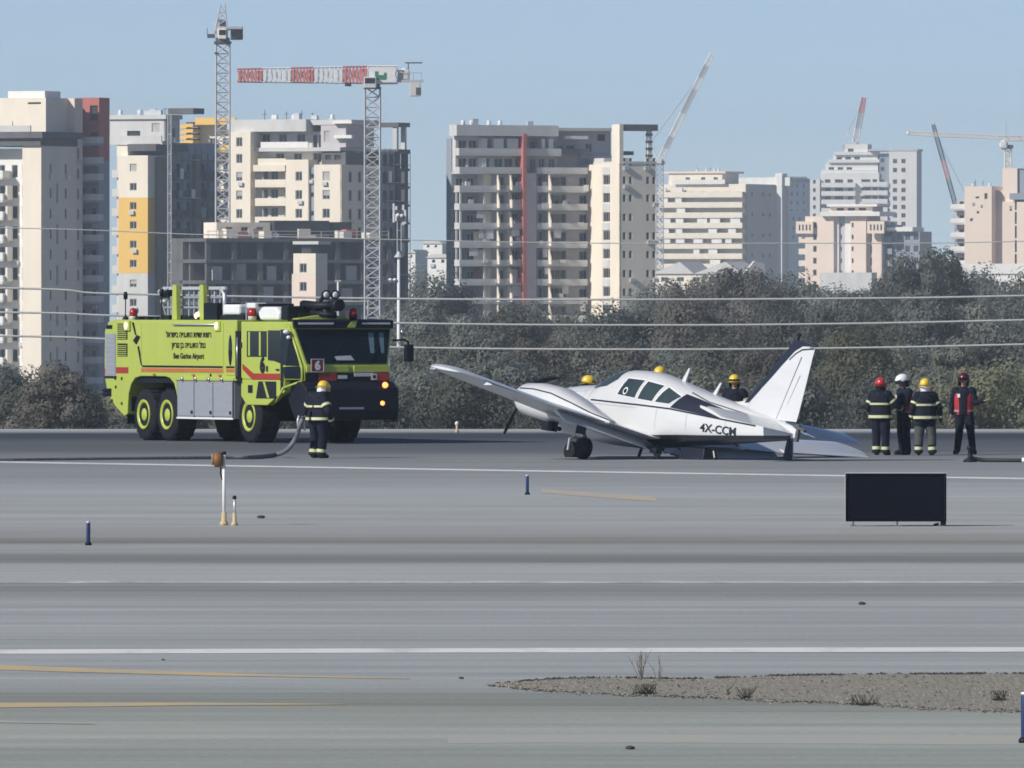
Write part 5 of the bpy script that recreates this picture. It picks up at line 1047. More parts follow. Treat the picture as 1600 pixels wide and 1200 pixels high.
# --- cream block behind the tower cranes
def cream_block():
    B = Bld('apartment_block', 'cream apartment block with stacked recessed balconies between the two grey tower cranes', 360, 1860, 25); Z, U = B.Z, B.U
    rows = [276, 305, 334, 363, 392, 421, 450]; zt = Z(262)
    win = lambda a, w_, rows_, dz=.75: [(a - w_ / 2, a + w_ / 2, Z(p) - dz, Z(p) + dz) for p in rows_]
    B.wall(0, 3.6, 0, 12, 0, Z(206), 'cream', F=win(1.6, 1.1, [222, 248] + rows))
    B.wall(3.62, 9.9, 2.0, 12, 0, Z(268), 'lconc', F=[(a, a + w_, Z(p) - 1.1, Z(p) + 1.0, 'g') for p in rows for a, w_ in ((4.9, .9), (6.3, 1.3), (8.8, .9))])
    for p in rows: B.balcony(4.4, 9.88, .05, 1.98, Z(p + 14), 'cream', .95, True, .3, 'cream')
    B.box('balcony_canopy', 4.2, 9.9, -.2, 1.98, Z(268), Z(258), 'cream'); B.box('balcony_canopy', 4.9, 9.9, .1, 2.5, Z(257.9), Z(248), 'cream')
    B.wall(9.92, 14.0, 0, 12, 0, Z(250), 'cream', F=win(12.3, 1.2, rows))
    B.wall(14.02, 15.0, .5, 12, 0, Z(262), 'bluegrey_shade', F=[(14.2, 14.8, Z(p) - .4, Z(p) + .4, 'g') for p in rows])
    B.wall(15.02, 20.0, 0, 14, 0, Z(258), 'cream', F=win(17.2, 1.3, rows), Rr=[(a, a + 1.2, Z(p) - 1, Z(p) + .8, 'g') for p in rows for a in (2.5, 6, 9.5)])
    B.wall(16.5, 20.2, 14.02, 19.4, 0, Z(236), 'bluegrey_shade', Rr=[(a, a + 1.6, Z(p) - 1.1, Z(p) + .8, 'd') for p in [248] + rows for a in (14.8, 17.2)])
    # set back top floors
    B.wall(3.62, 15.5, 3.2, 13, Z(268) + .02, Z(236), 'conc', F=[(a, a + 1.5, Z(250) - .5, Z(250) + 1.1, 'g') for a in (6.6, 9.8, 13.3)]); B.box('roof_slab', 3.4, 19.0, 1.4, 13, Z(237) + .02, Z(231), 'lconc')
    B.wall(3.62, 15.0, 3.6, 13, Z(231) + .02, Z(206), 'conc', F=[(a, a + 1.5, Z(218) - .5, Z(218) + .9, 'g') for a in (3.9, 6.9, 10.2)] + [(a, a + .9, Z(222) - 1, Z(222) + 1.2, 'g') for a in (13.0, 14.0)])
    B.box('parapet', 4.7, 13.2, 1.5, 1.75, Z(230.9), Z(222), 'wwall'); B.box('roof_fascia', -1.2, 13.0, 1.2, 13, Z(206) + .02, Z(187), 'conc')
    B.wall(15.02, 19.5, 2.5, 13, Z(231) + .02, Z(196), 'mauve', F=[(15.6, 16.6, Z(222), Z(205), 's')]); B.box('roof_slab', 13.02, 20.5, 2.4, 13, Z(196) + .02, Z(188), 'lconc'); B.box('roof_beam', 17.5, 21, 1.5, 2.45, Z(194), Z(190), 'wwall'); B.box('roof_beam', 17.8, 21, 1.5, 2.45, Z(217), Z(212), 'wwall')
    B.wall(15.52, 19.8, 1.8, 13.9, Z(258) + .02, Z(238), 'dconc', F=[(16.2, 17.2, Z(250), Z(243), 'd'), (17.8, 18.9, Z(250), Z(243), 'd')])
    # steel deck still going up at the back right
    for z in (Z(190), Z(232)): B.box('floor_deck', 16.0, 20.7, 19.5, 24, z - .7, z, 'dconc')
    for u, v in ((19.6, 19.8), (19.6, 22.8)): B.box('column', u, u + .9, v, v + .9, 0, Z(233), 'dconc'); B.box('column', u, u + .7, v, v + .7, Z(232) + .01, Z(197), 'conc')
    for p in (262, 290, 318, 346, 374): B.box('floor_deck', 16.0, 20.6, 19.5, 24, Z(p) - .4, Z(p), 'dconc'); B.box('white_screen', 20.45, 20.58, 21, 22.4, Z(p) - 2.6, Z(p) - .5, 'wwall')
    B.wall(16.2, 19.5, 19.6, 23.8, 0, Z(262), 'dconc'); scaffold(B, 20.75, 14.4, 24, Z(430), Z(238), 2.98, 1.9, 6); B.roof_clutter(1, 17, 6, Z(187), 10, 9)
cream_block()
# --- yellow and cream tower
def yellow_tower():
    B = Bld('apartment_tower', 'apartment tower with one wall painted cream above and yellow below, left of the tall crane', 185, 1800, 25); Z, U = B.Z, B.U; w_ = 5.15; rows = [262, 292, 322, 352, 382, 412, 443, 473]
    win = [(2.0, 3.2, Z(p) - .6, Z(p) + .6) for p in rows]
    B.wall(0, w_, 0, 6, Z(309), Z(243), 'cream', F=[o for o in win if o[2] > Z(309)]); B.wall(0, w_, 0, 6, Z(427), Z(309) - .01, 'yellow', F=[o for o in win if Z(427) < o[2] < Z(309)]); B.wall(0, w_, 0, 6, 0, Z(427) - .01, 'conc', F=[o for o in win if o[2] < Z(427)])
    side = [(a, a + 1.4, Z(p) - 1.0, Z(p) + .7, 'd') for p in rows for a in (10, 13.5, 18.5)]
    B.wall(.2, w_ + .01, 6.02, 25, 0, Z(222), 'bluegrey_shade', Rr=side); B.box('pier', w_ + .02, w_ + .5, 2.5, 5.5, 0, Z(245), 'brown'); B.box('pier', w_ + .02, w_ + .5, 15.5, 17.8, 0, Z(240), 'brown')  # the side wall's shade is put into its blue grey colour
    for i, p in enumerate(rows): B.balcony(w_ + .03, w_ + 1.4, 6.6, 12, Z(p + 14), 'dconc', .9); B.balcony(w_ + .03, w_ + 1.4, 18, 23.5, Z(p + 14), 'dconc', .9); B.balcony(-2.4, -.02, 2.5, 5.5, Z(p + 12), 'conc', .9, True, .3, 'lconc')
    for p, a in ((258, 20.5), (290, 20.8), (322, 20.6), (258, 24), (285, 24.2), (318, 24)): B.box('white_screen', w_ + 1.42, w_ + 1.55, a - .4, a + 1.0, Z(p + 8), Z(p - 8), 'wwall')
    scaffold(B, w_ + 1.75, 6.4, 24.5, Z(430), Z(232), 3.0, 2.2, 3)
    B.wall(-1.8, -.02, 3, 12, 0, Z(215), 'conc', F=[(-1.5, -.4, Z(p) - .9, Z(p) + .7, 'g') for p in rows])
    B.box('ledge', 1.2, w_ + 1, .8, 12, Z(236), Z(225), 'dconc'); B.box('wall_band', -.8, 1.15, 1.0, 10, Z(242.9), Z(228), 'cream')
    B.wall(-3.5, 6.2, 4, 9, Z(222) + .02, Z(186), 'conc', F=[(-.5, 1.8, Z(212), Z(204), 'd'), (3.8, 5.2, Z(206), Z(192), 's')], Rr=[(6, 7.5, Z(214), Z(200), 'g')]); B.box('roof_slab', -3.8, 6.5, 3.6, 9.4, Z(186) + .02, Z(179), 'lconc'); B.box('parapet', -3.6, 6.2, 2.6, 2.9, Z(221.9), Z(212), 'lconc'); B.box('floor_deck', -3.7, 6.4, 2.5, 3.98, Z(221.9) - .4, Z(222) , 'lconc')
    B.box('pergola_beam', 6.55, 11.0, 4.2, 8, Z(178), Z(169), 'dconc'); B.roof_clutter(-3, 5.5, 6, Z(179), 7, 2)
yellow_tower()
def stripe_block():
    B = Bld('apartment_block', 'apartment block with yellow balcony bands partly hidden by the tallest crane', 296, 1900, 25); Z, U = B.Z, B.U
    B.wall(0, 7, 3, 16, 0, Z(190), 'cream', F=[(a, a + 1.2, Z(p) - .8, Z(p) + .8, 'g') for p in (223, 250, 278, 305, 332) for a in (2.2, 4.6)]); B.box('parapet', .8, 8.2, .5, .8, Z(195), Z(184), 'yellow'); B.box('parapet', .8, 8.2, .5, .8, Z(238), Z(227), 'yellow'); B.box('floor_deck', .6, 8.2, .8, 3, Z(196), Z(193), 'conc'); B.box('floor_deck', .6, 8.2, .8, 3, Z(239), Z(236), 'conc')
    for k in range(7):
        z = Z(236 - k * 8.6 + 14); B.box('balcony_band', -1.0, .55, .2, 2.9, z, z + .55, 'yellow'); B.box('balcony_band', -2.7, -1.2, 1.5, 2.9, z - .2, z + .35, 'yellow')
        B.box('balcony_gap', -.9, .5, .5, 2.9, z + .56, z + .8, 'dark')
stripe_block()
# --- far left tower
def left_tower():
    B = Bld('apartment_tower', 'tall cream tower at the left edge with lit end walls and a red rooftop panel', 35, 1690, 25); Z, U = B.Z, B.U; rows = [300, 332, 364, 396, 428, 460, 492, 524, 556, 588]
    side1 = [(a, a + w_, Z(p) - .9, Z(p) + .6, 'g') for p in [262] + rows for a, w_ in ((2.8, .6), (7.6, .7))] + [(4.9, 5.5, Z(p) - 1.6, Z(p) + 1.3, 'd') for p in rows[::2]]
    B.wall(0, 3.1, 0, 11, 0, Z(228), 'cream', Rr=side1)
    B.wall(-7, -.02, 2.2, 11, 0, Z(232), 'wwall', F=[(a, a + w_, Z(p) - .9, Z(p) + 1.0, 'g') for p in [268] + rows for a, w_ in ((-5.6, 1.6), (-2.9, 1.0), (-1.2, .5))])
    for i, p in enumerate([268] + rows): B.balcony(-7, -3.1, -.3, 2.18, Z(p + 9 + (i % 2) * 4), 'lconc', 1.0, True, .3, 'wwall')
    for p in rows: B.box('white_fin', -3.0, -2.7, .4, 2.18, Z(p + 12), Z(p - 10), 'wwall')
    B.box('roof_slab', -8, 3.8, -1.0, 12, Z(216), Z(206), 'dconc'); B.box('parapet', -8, 1.2, .2, .5, Z(205.9), Z(196), 'lconc'); B.box('roof_ledge', -8, 3.2, -.4, 11.5, Z(227.9), Z(216) - .02, 'dconc')
    B.wall(-6.5, 1.8, 4, 12, Z(206) + .02, Z(152), 'cream', F=[(-1.2, 1.0, Z(162), Z(159), 'd')]); B.box('roof_box', -5.5, .6, 6, 11, Z(152) + .02, Z(141), 'wwall')
    v2 = 11.02; ua, ub = U(70, v2), U(113, v2)
    B.wall(ua, ub, v2, v2 + 2.6, 0, Z(152), 'pink', Rr=[(v2 + .9, v2 + 1.6, Z(p) - 1, Z(p) + .6, 'g') for p in [236, 268] + rows])
    v3 = v2 + 2.62; uc = U(114, v3 + 2.6); ud = U(150, v3 + 2.6)
    B.wall(uc, ud, v3 + 2.6, v3 + 6, Z(250), Z(150), 'redwall', F=[(uc + 2.2, uc + 3.5, Z(p) - 1.2, Z(p) + 1.0, 'd') for p in (173, 215)]); B.wall(uc, ud, v3 + 2.5, v3 + 6, 0, Z(250) - .01, 'bluegrey_shade', F=[(uc + a, uc + a + w_, Z(p) - 1.4, Z(p) + .8, 'g') for p in rows for a, w_ in ((.9, .6), (2.4, .9))])
    for p in [210, 242, 268] + rows: B.balcony(uc + 1.9, ud + .8, v3 + .6, v3 + 2.48, Z(p + 12), 'bluegrey_shade', .95, True, .35, 'conc')
    B.box('pier', uc, uc + 1.0, v3 + .2, v3 + 2.4, 0, Z(165), 'bluegrey_shade'); B.roof_clutter(-6, 0, 2, Z(206), 5, 12)
left_tower()
# --- unfinished concrete frame in front of the cream block
def frame_site():
    B = Bld('construction_frame', 'dark unfinished concrete building frame below the cream block, behind the fire truck', 322, 1765, -25, cat='construction site'); Z, U = B.Z, B.U; W = 31.0
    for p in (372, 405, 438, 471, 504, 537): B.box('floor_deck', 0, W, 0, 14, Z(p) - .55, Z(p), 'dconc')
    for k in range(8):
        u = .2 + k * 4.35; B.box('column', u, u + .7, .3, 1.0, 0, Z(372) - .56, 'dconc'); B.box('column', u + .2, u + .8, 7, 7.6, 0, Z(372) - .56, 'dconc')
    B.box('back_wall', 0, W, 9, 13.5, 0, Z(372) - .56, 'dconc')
    rnd = random.Random(5)
    for p in (405, 438, 471, 504):
        for k in range(7):
            if rnd.random() < .55: u = .95 + k * 4.35; a = rnd.uniform(0, 1.4); B.box('infill_wall', u + a, u + a + rnd.uniform(1.4, 2.2), 1.2, 1.5, Z(p), Z(p) + rnd.uniform(1.6, 2.6), rnd.choice(('dconc', 'conc', 'brown', 'mauve')))
    for k in range(14):
        u = rnd.uniform(1, W - 2); B.box('formwork_panel', u, u + rnd.uniform(.8, 2.6), rnd.uniform(.2, 3), rnd.uniform(3.2, 5), Z(372), Z(372) + rnd.uniform(.4, 1.5), rnd.choice(('redwall', 'conc', 'cream', 'brown', 'lconc')))
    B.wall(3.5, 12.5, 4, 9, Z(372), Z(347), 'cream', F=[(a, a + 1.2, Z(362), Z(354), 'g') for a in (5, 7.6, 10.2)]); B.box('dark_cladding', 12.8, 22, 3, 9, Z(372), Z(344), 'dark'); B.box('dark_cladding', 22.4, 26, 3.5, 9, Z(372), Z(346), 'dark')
    for k in range(9): b = MB(); u = .4 + k * 3.8; b.tube([(u, .15, Z(372)), (u, .15, Z(372) + 1.1)], .05, 5); b.build('guard_post', MT['conc'], B.o)
    b = MB(); [b.tube([(.2, .15, Z(372) + h), (W - .2, .15, Z(372) + h)], .04, 5) for h in (.55, 1.08)]; b.build('guard_rail', MT['conc'], B.o)
frame_site()
def stair_tower():
    B = Bld('stair_tower', 'narrow lit cream stair tower rising out of the dark concrete frame', 456, 1735, 25, cat='building'); Z = B.Z
    B.wall(0, 4.0, 0, 4, 0, Z(428) - .01, 'pink', F=[(1.3, 2.5, Z(p) - .7, Z(p) + .7, 'g') for p in (448, 478, 508)]); B.wall(.25, 4.0, 0, 4, Z(428), Z(396), 'cream', F=[(1.3, 2.5, Z(419) - .7, Z(419) + .7, 'g')]); B.box('top_block', 1.4, 3.0, .5, 3.5, Z(396) + .02, Z(382), 'dark'); B.box('roof_slab', .3, 4.6, -.3, 4, Z(381.9), Z(377), 'lconc')
stair_tower()
# --- far right group
def banded_block():
    B = Bld('apartment_block', 'long cream apartment block with horizontal balcony bands right of the middle block', 1024, 3400, 25); Z, U = B.Z, B.U; W = U(1160)
    rows = [291 + 16.0 * k for k in range(9)]; zt = Z(288)
    B.wall(.2, W, 2.2, 24, 0, zt, 'cream', F=[(a, a + 1.7, Z(p) - 2.0, Z(p) - .5) for p in [r + 6 for r in rows] for a in (2, 5.2, 9.8, 13.5, 17.8, 21.5, 25)], Rr=[(a, a + 1.2, Z(p) - 1.8, Z(p) - .6, 'g') for p in [r + 6 for r in rows[::2]] for a in (6, 14, 19)])
    for i, p in enumerate(rows): B.balcony(0, W - .4, .2, 2.18, Z(p + 16), 'cream', 1.3, True, .35, 'cream')
    rnd = random.Random(4)
    for i, p in enumerate(rows):
        for k in range(5):
            if rnd.random() < .6: a = .6 + k * 5.4 + rnd.uniform(0, 2); B.box('white_screen', a, a + rnd.uniform(1.6, 3.4), .5, 1.4, Z(p + 15.9), Z(p + 3), 'wwall')
    B.wall(U(1045, 4), U(1128, 4), 4, 16, zt + .02, Z(271), 'cream', F=[(a, a + 1.4, Z(283), Z(277), 'g') for a in (8, 13, 17)]); B.box('roof_slab', U(1036, 3), U(1132, 3), 3.4, 17, Z(270.9), Z(268), 'pink'); B.roof_clutter(10, 22, 6, Z(268), 6, 7); B.box('parapet', 5, 22, 1, 1.3, zt + .02, Z(281), 'wwall')
banded_block()
def behind_block():
    B = Bld('apartment_block', 'pinkish apartment block in shade with a white frame, right of the banded block', 1180, 3700, 25); Z, U = B.Z, B.U
    B.wall(0, U(1197), 0, 18, 0, Z(291), 'pink', F=[(1, 2.4, Z(p) - .8, Z(p) + .6, 'g') for p in (300, 312, 325)], Rr=[(a, a + 1.2, Z(p) - .8, Z(p) + .6, 'g') for p in (303, 318, 333, 348, 363) for a in (5, 11)])
    B.box('white_frame', U(1140), U(1222), 6, 9, Z(290), Z(277), 'wwall'); B.box('white_frame', U(1214, 5), U(1222, 5), 5, 6.98, 0, Z(272), 'wwall'); B.box('frame_unit', U(1200), U(1212), 5.5, 9, Z(276.9), Z(271), 'wwall')
behind_block()
def blue_block():
    B = Bld('apartment_block', 'hazy blue grey apartment block far away between the pink and white towers', 1222, 5000, -25); Z, U = B.Z, B.U
    B.wall(0, U(1266), 0, 15, 0, Z(279), 'bluegrey_shade', F=[(a, a + 1.4, Z(p) - 1, Z(p) + .8, 'g') for p in (290, 303, 316, 329, 342, 355, 368) for a in (1, 4, 7, 10)]); B.box('roof_slab', -.4, 12, -.4, 14, Z(279) + .02, Z(276), 'lconc'); B.wall(U(1226, -6), U(1258, -6), -6, -.02, 0, Z(330), 'bluegrey_shade', F=[(a, a + 1.4, Z(p) - 1, Z(p) + .8, 'g') for p in (342, 356, 370) for a in (2, 5)])
blue_block()
def stepped_tower():
    B = Bld('apartment_tower', 'white tower with stepped terraces far away on the right', 1266, 4090, 8); Z, U = B.Z, B.U; Z0 = 0
    rows = [284 + 13.2 * k for k in range(10)]
    B.wall(U(1266), U(1281), 0, 16, Z0, Z(280), 'wwall', F=[(1.0, 2.0, Z(p) - .7, Z(p) + .7, 'g') for p in rows]); B.wall(U(1281) + .01, U(1372), 2.5, 18, Z0, Z(270), 'wwall', F=[(a, a + w_, Z(p) - .9, Z(p) + .9, 'g') for p in rows for a, w_ in ((5, 2), (8.5, 3), (13, 2), (18, 3.2), (22, 1.6))])
    for i, p in enumerate(rows): B.balcony(U(1283), U(1336), .1, 2.48, Z(p + 7), 'wwall', 1.25, True, .4); B.balcony(U(1346), U(1386), .4, 2.48, Z(p + 6), 'wwall', 1.25, True, .4)
    for a, c, t_, h in ((1290, 1372, 254, 270), (1302, 1372, 241, 254), (1320, 1356, 225, 241)): B.wall(U(a, 4), U(c, 4), 4, 17, Z(h) + .02, Z(t_), 'wwall', F=[(U(a, 4) + 1.2 + k * 3.2, U(a, 4) + 3.2 + k * 3.2, Z(h - 3), Z(h - 9), 'g') for k in range(3 if t_ > 230 else 1)])
    for a, c, p in ((1283, 1372, 268), (1294, 1374, 252), (1304, 1374, 240)): B.box('terrace_edge', U(a, 3), U(c, 3), 3, 3.98, Z(p + 2), Z(p - 3), 'wwall')
    B.wall(U(1372) + .01, U(1388), 3.2, 18, Z0, Z(240), 'bluegrey_shade', F=[(24.8, 26.2, Z(p) - .8, Z(p) + .8, 'g') for p in [251, 264] + rows]); B.wall(U(1388) + .01, U(1431), 1.2, 18, Z0, Z(236), 'wwall', F=[(a, a + 1.5, Z(p) - .8, Z(p) + .8, 'g') for p in [252, 266] + rows for a in (29.4, 32.4)]); B.box('roof_cap', U(1356), U(1433), 1.0, 18, Z(236) + .01, Z(233), 'conc')
stepped_tower()
def peach_block():
    B = Bld('apartment_block', 'peach coloured apartment block with stacked side balconies in front of the white tower', 1258, 3000, 20); Z, U = B.Z, B.U; rows = [352 + 18.5 * k for k in range(6)]; W = U(1374)
    B.wall(0, U(1302), 0, 12, 0, Z(338), 'pink', F=[(2.2, 3.2, Z(p) - .8, Z(p) + .8, 'g') for p in rows]); B.wall(U(1302) + .01, U(1308), 1, 12, 0, Z(338), 'wwall'); B.wall(U(1308) + .01, U(1318), 1.6, 12, 0, Z(338), 'mauve', F=[(U(1310), U(1312), Z(p) - .6, Z(p) + .6, 'g') for p in rows]); B.wall(U(1318) + .01, U(1328), .8, 12, 0, Z(338), 'wwall'); B.wall(U(1328) + .01, U(1352), 0, 12, 0, Z(338), 'pink', F=[(U(1330), U(1333), Z(p) - .6, Z(p) + .6, 'g') for p in rows]); B.wall(U(1352) + .01, W, 1.5, 14, 0, Z(346), 'pink', F=[(U(1356), U(1358.5), Z(p) - 1.2, Z(p) + .8, 'g') for p in rows], Rr=[(a, a + 2, Z(p) - .9, Z(p) + .9, 'g') for p in rows for a in (4, 9)])
    for p in rows: B.balcony(U(1247), -.02, .5, 5, Z(p + 6), 'pink', 1.1, True, .4, 'pink'); B.balcony(W + .02, W + 2.2, 3, 12, Z(p + 6), 'bluegrey_shade', 1.1, True, .4, 'bluegrey_shade')
    for a in (1246, 1356): B.box('lettered_balcony', U(a), U(a + 26), -1.2, -.02, Z(365), Z(346), 'pink')
    for a in (1246, 1356): 
        for k in range(4): B.box('balcony_slot', U(a) + .8 + k * .95, U(a) + 1.2 + k * .95, -1.24, -1.205, Z(360), Z(351), 'dark')
    B.box('roof_brim', U(1284), U(1376), -1.6, 12, Z(337.9), Z(331), 'wwall'); B.wall(U(1296, 2), U(1362, 2), 2, 11, Z(331) + .02, Z(323), 'pink', F=[(8 + 3 * k, 10 + 3 * k, Z(329), Z(325), 'd') for k in range(3)]); B.box('roof_slab', U(1290), U(1368), .6, 11.5, Z(323) + .02, Z(319), 'wwall')
    B.wall(W + 2.22, W + 9.5, 4, 14, 0, Z(362), 'bluegrey_shade', F=[(W + 3.2 + 2.3 * k, W + 4.6 + 2.3 * k, Z(p) - .9, Z(p) + .9, 'g') for k in range(3) for p in rows[1:]]); B.box('roof_slab', W + 1, W + 8, 2.5, 12, Z(361.9), Z(355), 'wwall')
    B.box('low_annex', U(1292), U(1372), -6, -1.7, 0, Z(426), 'conc')
peach_block()
def right_tower():
    B = Bld('apartment_tower', 'peach tower under construction at the right edge below a tower crane', 1507, 3000, 18); Z, U = B.Z, B.U; rows = [318, 340, 362, 384, 406]
    B.wall(0, U(1549), 0, 12, 0, Z(291), 'pink', F=[(1.5, 2.3, Z(346), Z(341), 'g'), (3.3, 4.0, Z(334), Z(330), 'g'), (2.2, 2.9, Z(322), Z(317), 'b'), (4.4, 5.0, Z(325), Z(320), 'b'), (3.0, 4.0, Z(310), Z(307), 'd'), (5.4, 6.2, Z(311), Z(302), 'd')])
    B.wall(U(1549) + .01, U(1571, 4), 4.0, 12, 0, Z(297), 'mauve'); B.wall(U(1560), U(1583), 3.4, 12, Z(315), Z(263), 'pink'); B.box('roof_block', U(1584), U(1594), 4, 12, Z(315), Z(266), 'bluegrey_shade'); B.wall(U(1571, 4) + .02, U(1640), 1.0, 12, 0, Z(315) - .02, 'pink', F=[(U(1583), U(1586), Z(p) - 1.7, Z(p) + 1.5, 'd') for p in rows] + [(U(1575), U(1579), Z(330), Z(322), 'b')]); B.box('floor_deck', U(1576), U(1640), .2, 3.3, Z(312), Z(302), 'bluegrey_shade')
    B.box('red_lamp', U(1563), U(1567), 3.7, 3.98, Z(375), Z(368), 'redwall'); B.wall(U(1490), -.02, 3, 10, 0, Z(312), 'mauve', F=[(-2.2, -1.0, Z(p) - 1, Z(p) + .6, 'd') for p in rows])
    for p in rows: B.balcony(U(1484), -.02, .8, 2.98, Z(p + 8), 'mauve', 1.2, True, .5, 'wwall')
    B.roof_clutter(1, 6, 3, Z(291), 5, 8)
right_tower()
def low_hall():
    B = Bld('low_hall', 'long low white building in front of the peach tower at the right edge', 1478, 2500, 12); Z, U = B.Z, B.U
    B.wall(0, U(1660), 0, 14, 0, Z(428), 'wwall', F=[(U(1500) + 3 * k, U(1500) + 3 * k + 1.6, Z(448), Z(440), 'g') for k in range(6)]); b = MB(); b.prism([(U(1474), Z(428) + .02), (U(1660), Z(428) + .02), (U(1660), Z(412)), (U(1495), Z(412))], 'y', -.4, 14); b.build('roof', MT['wwall'], B.o); B.box('front_annex', U(1590), U(1660), -5, -.02, 0, Z(440), 'wwall')
low_hall()
def gable_hall():
    B = Bld('low_hall', 'low hall with pale pitched roofs at the foot of the banded block', 1022, 3000, 25); Z, U = B.Z, B.U
    B.wall(0, U(1150), 0, 12, 0, Z(428), 'cream', F=[(2 + 4.5 * k, 4 + 4.5 * k, Z(440), Z(433), 'g') for k in range(4)])
    for a, c in ((-.5, U(1085)), (U(1085) + .05, U(1160))): b = MB(); b.prism([(a, Z(428) + .02), (c, Z(428) + .02), ((a + c) / 2 + 2, Z(409))], 'y', -.6, 12.5); b.build('roof', MT['lconc'], B.o)
    b = MB(); b.prism([(-.6, Z(428) + .02), (12.6, Z(428) + .02), (12.6, Z(412)), (6, Z(408))], 'x', U(1160) + .1, U(1160) + .6); b.build('roof_edge', MT['wwall'], B.o)
gable_hall()
def small_house(px, py0, py1, w_, Y, label):
    B = Bld('small_house', label, px, Y, 20, cat='house'); Z = B.Z; u = w_ / B.s / math.cos(B.phi)
    B.wall(0, u, 0, 8, 0, Z(py0 + (py1 - py0) * .35), 'wwall', F=[(u * k, u * k + min(1.5, u * .14), Z(py1 - 3), Z(py0 + (py1 - py0) * .5), 'g') for k in (.2, .6)]); b = MB(); b.prism([(-.3, Z(py0 + (py1 - py0) * .35) + .02), (u + .3, Z(py0 + (py1 - py0) * .35) + .02), (u * .8, Z(py0)), (u * .2, Z(py0))], 'y', -.3, 8.3); b.build('roof', MT['lconc'], B.o)
small_house(661, 376, 390, 30, 2600, 'small white house highest on the hazy wooded hill left of the middle block')
small_house(668, 397, 414, 36, 2180, 'small white house just below the highest one on the wooded hill')
small_house(631, 390, 406, 18, 2550, 'small white house nearest the aerial mast on the wooded hill')
# ------------------------------------------------------------------ cranes and masts
def mast_section(w_, h, m, n=2, r=.15):
    b = MB(); k = w_ / 2
    for x in (-k, k):
        for y in (-k, k): b.tube([(x, y, 0), (x, y, h)], r, 4)
    for i in range(n):
        z0, z1 = h * i / n, h * (i + 1) / n
        for (a, c) in (((-k, -k), (k, -k)), ((k, -k), (k, k)), ((k, k), (-k, k)), ((-k, k), (-k, -k))):
            p, q = (a, c) if i % 2 else (c, a)
            b.tube([(*p, z0), (*q, z1)], r * .6, 4); b.tube([(*a, z0), (*c, z0)], r * .6, 4)
    b.box(-k - .02, k + .02, -k - .02, -k + .1, h - .16, h); return b.mesh('mast_section', m)
def lattice(T, name, P0, P1, w0, w1, n, m, r=.09, up=Vector((0, 0, 1)), tri=False):
    """one lattice boom section from P0 to P1"""
    P0, P1 = Vector(P0), Vector(P1); d = (P1 - P0); dn = d.normalized(); s_ = dn.cross(up).normalized(); u = s_.cross(dn); b = MB()
    def c(t, i):
        w_ = w0 + (w1 - w0) * t; o = ((-.5, -.5), (.5, -.5), (.5, .5), (-.5, .5))[i]; return P0 + d * t + s_ * o[0] * w_ + u * o[1] * w_
    for i in range(4): b.tube([c(0, i), c(1, i)], r, 4)
    for k in range(n):
        t0, t1 = k / n, (k + 1) / n
        for i in range(4):
            j = (i + 1) % 4; b.tube([c(t0, i if k % 2 else j), c(t1, j if k % 2 else i)], r * .62, 4); b.tube([c(t0, i), c(t0, j)], r * .62, 4)
    return b.build(name, m, T)
def crane_tall():
    Y = 1780; s = FPX / Y; B = -10; p = at(348, 478, Y); T = thing('tower_crane', 'tallest tower crane, grey lattice mast with its jib pointing away, cut by the top edge', 'crane', (p.x, Y, B), R(2)); Zz = lambda py: CAMH - (py - HORY) / s - B
    h = 3.0; n = int(Zz(46) / h); me = mast_section(2.1, h, MT['crane'], 2)
    for k in range(n): put('mast_section', me, T, (0, 0, k * h))
    z = n * h; b = MB(); b.box(-1.35, 1.35, -1.35, 1.35, z, z + .35); b.lathe([(1.1, z + .35), (1.1, z + .9), (.8, z + 1.0)], n=14); b.box(-1.25, -.9, -1.4, 1.4, z - 1.6, z - 1.3); b.build('slewing_ring', MT['darksteel'], T)
    b = MB(); b.box(-.9, .8, -1.0, .9, z + 1.0, z + 2.6); b.build('slewing_frame', MT['crane'], T, bevel=.1)
    b = MB(); b.box(-.75, .55, -2.3, -1.0, z + .7, z + 2.3); o = b.build('cab', MT['cream'], T, bevel=.12); c = MB(); c.box(-.6, .4, -2.33, -2.29, z + 1.3, z + 2.1); c.build('cab_window', MT['glass'], o)
    b = MB(); b.box(-2.4, -1.2, -.6, .6, z + .9, z + 1.5); b.tube([(-2.4, -.6, z + 1.5), (-2.4, -.6, z + 2.4)], .06, 5); b.build('platform', MT['darksteel'], T)
    lattice(T, 'tower_peak', (-.2, 0, z + 2.6), (0, 0, z + 6.0), 1.7, .7, 3, MT['crane']); b = MB(); b.box(-.5, .6, -.6, .5, z + 2.7, z + 3.5); b.build('winch', MT['darksteel'], T, bevel=.1)
    b = MB(); b.box(1.3, 3.2, 6, 9, z + .8, z + 2.8); b.build('counterweight', MT['darksteel'], T, bevel=.1); b = MB(); b.box(.6, 3.0, -1, 9.5, z + 2.3, z + 2.6); b.build('counter_jib', MT['crane'], T)
    for k in range(5): lattice(T, 'jib_section', (-.3, 1 + 8 * k, z + 3.0), (-.3, 9 + 8 * k, z + 3.2), 1.3, 1.3, 4, MT['crane'])
    return T
crane_tall()
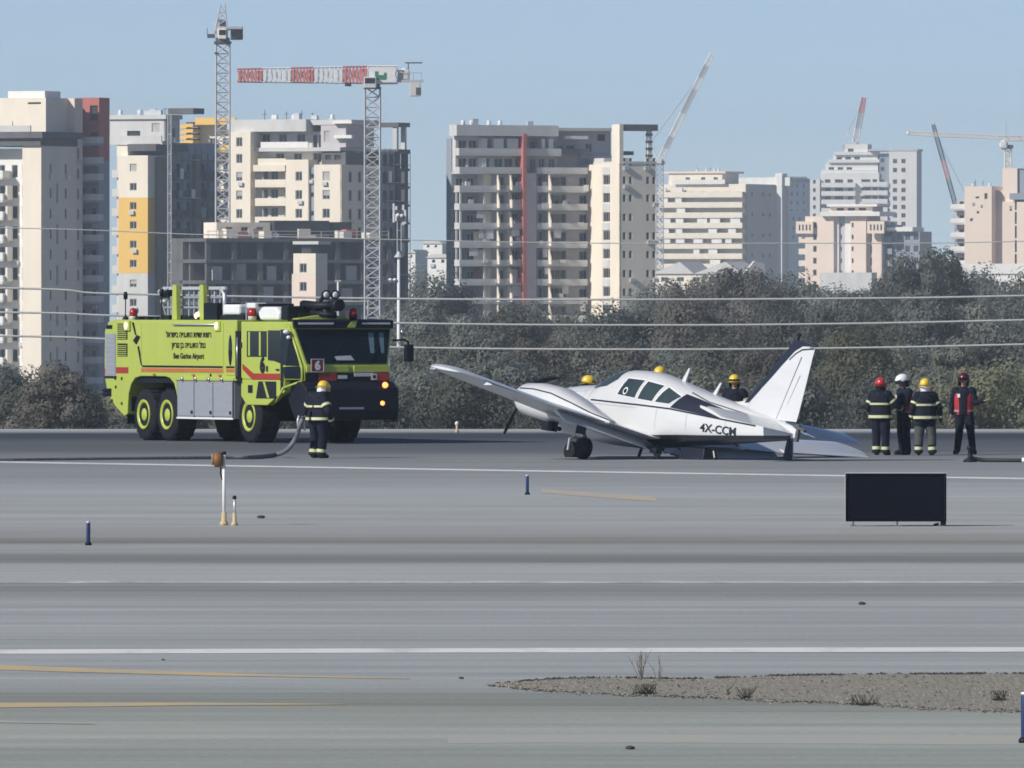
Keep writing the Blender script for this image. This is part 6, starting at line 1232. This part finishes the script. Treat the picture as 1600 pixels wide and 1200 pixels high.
def crane_flat():
    Y = 1720; s = FPX / Y; B = -10; p = at(582, 478, Y); T = thing('tower_crane', 'flat top tower crane with red and white jib sections pointing left', 'crane', (p.x, Y, B), 0); Zz = lambda py: CAMH - (py - HORY) / s - B; Xx = lambda px: (px - 582) / s
    h = 3.0; z = Zz(136); n = int(z / h); me = mast_section(2.25, h, MT['crane'], 2)
    for k in range(n): put('mast_section', me, T, (0, 0, z - (k + 1) * h))
    b = MB(); b.lathe([(1.1, z), (1.2, z + .5), (.9, z + .7)], n=14); b.box(-1.3, 1.3, -1.3, 1.3, z - .3, z - .02); b.build('slewing_ring', MT['darksteel'], T)
    b = MB(); b.box(-1.3, .6, -2.4, -1.1, z - .2, z + 1.5); o = b.build('cab', MT['lconc'], T, bevel=.12); c = MB(); c.box(-1.1, .4, -2.43, -2.39, z + .5, z + 1.3); c.build('cab_window', MT['glass'], o)
    zj = Zz(117); hj = 2.5
    edges = [(574, 536, 'cranered'), (536, 490, 'cranewhite'), (490, 455, 'cranered'), (455, 410, 'cranewhite'), (410, 371, 'cranered')]
    for k, (a, c, m) in enumerate(edges):
        zz = zj - k * .02; o = lattice(T, 'jib_section', (Xx(a), 0, zz), (Xx(c), 0, zz + .0), hj - .12 * k, hj - .12 * (k + 1), 7, MT[m], .10)
        q = MB(); w_ = (hj - .12 * k) / 2 - .2
        for i in range(6): x0 = Xx(a) + (Xx(c) - Xx(a)) * (i + .12) / 6; x1 = Xx(a) + (Xx(c) - Xx(a)) * (i + .72) / 6; q.box(min(x0, x1), max(x0, x1), -w_ - .34, -w_ - .30, zz - w_, zz + w_ * .85)
        q.build('banner_mesh', MT[m], o)
    lattice(T, 'counter_jib', (Xx(574) + .1, 0, zj), (Xx(622), 0, zj), 2.6, 2.5, 6, MT['cranewhite'], .12); b = MB(); b.box(Xx(577), Xx(618), -1.50, -1.42, zj - 1.15, zj + 1.15); b.build('name_board', MT['cranewhite'], T)
    b = MB(); b.box(Xx(588), Xx(603), -1.55, -1.505, zj - .75, zj - .05); b.box(Xx(586), Xx(591), -1.56, -1.552, zj - .75, zj + .5); b.box(Xx(600), Xx(604), -1.56, -1.552, zj - .6, zj + .3); b.build('board_mark', MT['green'], T)
    b = MB(); b.box(Xx(620), Xx(662), -.9, .9, zj - 1.1, zj - .75); [b.tube([(Xx(x), -.9, zj - .75), (Xx(x), -.9, zj + .3)], .05, 4) for x in (626, 636, 646, 658)]; b.tube([(Xx(622), -.9, zj + .3), (Xx(660), -.9, zj + .3)], .05, 4); b.build('counter_platform', MT['crane'], T)
    b = MB(); b.box(Xx(640), Xx(657), -.9, .9, zj - 3.2, zj - 1.1); b.build('counterweight', MT['lconc'], T, bevel=.1); b = MB(); b.box(Xx(650), Xx(658), -.95, .95, zj - 3.0, zj - 1.9); b.build('weight_block', MT['darksteel'], T)
    b = MB(); b.box(Xx(621), Xx(640), -.7, .7, zj - .74, zj + .8); b.build('winch_house', MT['green'] if False else MT['lconc'], T, bevel=.2); b = MB(); b.ell((Xx(632), 0, zj + .3), (.7, .7, .8)); b.build('winch', MT['boxwhite'], T, True)
    b = MB(); b.box(Xx(633), Xx(660), -.1, .1, zj + 1.7, zj + 1.9); b.tube([(Xx(638), 0, zj + .3), (Xx(638), 0, zj + 1.75)], .08, 4); b.build('name_plate_rail', MT['darksteel'], T); b = MB(); b.box(Xx(539), Xx(549), -.5, .5, zj - 1.7, zj - 1.25); b.build('trolley', MT['darksteel'], T)
    return T
crane_flat()
def hoist():
    Y = 1750; s = FPX / Y; B = -10; p = at(265, 478, Y); T = thing('hoist_mast', 'thin pale hoist mast standing against the yellow tower', 'mast', (p.x, Y, B), 0); z = CAMH - (178 - HORY) / s - B; me = mast_section(.55, 3.0, MT['crane'], 3, .07)
    for k in range(int(z / 3)): put('mast_section', me, T, (0, 0, z - 3 * (k + 1)))
hoist()
def aerial_mast():
    Y = 1000; s = FPX / Y; B = -9.8; p = at(623, 478, Y); T = thing('aerial_mast', 'white aerial mast with antenna panels on top rising behind the fire truck cab', 'mast', (p.x, Y, B), 0); Zz = lambda py: CAMH - (py - HORY) / s - B; X = lambda px: (px - 623) / s
    b = MB(); b.tube([(0, 0, 0), (0, 0, Zz(395))], [.22, .13], 10); b.build('pole', MT['boxwhite'], T, True); b = MB(); b.tube([(-.12, 0, Zz(395)), (-.12, 0, Zz(322))], .05, 6); b.tube([(.22, 0, Zz(392)), (.22, 0, Zz(330))], .04, 6); b.tube([(-.12, 0, Zz(360)), (.22, 0, Zz(360))], .03, 6); b.build('mast_top', MT['palegrey'], T)
    for x, y0, y1 in ((615, 348, 318), (619, 346, 322), (630, 352, 320), (633, 350, 328)): b = MB(); b.box(X(x) - .08, X(x) + .1, -.12, .1, Zz(y0), Zz(y1)); b.build('antenna_panel', MT['boxwhite'], T, bevel=.03)
    b = MB(); [b.box(X(a), X(c), -.2, .2, Zz(e), Zz(d)) for a, c, d, e in ((617, 629, 328, 334), (620, 632, 337, 345))]; b.build('radio_unit', MT['darksteel'], T); b = MB(); b.ell((X(622), -.2, Zz(336)), (.16, .1, .16)); b.ell((X(628), -.2, Zz(337)), (.16, .1, .16)); b.build('dish', MT['white'], T, True)
    b = MB(); b.lathe([(.42, Zz(402)), (.2, Zz(396)), (.1, Zz(393))], n=12); b.build('collar', MT['palegrey'], T)
    b = MB(); b.box(X(608), X(624), -.08, .08, Zz(441), Zz(440)); b.build('lamp_arm', MT['palegrey'], T)
    for x in (610, 617): b = MB(); b.ell((X(x), -.1, Zz(437)), (.18, .2, .13)); b.build('floodlight', MT['white'], T, True)
aerial_mast()
def thin_pole():
    Y = 1300; p = at(264, 478, Y); 
    T = thing('lamp_mast', 'slim pale pole behind the dark frame site, left of the water cannon', 'mast', (at(528, 478, 1250).x, 1250, -10), 0); b = MB(); b.tube([(0, 0, 0), (0, 0, CAMH - (440 - HORY) * 1250 / FPX + 10)], [.16, .1], 8); b.build('pole', MT['boxwhite'], T, True); b = MB(); b.box(-.35, .35, -.1, .1, CAMH - (440 - HORY) * 1250 / FPX + 10, CAMH - (440 - HORY) * 1250 / FPX + 10.15); b.build('lamp_head', MT['palegrey'], T)
thin_pole()
def luffer(label, Y, base, tip, w_, cols, foot=None, mastp=True, cat='crane'):
    s = FPX / Y; B = -10; pb = at(*base, Y); T = thing('luffing_crane', label, cat, (pb.x, Y, B), 0); P0 = Vector((0, 0, pb.z - B)); pt = at(*tip, Y); P1 = Vector((pt.x - pb.x, 0, pt.z - B)); n = len(cols)
    for k, m in enumerate(cols): lattice(T, 'jib_section', P0.lerp(P1, k / n), P0.lerp(P1, (k + 1) / n), w_, w_ * (1 if k < n - 1 else .7), 5, MT[m], w_ * .12, up=Vector((0, 1, 0)))
    me = mast_section(1.9, 3.0, MT['crane'], 2); z = P0.z - 1.2
    for k in range(int(z / 3)): put('mast_section', me, T, (0, 0, z - 3 * (k + 1)))
    b = MB(); b.box(-1.4, 1.6, -1.1, 1.1, z, z + 1.0); b.build('slewing_frame', MT['crane'], T, bevel=.1); d = 1 if P1.x < 0 else -1
    b = MB(); b.box(min(d * 1.6, d * 4.6), max(d * 1.6, d * 4.6), -.9, .9, z + .1, z + .7); b.build('counter_jib', MT['crane'], T); b = MB(); b.box(min(d * 3.4, d * 4.8), max(d * 3.4, d * 4.8), -1, 1, z - .9, z + .05); b.build('counterweight', MT['lconc'], T)
    b = MB(); b.tube([(d * .6, 0, z + 1), (d * 2.6, 0, z + 6.0)], .2, 5); b.tube([(d * 4.2, 0, z + .7), (d * 2.6, 0, z + 6.0)], .14, 5); b.build('a_frame', MT['cranewhite'], T)
    b = MB(); b.tube([(d * 2.6, 0, z + 6.0), P0.lerp(P1, .85)], .05, 4); b.build('pendant_rope', MT['darksteel'], T); b = MB(); b.box(-.9, .5, -1.6, -1.15, z + .2, z + 1.9); b.build('cab', MT['cranewhite'], T); return T
luffer('pale luffing crane with its jib raised steeply to the right of the middle block', 3300, (1031, 250), (1113, 84), 1.35, ['cranewhite', 'crane', 'cranewhite', 'cranewhite', 'crane', 'crane', 'cranewhite', 'crane', 'cranewhite'])
luffer('short luffing crane jib standing almost upright above the white stepped tower', 4300, (1336, 224), (1350, 152), 1.9, ['cranewhite', 'crane', 'cranered'])
luffer('dark luffing crane leaning left beside the peach tower at the right', 3250, (1497, 335), (1458, 194), 1.1, ['darksteel', 'darksteel', 'cranered', 'darksteel', 'darksteel'])
def crane_right():
    Y = 3100; s = FPX / Y; B = -10; p = at(1575, 478, Y); T = thing('tower_crane', 'tower crane with a long pale jib above the peach tower at the right edge', 'crane', (p.x, Y, B), 0); Zz = lambda py: CAMH - (py - HORY) / s - B; Xx = lambda px: (px - 1575) / s
    z = Zz(232); me = mast_section(1.7, 3.0, MT['cream'], 2, .16)
    for k in range(int(z / 3)): put('mast_section', me, T, (0, 0, z - 3 * (k + 1)))
    b = MB(); b.box(-1.1, 1.4, -1.2, 1.2, z, z + 1.0); b.build('slewing_frame', MT['darksteel'], T, bevel=.1); b = MB(); b.ell((-1.2, -1, z + .9), (1.2, 1.0, 1.3)); b.box(-2.1, -.4, -1.9, -.2, z + .1, z + 1.8); b.build('cab', MT['cranewhite'], T, bevel=.15)
    P = [(1560, 215), (1525, 213), (1490, 211.5), (1455, 210), (1419, 208)]
    for (a, ya), (c, yc) in zip(P, P[1:]): lattice(T, 'jib_section', (Xx(a), 0, Zz(ya)), (Xx(c), 0, Zz(yc)), 1.0, .85, 6, MT['cream'], .10)
    lattice(T, 'counter_jib', (Xx(1560), 0, Zz(216)), (Xx(1640), 0, Zz(216)), 1.3, 1.3, 8, MT['pink'], .13); b = MB(); b.box(Xx(1625), Xx(1640), -.8, .8, Zz(230), Zz(217)); b.build('counterweight', MT['lconc'], T); b = MB(); b.ell((Xx(1419), 0, Zz(208)), (.5, .4, .5)); b.build('jib_end', MT['cranewhite'], T, True)
    lattice(T, 'tower_peak', (Xx(1572), 0, Zz(215)), (Xx(1572), 0, Zz(190)), 1.0, .5, 3, MT['cream'], .07)
crane_right()
# ------------------------------------------------------------------ overhead lines: three low conductors and one high thin one
def wire(pts, Y, r, label):
    P = [at(px, py, Y) for px, py in pts]; sp = spline([(p.x, p.y, p.z) for p in P], 14); o = Vector((sp[0].x, Y, sp[0].z)); b = MB(); b.tube([p - o for p in sp], r, 6); w_ = b.build('power_line', MT['cable'], None, True, tuple(o)); tag(w_, label, 'cable', 'overhead power lines')
wire([(-900, 440), (0, 450), (180, 459), (640, 467), (1000, 468), (1300, 466.5), (1600, 462), (2500, 440)], 640, .065, 'topmost of the three close overhead lines crossing in front of the trees')
wire([(-900, 480), (0, 488), (180, 493), (640, 505), (1000, 508), (1300, 506), (1600, 500), (2500, 480)], 640, .065, 'middle one of the three close overhead lines crossing in front of the trees')
wire([(-900, 515), (0, 525), (180, 530), (640, 543), (1000, 546), (1300, 544), (1600, 538), (2500, 515)], 640, .065, 'lowest of the three close overhead lines, passing behind the tail fin')
wire([(-900, 345), (0, 356), (330, 367), (850, 379), (1250, 380), (1600, 377), (2500, 350)], 950, .045, 'thin overhead line high across the lower floors of the middle block')
# ------------------------------------------------------------------ trees
def tree_meshes(seed, W, H, leaf, nclump, nleaf, open_=.2):
    """trunk with limbs, and a crown of many small leaf sprays gathered in uneven clumps"""
    rnd = random.Random(seed); tr = MB(); base = H * .22; tr.tube([(0, 0, -.3), (rnd.uniform(-.2, .2), rnd.uniform(-.2, .2), base), (rnd.uniform(-.4, .4), rnd.uniform(-.4, .4), H * .6)], [.035 * H, .026 * H, .01 * H], 7); cr = MB(); cl = []
    for k in range(nclump):
        a = rnd.uniform(0, 2 * PI); t = rnd.random() ** .8; z = H * (.20 + .74 * t); rr = W / 2 * (math.sin(PI * min(1, .16 + .80 * t)) ** .7) * rnd.uniform(.25, 1.0); c = Vector((math.cos(a) * rr, math.sin(a) * rr, z)); r = W * rnd.uniform(.09, .22); cl.append((c, r))
        if k % 3 == 0: tr.tube([(0, 0, base * rnd.uniform(.7, 1.5)), tuple(c * .55 + Vector((0, 0, base * .4))), tuple(c)], [.014 * H, .009 * H, .004 * H], 5)
    for c, r in cl:
        for k in range(nleaf):
            d = Vector((rnd.gauss(0, 1), rnd.gauss(0, 1), rnd.gauss(0, 1))).normalized(); p = c + Vector((d.x, d.y, d.z * .8)) * r * rnd.uniform(.72, 1.08); s_ = leaf * rnd.uniform(.6, 1.4)
            n = (d + Vector((rnd.uniform(-.3, .3), rnd.uniform(-.3, .3), rnd.uniform(-.22, .34)))).normalized(); u = n.orthogonal().normalized(); v = n.cross(u); a = rnd.uniform(0, PI); e1 = (u * math.cos(a) + v * math.sin(a)) * s_; e2 = (v * math.cos(a) - u * math.sin(a)) * s_ * .6
            cr.add([p - e1, p - e2 * .9 + e1 * .1, p + e1, p + e2 + e1 * .1], [(0, 1, 2, 3)])
    return tr, cr
PROTO = []
for k, (W, H, lf, nc, nl) in enumerate(((7.5, 7.5, .125, 36, 330), (6.0, 9.5, .125, 36, 330), (9.0, 8.0, .13, 46, 330), (5.0, 6.0, .11, 28, 300), (8.0, 11.0, .14, 50, 330), (6.5, 7.0, .12, 32, 330))):
    tr, cr = tree_meshes(40 + k, W, H, lf, nc, nl)
    c0 = cr.mesh('crown', LEAF[0], fix=False); ms = [c0] + [c0.copy() for _ in range(3)]
    for i in range(1, 4): ms[i].materials[0] = LEAF[i]
    PROTO.append([tr.mesh('trunk', MT['bark'], True)] + ms)
KW = ['dull olive', 'grey green', 'brownish', 'yellow green']
def tree(px, top, Y, k, lf, label, group, sc=1.0, base=None):
    """tree whose crown tip reaches row top in the photo"""
    H = [7.5, 9.5, 8.0, 6.0, 11.0, 7.0][k]; zt = at(px, top, Y).z; zb = base if base is not None else (-9.0 if Y < 1000 else -10.0); sz = (zt - zb) / (H * .96)
    T = thing('tree', label, 'tree', (at(px, top, Y).x, Y, zb), random.uniform(0, 6.28), group); w_ = sz ** .5 * sc if sz > 1 else max(sz, .75) * sc; T.scale = (w_, w_, sz); put('trunk', PROTO[k][0], T); put('crown', PROTO[k][1 + lf], T); return T
rnd = random.Random(21)
def where(px):
    for a, b_, t_ in ((-200, 60, 'at the left edge'), (60, 190, 'left of the fire truck'), (190, 640, 'behind the fire truck'), (640, 720, 'just right of the fire truck mirror'), (720, 860, 'above the raised left wing'), (860, 960, 'above the aircraft nose'), (960, 1070, 'above the aircraft cabin'), (1070, 1170, 'above the aircraft tail boom'), (1170, 1300, 'around the tail fin'), (1300, 1370, 'left of the standing responders'), (1370, 1470, 'above the three standing responders'), (1470, 1560, 'behind the responder standing apart'), (1560, 1900, 'at the right edge')):
        if a <= px < b_: return t_
GT = 'trees beyond the runway'; cnt = {}
ROW = {'front': 'front', 'mid': 'second', 'back': 'third', 'far': 'rearmost'}
ALLROWS = []
def row(kind_, Y, specs): ALLROWS.append((kind_, Y, specs))
def plant_rows():
    seen = {}
    for kind_, Y, specs in ALLROWS:
        for s_ in specs: seen.setdefault((ROW[kind_], s_[3], where(s_[0])), []).append(s_[0])
    for kind_, Y, specs in ALLROWS:
        for px, top, k, lf in specs:
            same = sorted(seen[(ROW[kind_], lf, where(px))]); w_ = where(px); i = same.index(px)
            lab = f'{KW[lf]} tree in the {ROW[kind_]} tree row, {w_}' if len(same) == 1 else f"{('left', 'right')[i] if len(same) == 2 else ('left', 'middle', 'right', 'far right')[min(i, 3)]} {KW[lf]} tree in the {ROW[kind_]} tree row, {w_}"
            tree(px, top + rnd.uniform(-9, 7), Y + rnd.uniform(-45, 45), k, lf, lab, GT)
row('front', 720, [(650, 592, 5, 1), (722, 598, 0, 0), (795, 588, 2, 1), (872, 600, 5, 0), (945, 592, 3, 1), (1020, 604, 0, 1), (1092, 596, 2, 0), (1168, 606, 5, 1), (1240, 600, 0, 1), (1312, 588, 3, 3), (1385, 600, 2, 1), (1458, 594, 5, 0), (1530, 588, 0, 3), (1608, 580, 2, 3), (1690, 585, 0, 1)])
row('mid', 880, [(632, 548, 1, 1), (690, 545, 2, 0), (760, 535, 0, 1), (835, 545, 4, 2), (905, 540, 2, 0), (980, 550, 0, 2), (1052, 545, 1, 1), (1125, 548, 2, 0), (1200, 555, 0, 2), (1272, 540, 4, 1), (1345, 528, 2, 3), (1418, 545, 0, 1), (1490, 540, 1, 0), (1565, 530, 2, 1), (1640, 525, 0, 0)])
row('back', 1060, [(650, 510, 2, 1), (725, 502, 0, 1), (800, 508, 2, 0), (870, 500, 4, 2), (940, 508, 2, 1), (1012, 498, 0, 0), (1085, 490, 2, 2), (1160, 480, 4, 2), (1232, 505, 2, 1), (1305, 500, 0, 1), (1380, 492, 4, 0), (1455, 490, 2, 1), (1530, 485, 0, 0), (1605, 482, 2, 1)])
row('far', 1330, [(1020, 470, 2, 1), (1062, 440, 4, 2), (1108, 432, 4, 2), (1152, 436, 0, 2), (1195, 445, 4, 2), (1240, 462, 2, 1), (1290, 470, 2, 1), (1345, 462, 0, 1), (1392, 440, 4, 1), (1440, 402, 4, 1), (1478, 412, 1, 0), (1520, 440, 2, 1), (1560, 448, 4, 1), (1612, 452, 2, 0), (720, 496, 2, 1), (810, 492, 0, 1), (975, 502, 2, 1), (650, 470, 4, 1), (690, 462, 2, 1)])
row('front', 700, [(-12, 575, 4, 1), (38, 610, 5, 0), (88, 572, 4, 2), (128, 618, 0, 3), (172, 634, 3, 3), (-60, 590, 2, 0), (215, 640, 3, 1), (300, 632, 5, 1), (380, 640, 0, 0), (460, 632, 5, 1), (540, 630, 0, 1), (605, 618, 5, 0)])
row('mid', 900, [(20, 590, 2, 1), (70, 600, 0, 0), (150, 625, 2, 1), (260, 610, 2, 0), (350, 605, 0, 1), (450, 600, 2, 1), (550, 590, 2, 0)])
plant_rows()
# far wooded hill between the mast and the middle block, and scrub under the towers
def wood():
    rnd = random.Random(77); b = MB()
    def clump(c, r, n, leaf):
        for k in range(n):
            d = Vector((rnd.gauss(0, 1), rnd.gauss(0, 1), rnd.gauss(0, 1))).normalized(); p = c + Vector((d.x, d.y, d.z * .75)) * r * rnd.uniform(.6, 1.15); s_ = leaf * rnd.uniform(.6, 1.4); nn = (d + Vector((rnd.uniform(-.6, .6), rnd.uniform(-.6, .6), rnd.uniform(-.2, .8)))).normalized(); u = nn.orthogonal().normalized(); v = nn.cross(u)
            b.add([p - u * s_, p - v * s_ * .7, p + u * s_, p + v * s_ * .7], [(0, 1, 2, 3)])
    for Y, prof_ in ((2280, [(600, 408), (640, 396), (665, 402), (700, 408), (740, 415)]), (2050, [(600, 425), (650, 416), (700, 420), (760, 440)]), (2900, [(1150, 425), (1210, 418), (1260, 440), (1330, 450), (1420, 425), (1500, 440), (1700, 445)]), (2300, [(990, 455), (1100, 450), (1250, 452), (1400, 446), (1500, 450), (1700, 455)]), (1550, [(560, 560), (640, 500), (720, 500), (850, 505), (1030, 500), (1250, 480), (1700, 470)]), (1480, [(-100, 600), (600, 600), (650, 540)])):
        s = FPX / Y; px = prof_[0][0]
        while px < prof_[-1][0]:
            for (a, ya), (c, yc) in zip(prof_, prof_[1:]):
                if a <= px <= c: top = ya + (yc - ya) * (px - a) / (c - a)
            p = at(px, top, Y); r = rnd.uniform(2.2, 3.6); z = p.z - r
            while z > -12: clump(Vector((p.x + rnd.uniform(-1, 1), Y + rnd.uniform(-3, 3) - (p.z - z) * .5, z)), r * rnd.uniform(.8, 1.2), 150, .27); z -= r * 1.25
            px += r * 1.3 * s
    kind(b.build('woodland', LEAF[1], fix=False), 'stuff')
wood()
# ------------------------------------------------------------------ air
hz_ = MB(); hz_.box(-900, 900, -90, 5400, -12.5, 92)
hm_ = bpy.data.materials.new('haze_air'); hm_.use_nodes = True; t = hm_.node_tree; t.nodes.clear(); ou = t.nodes.new('ShaderNodeOutputMaterial'); pv = t.nodes.new('ShaderNodeVolumePrincipled')
pv.inputs['Color'].default_value = (.74, .87, 1.0, 1); pv.inputs['Density'].default_value = HAZE; pv.inputs['Anisotropy'].default_value = .2; t.links.new(pv.outputs[0], ou.inputs['Volume'])
kind(hz_.build('haze', hm_), 'stuff')
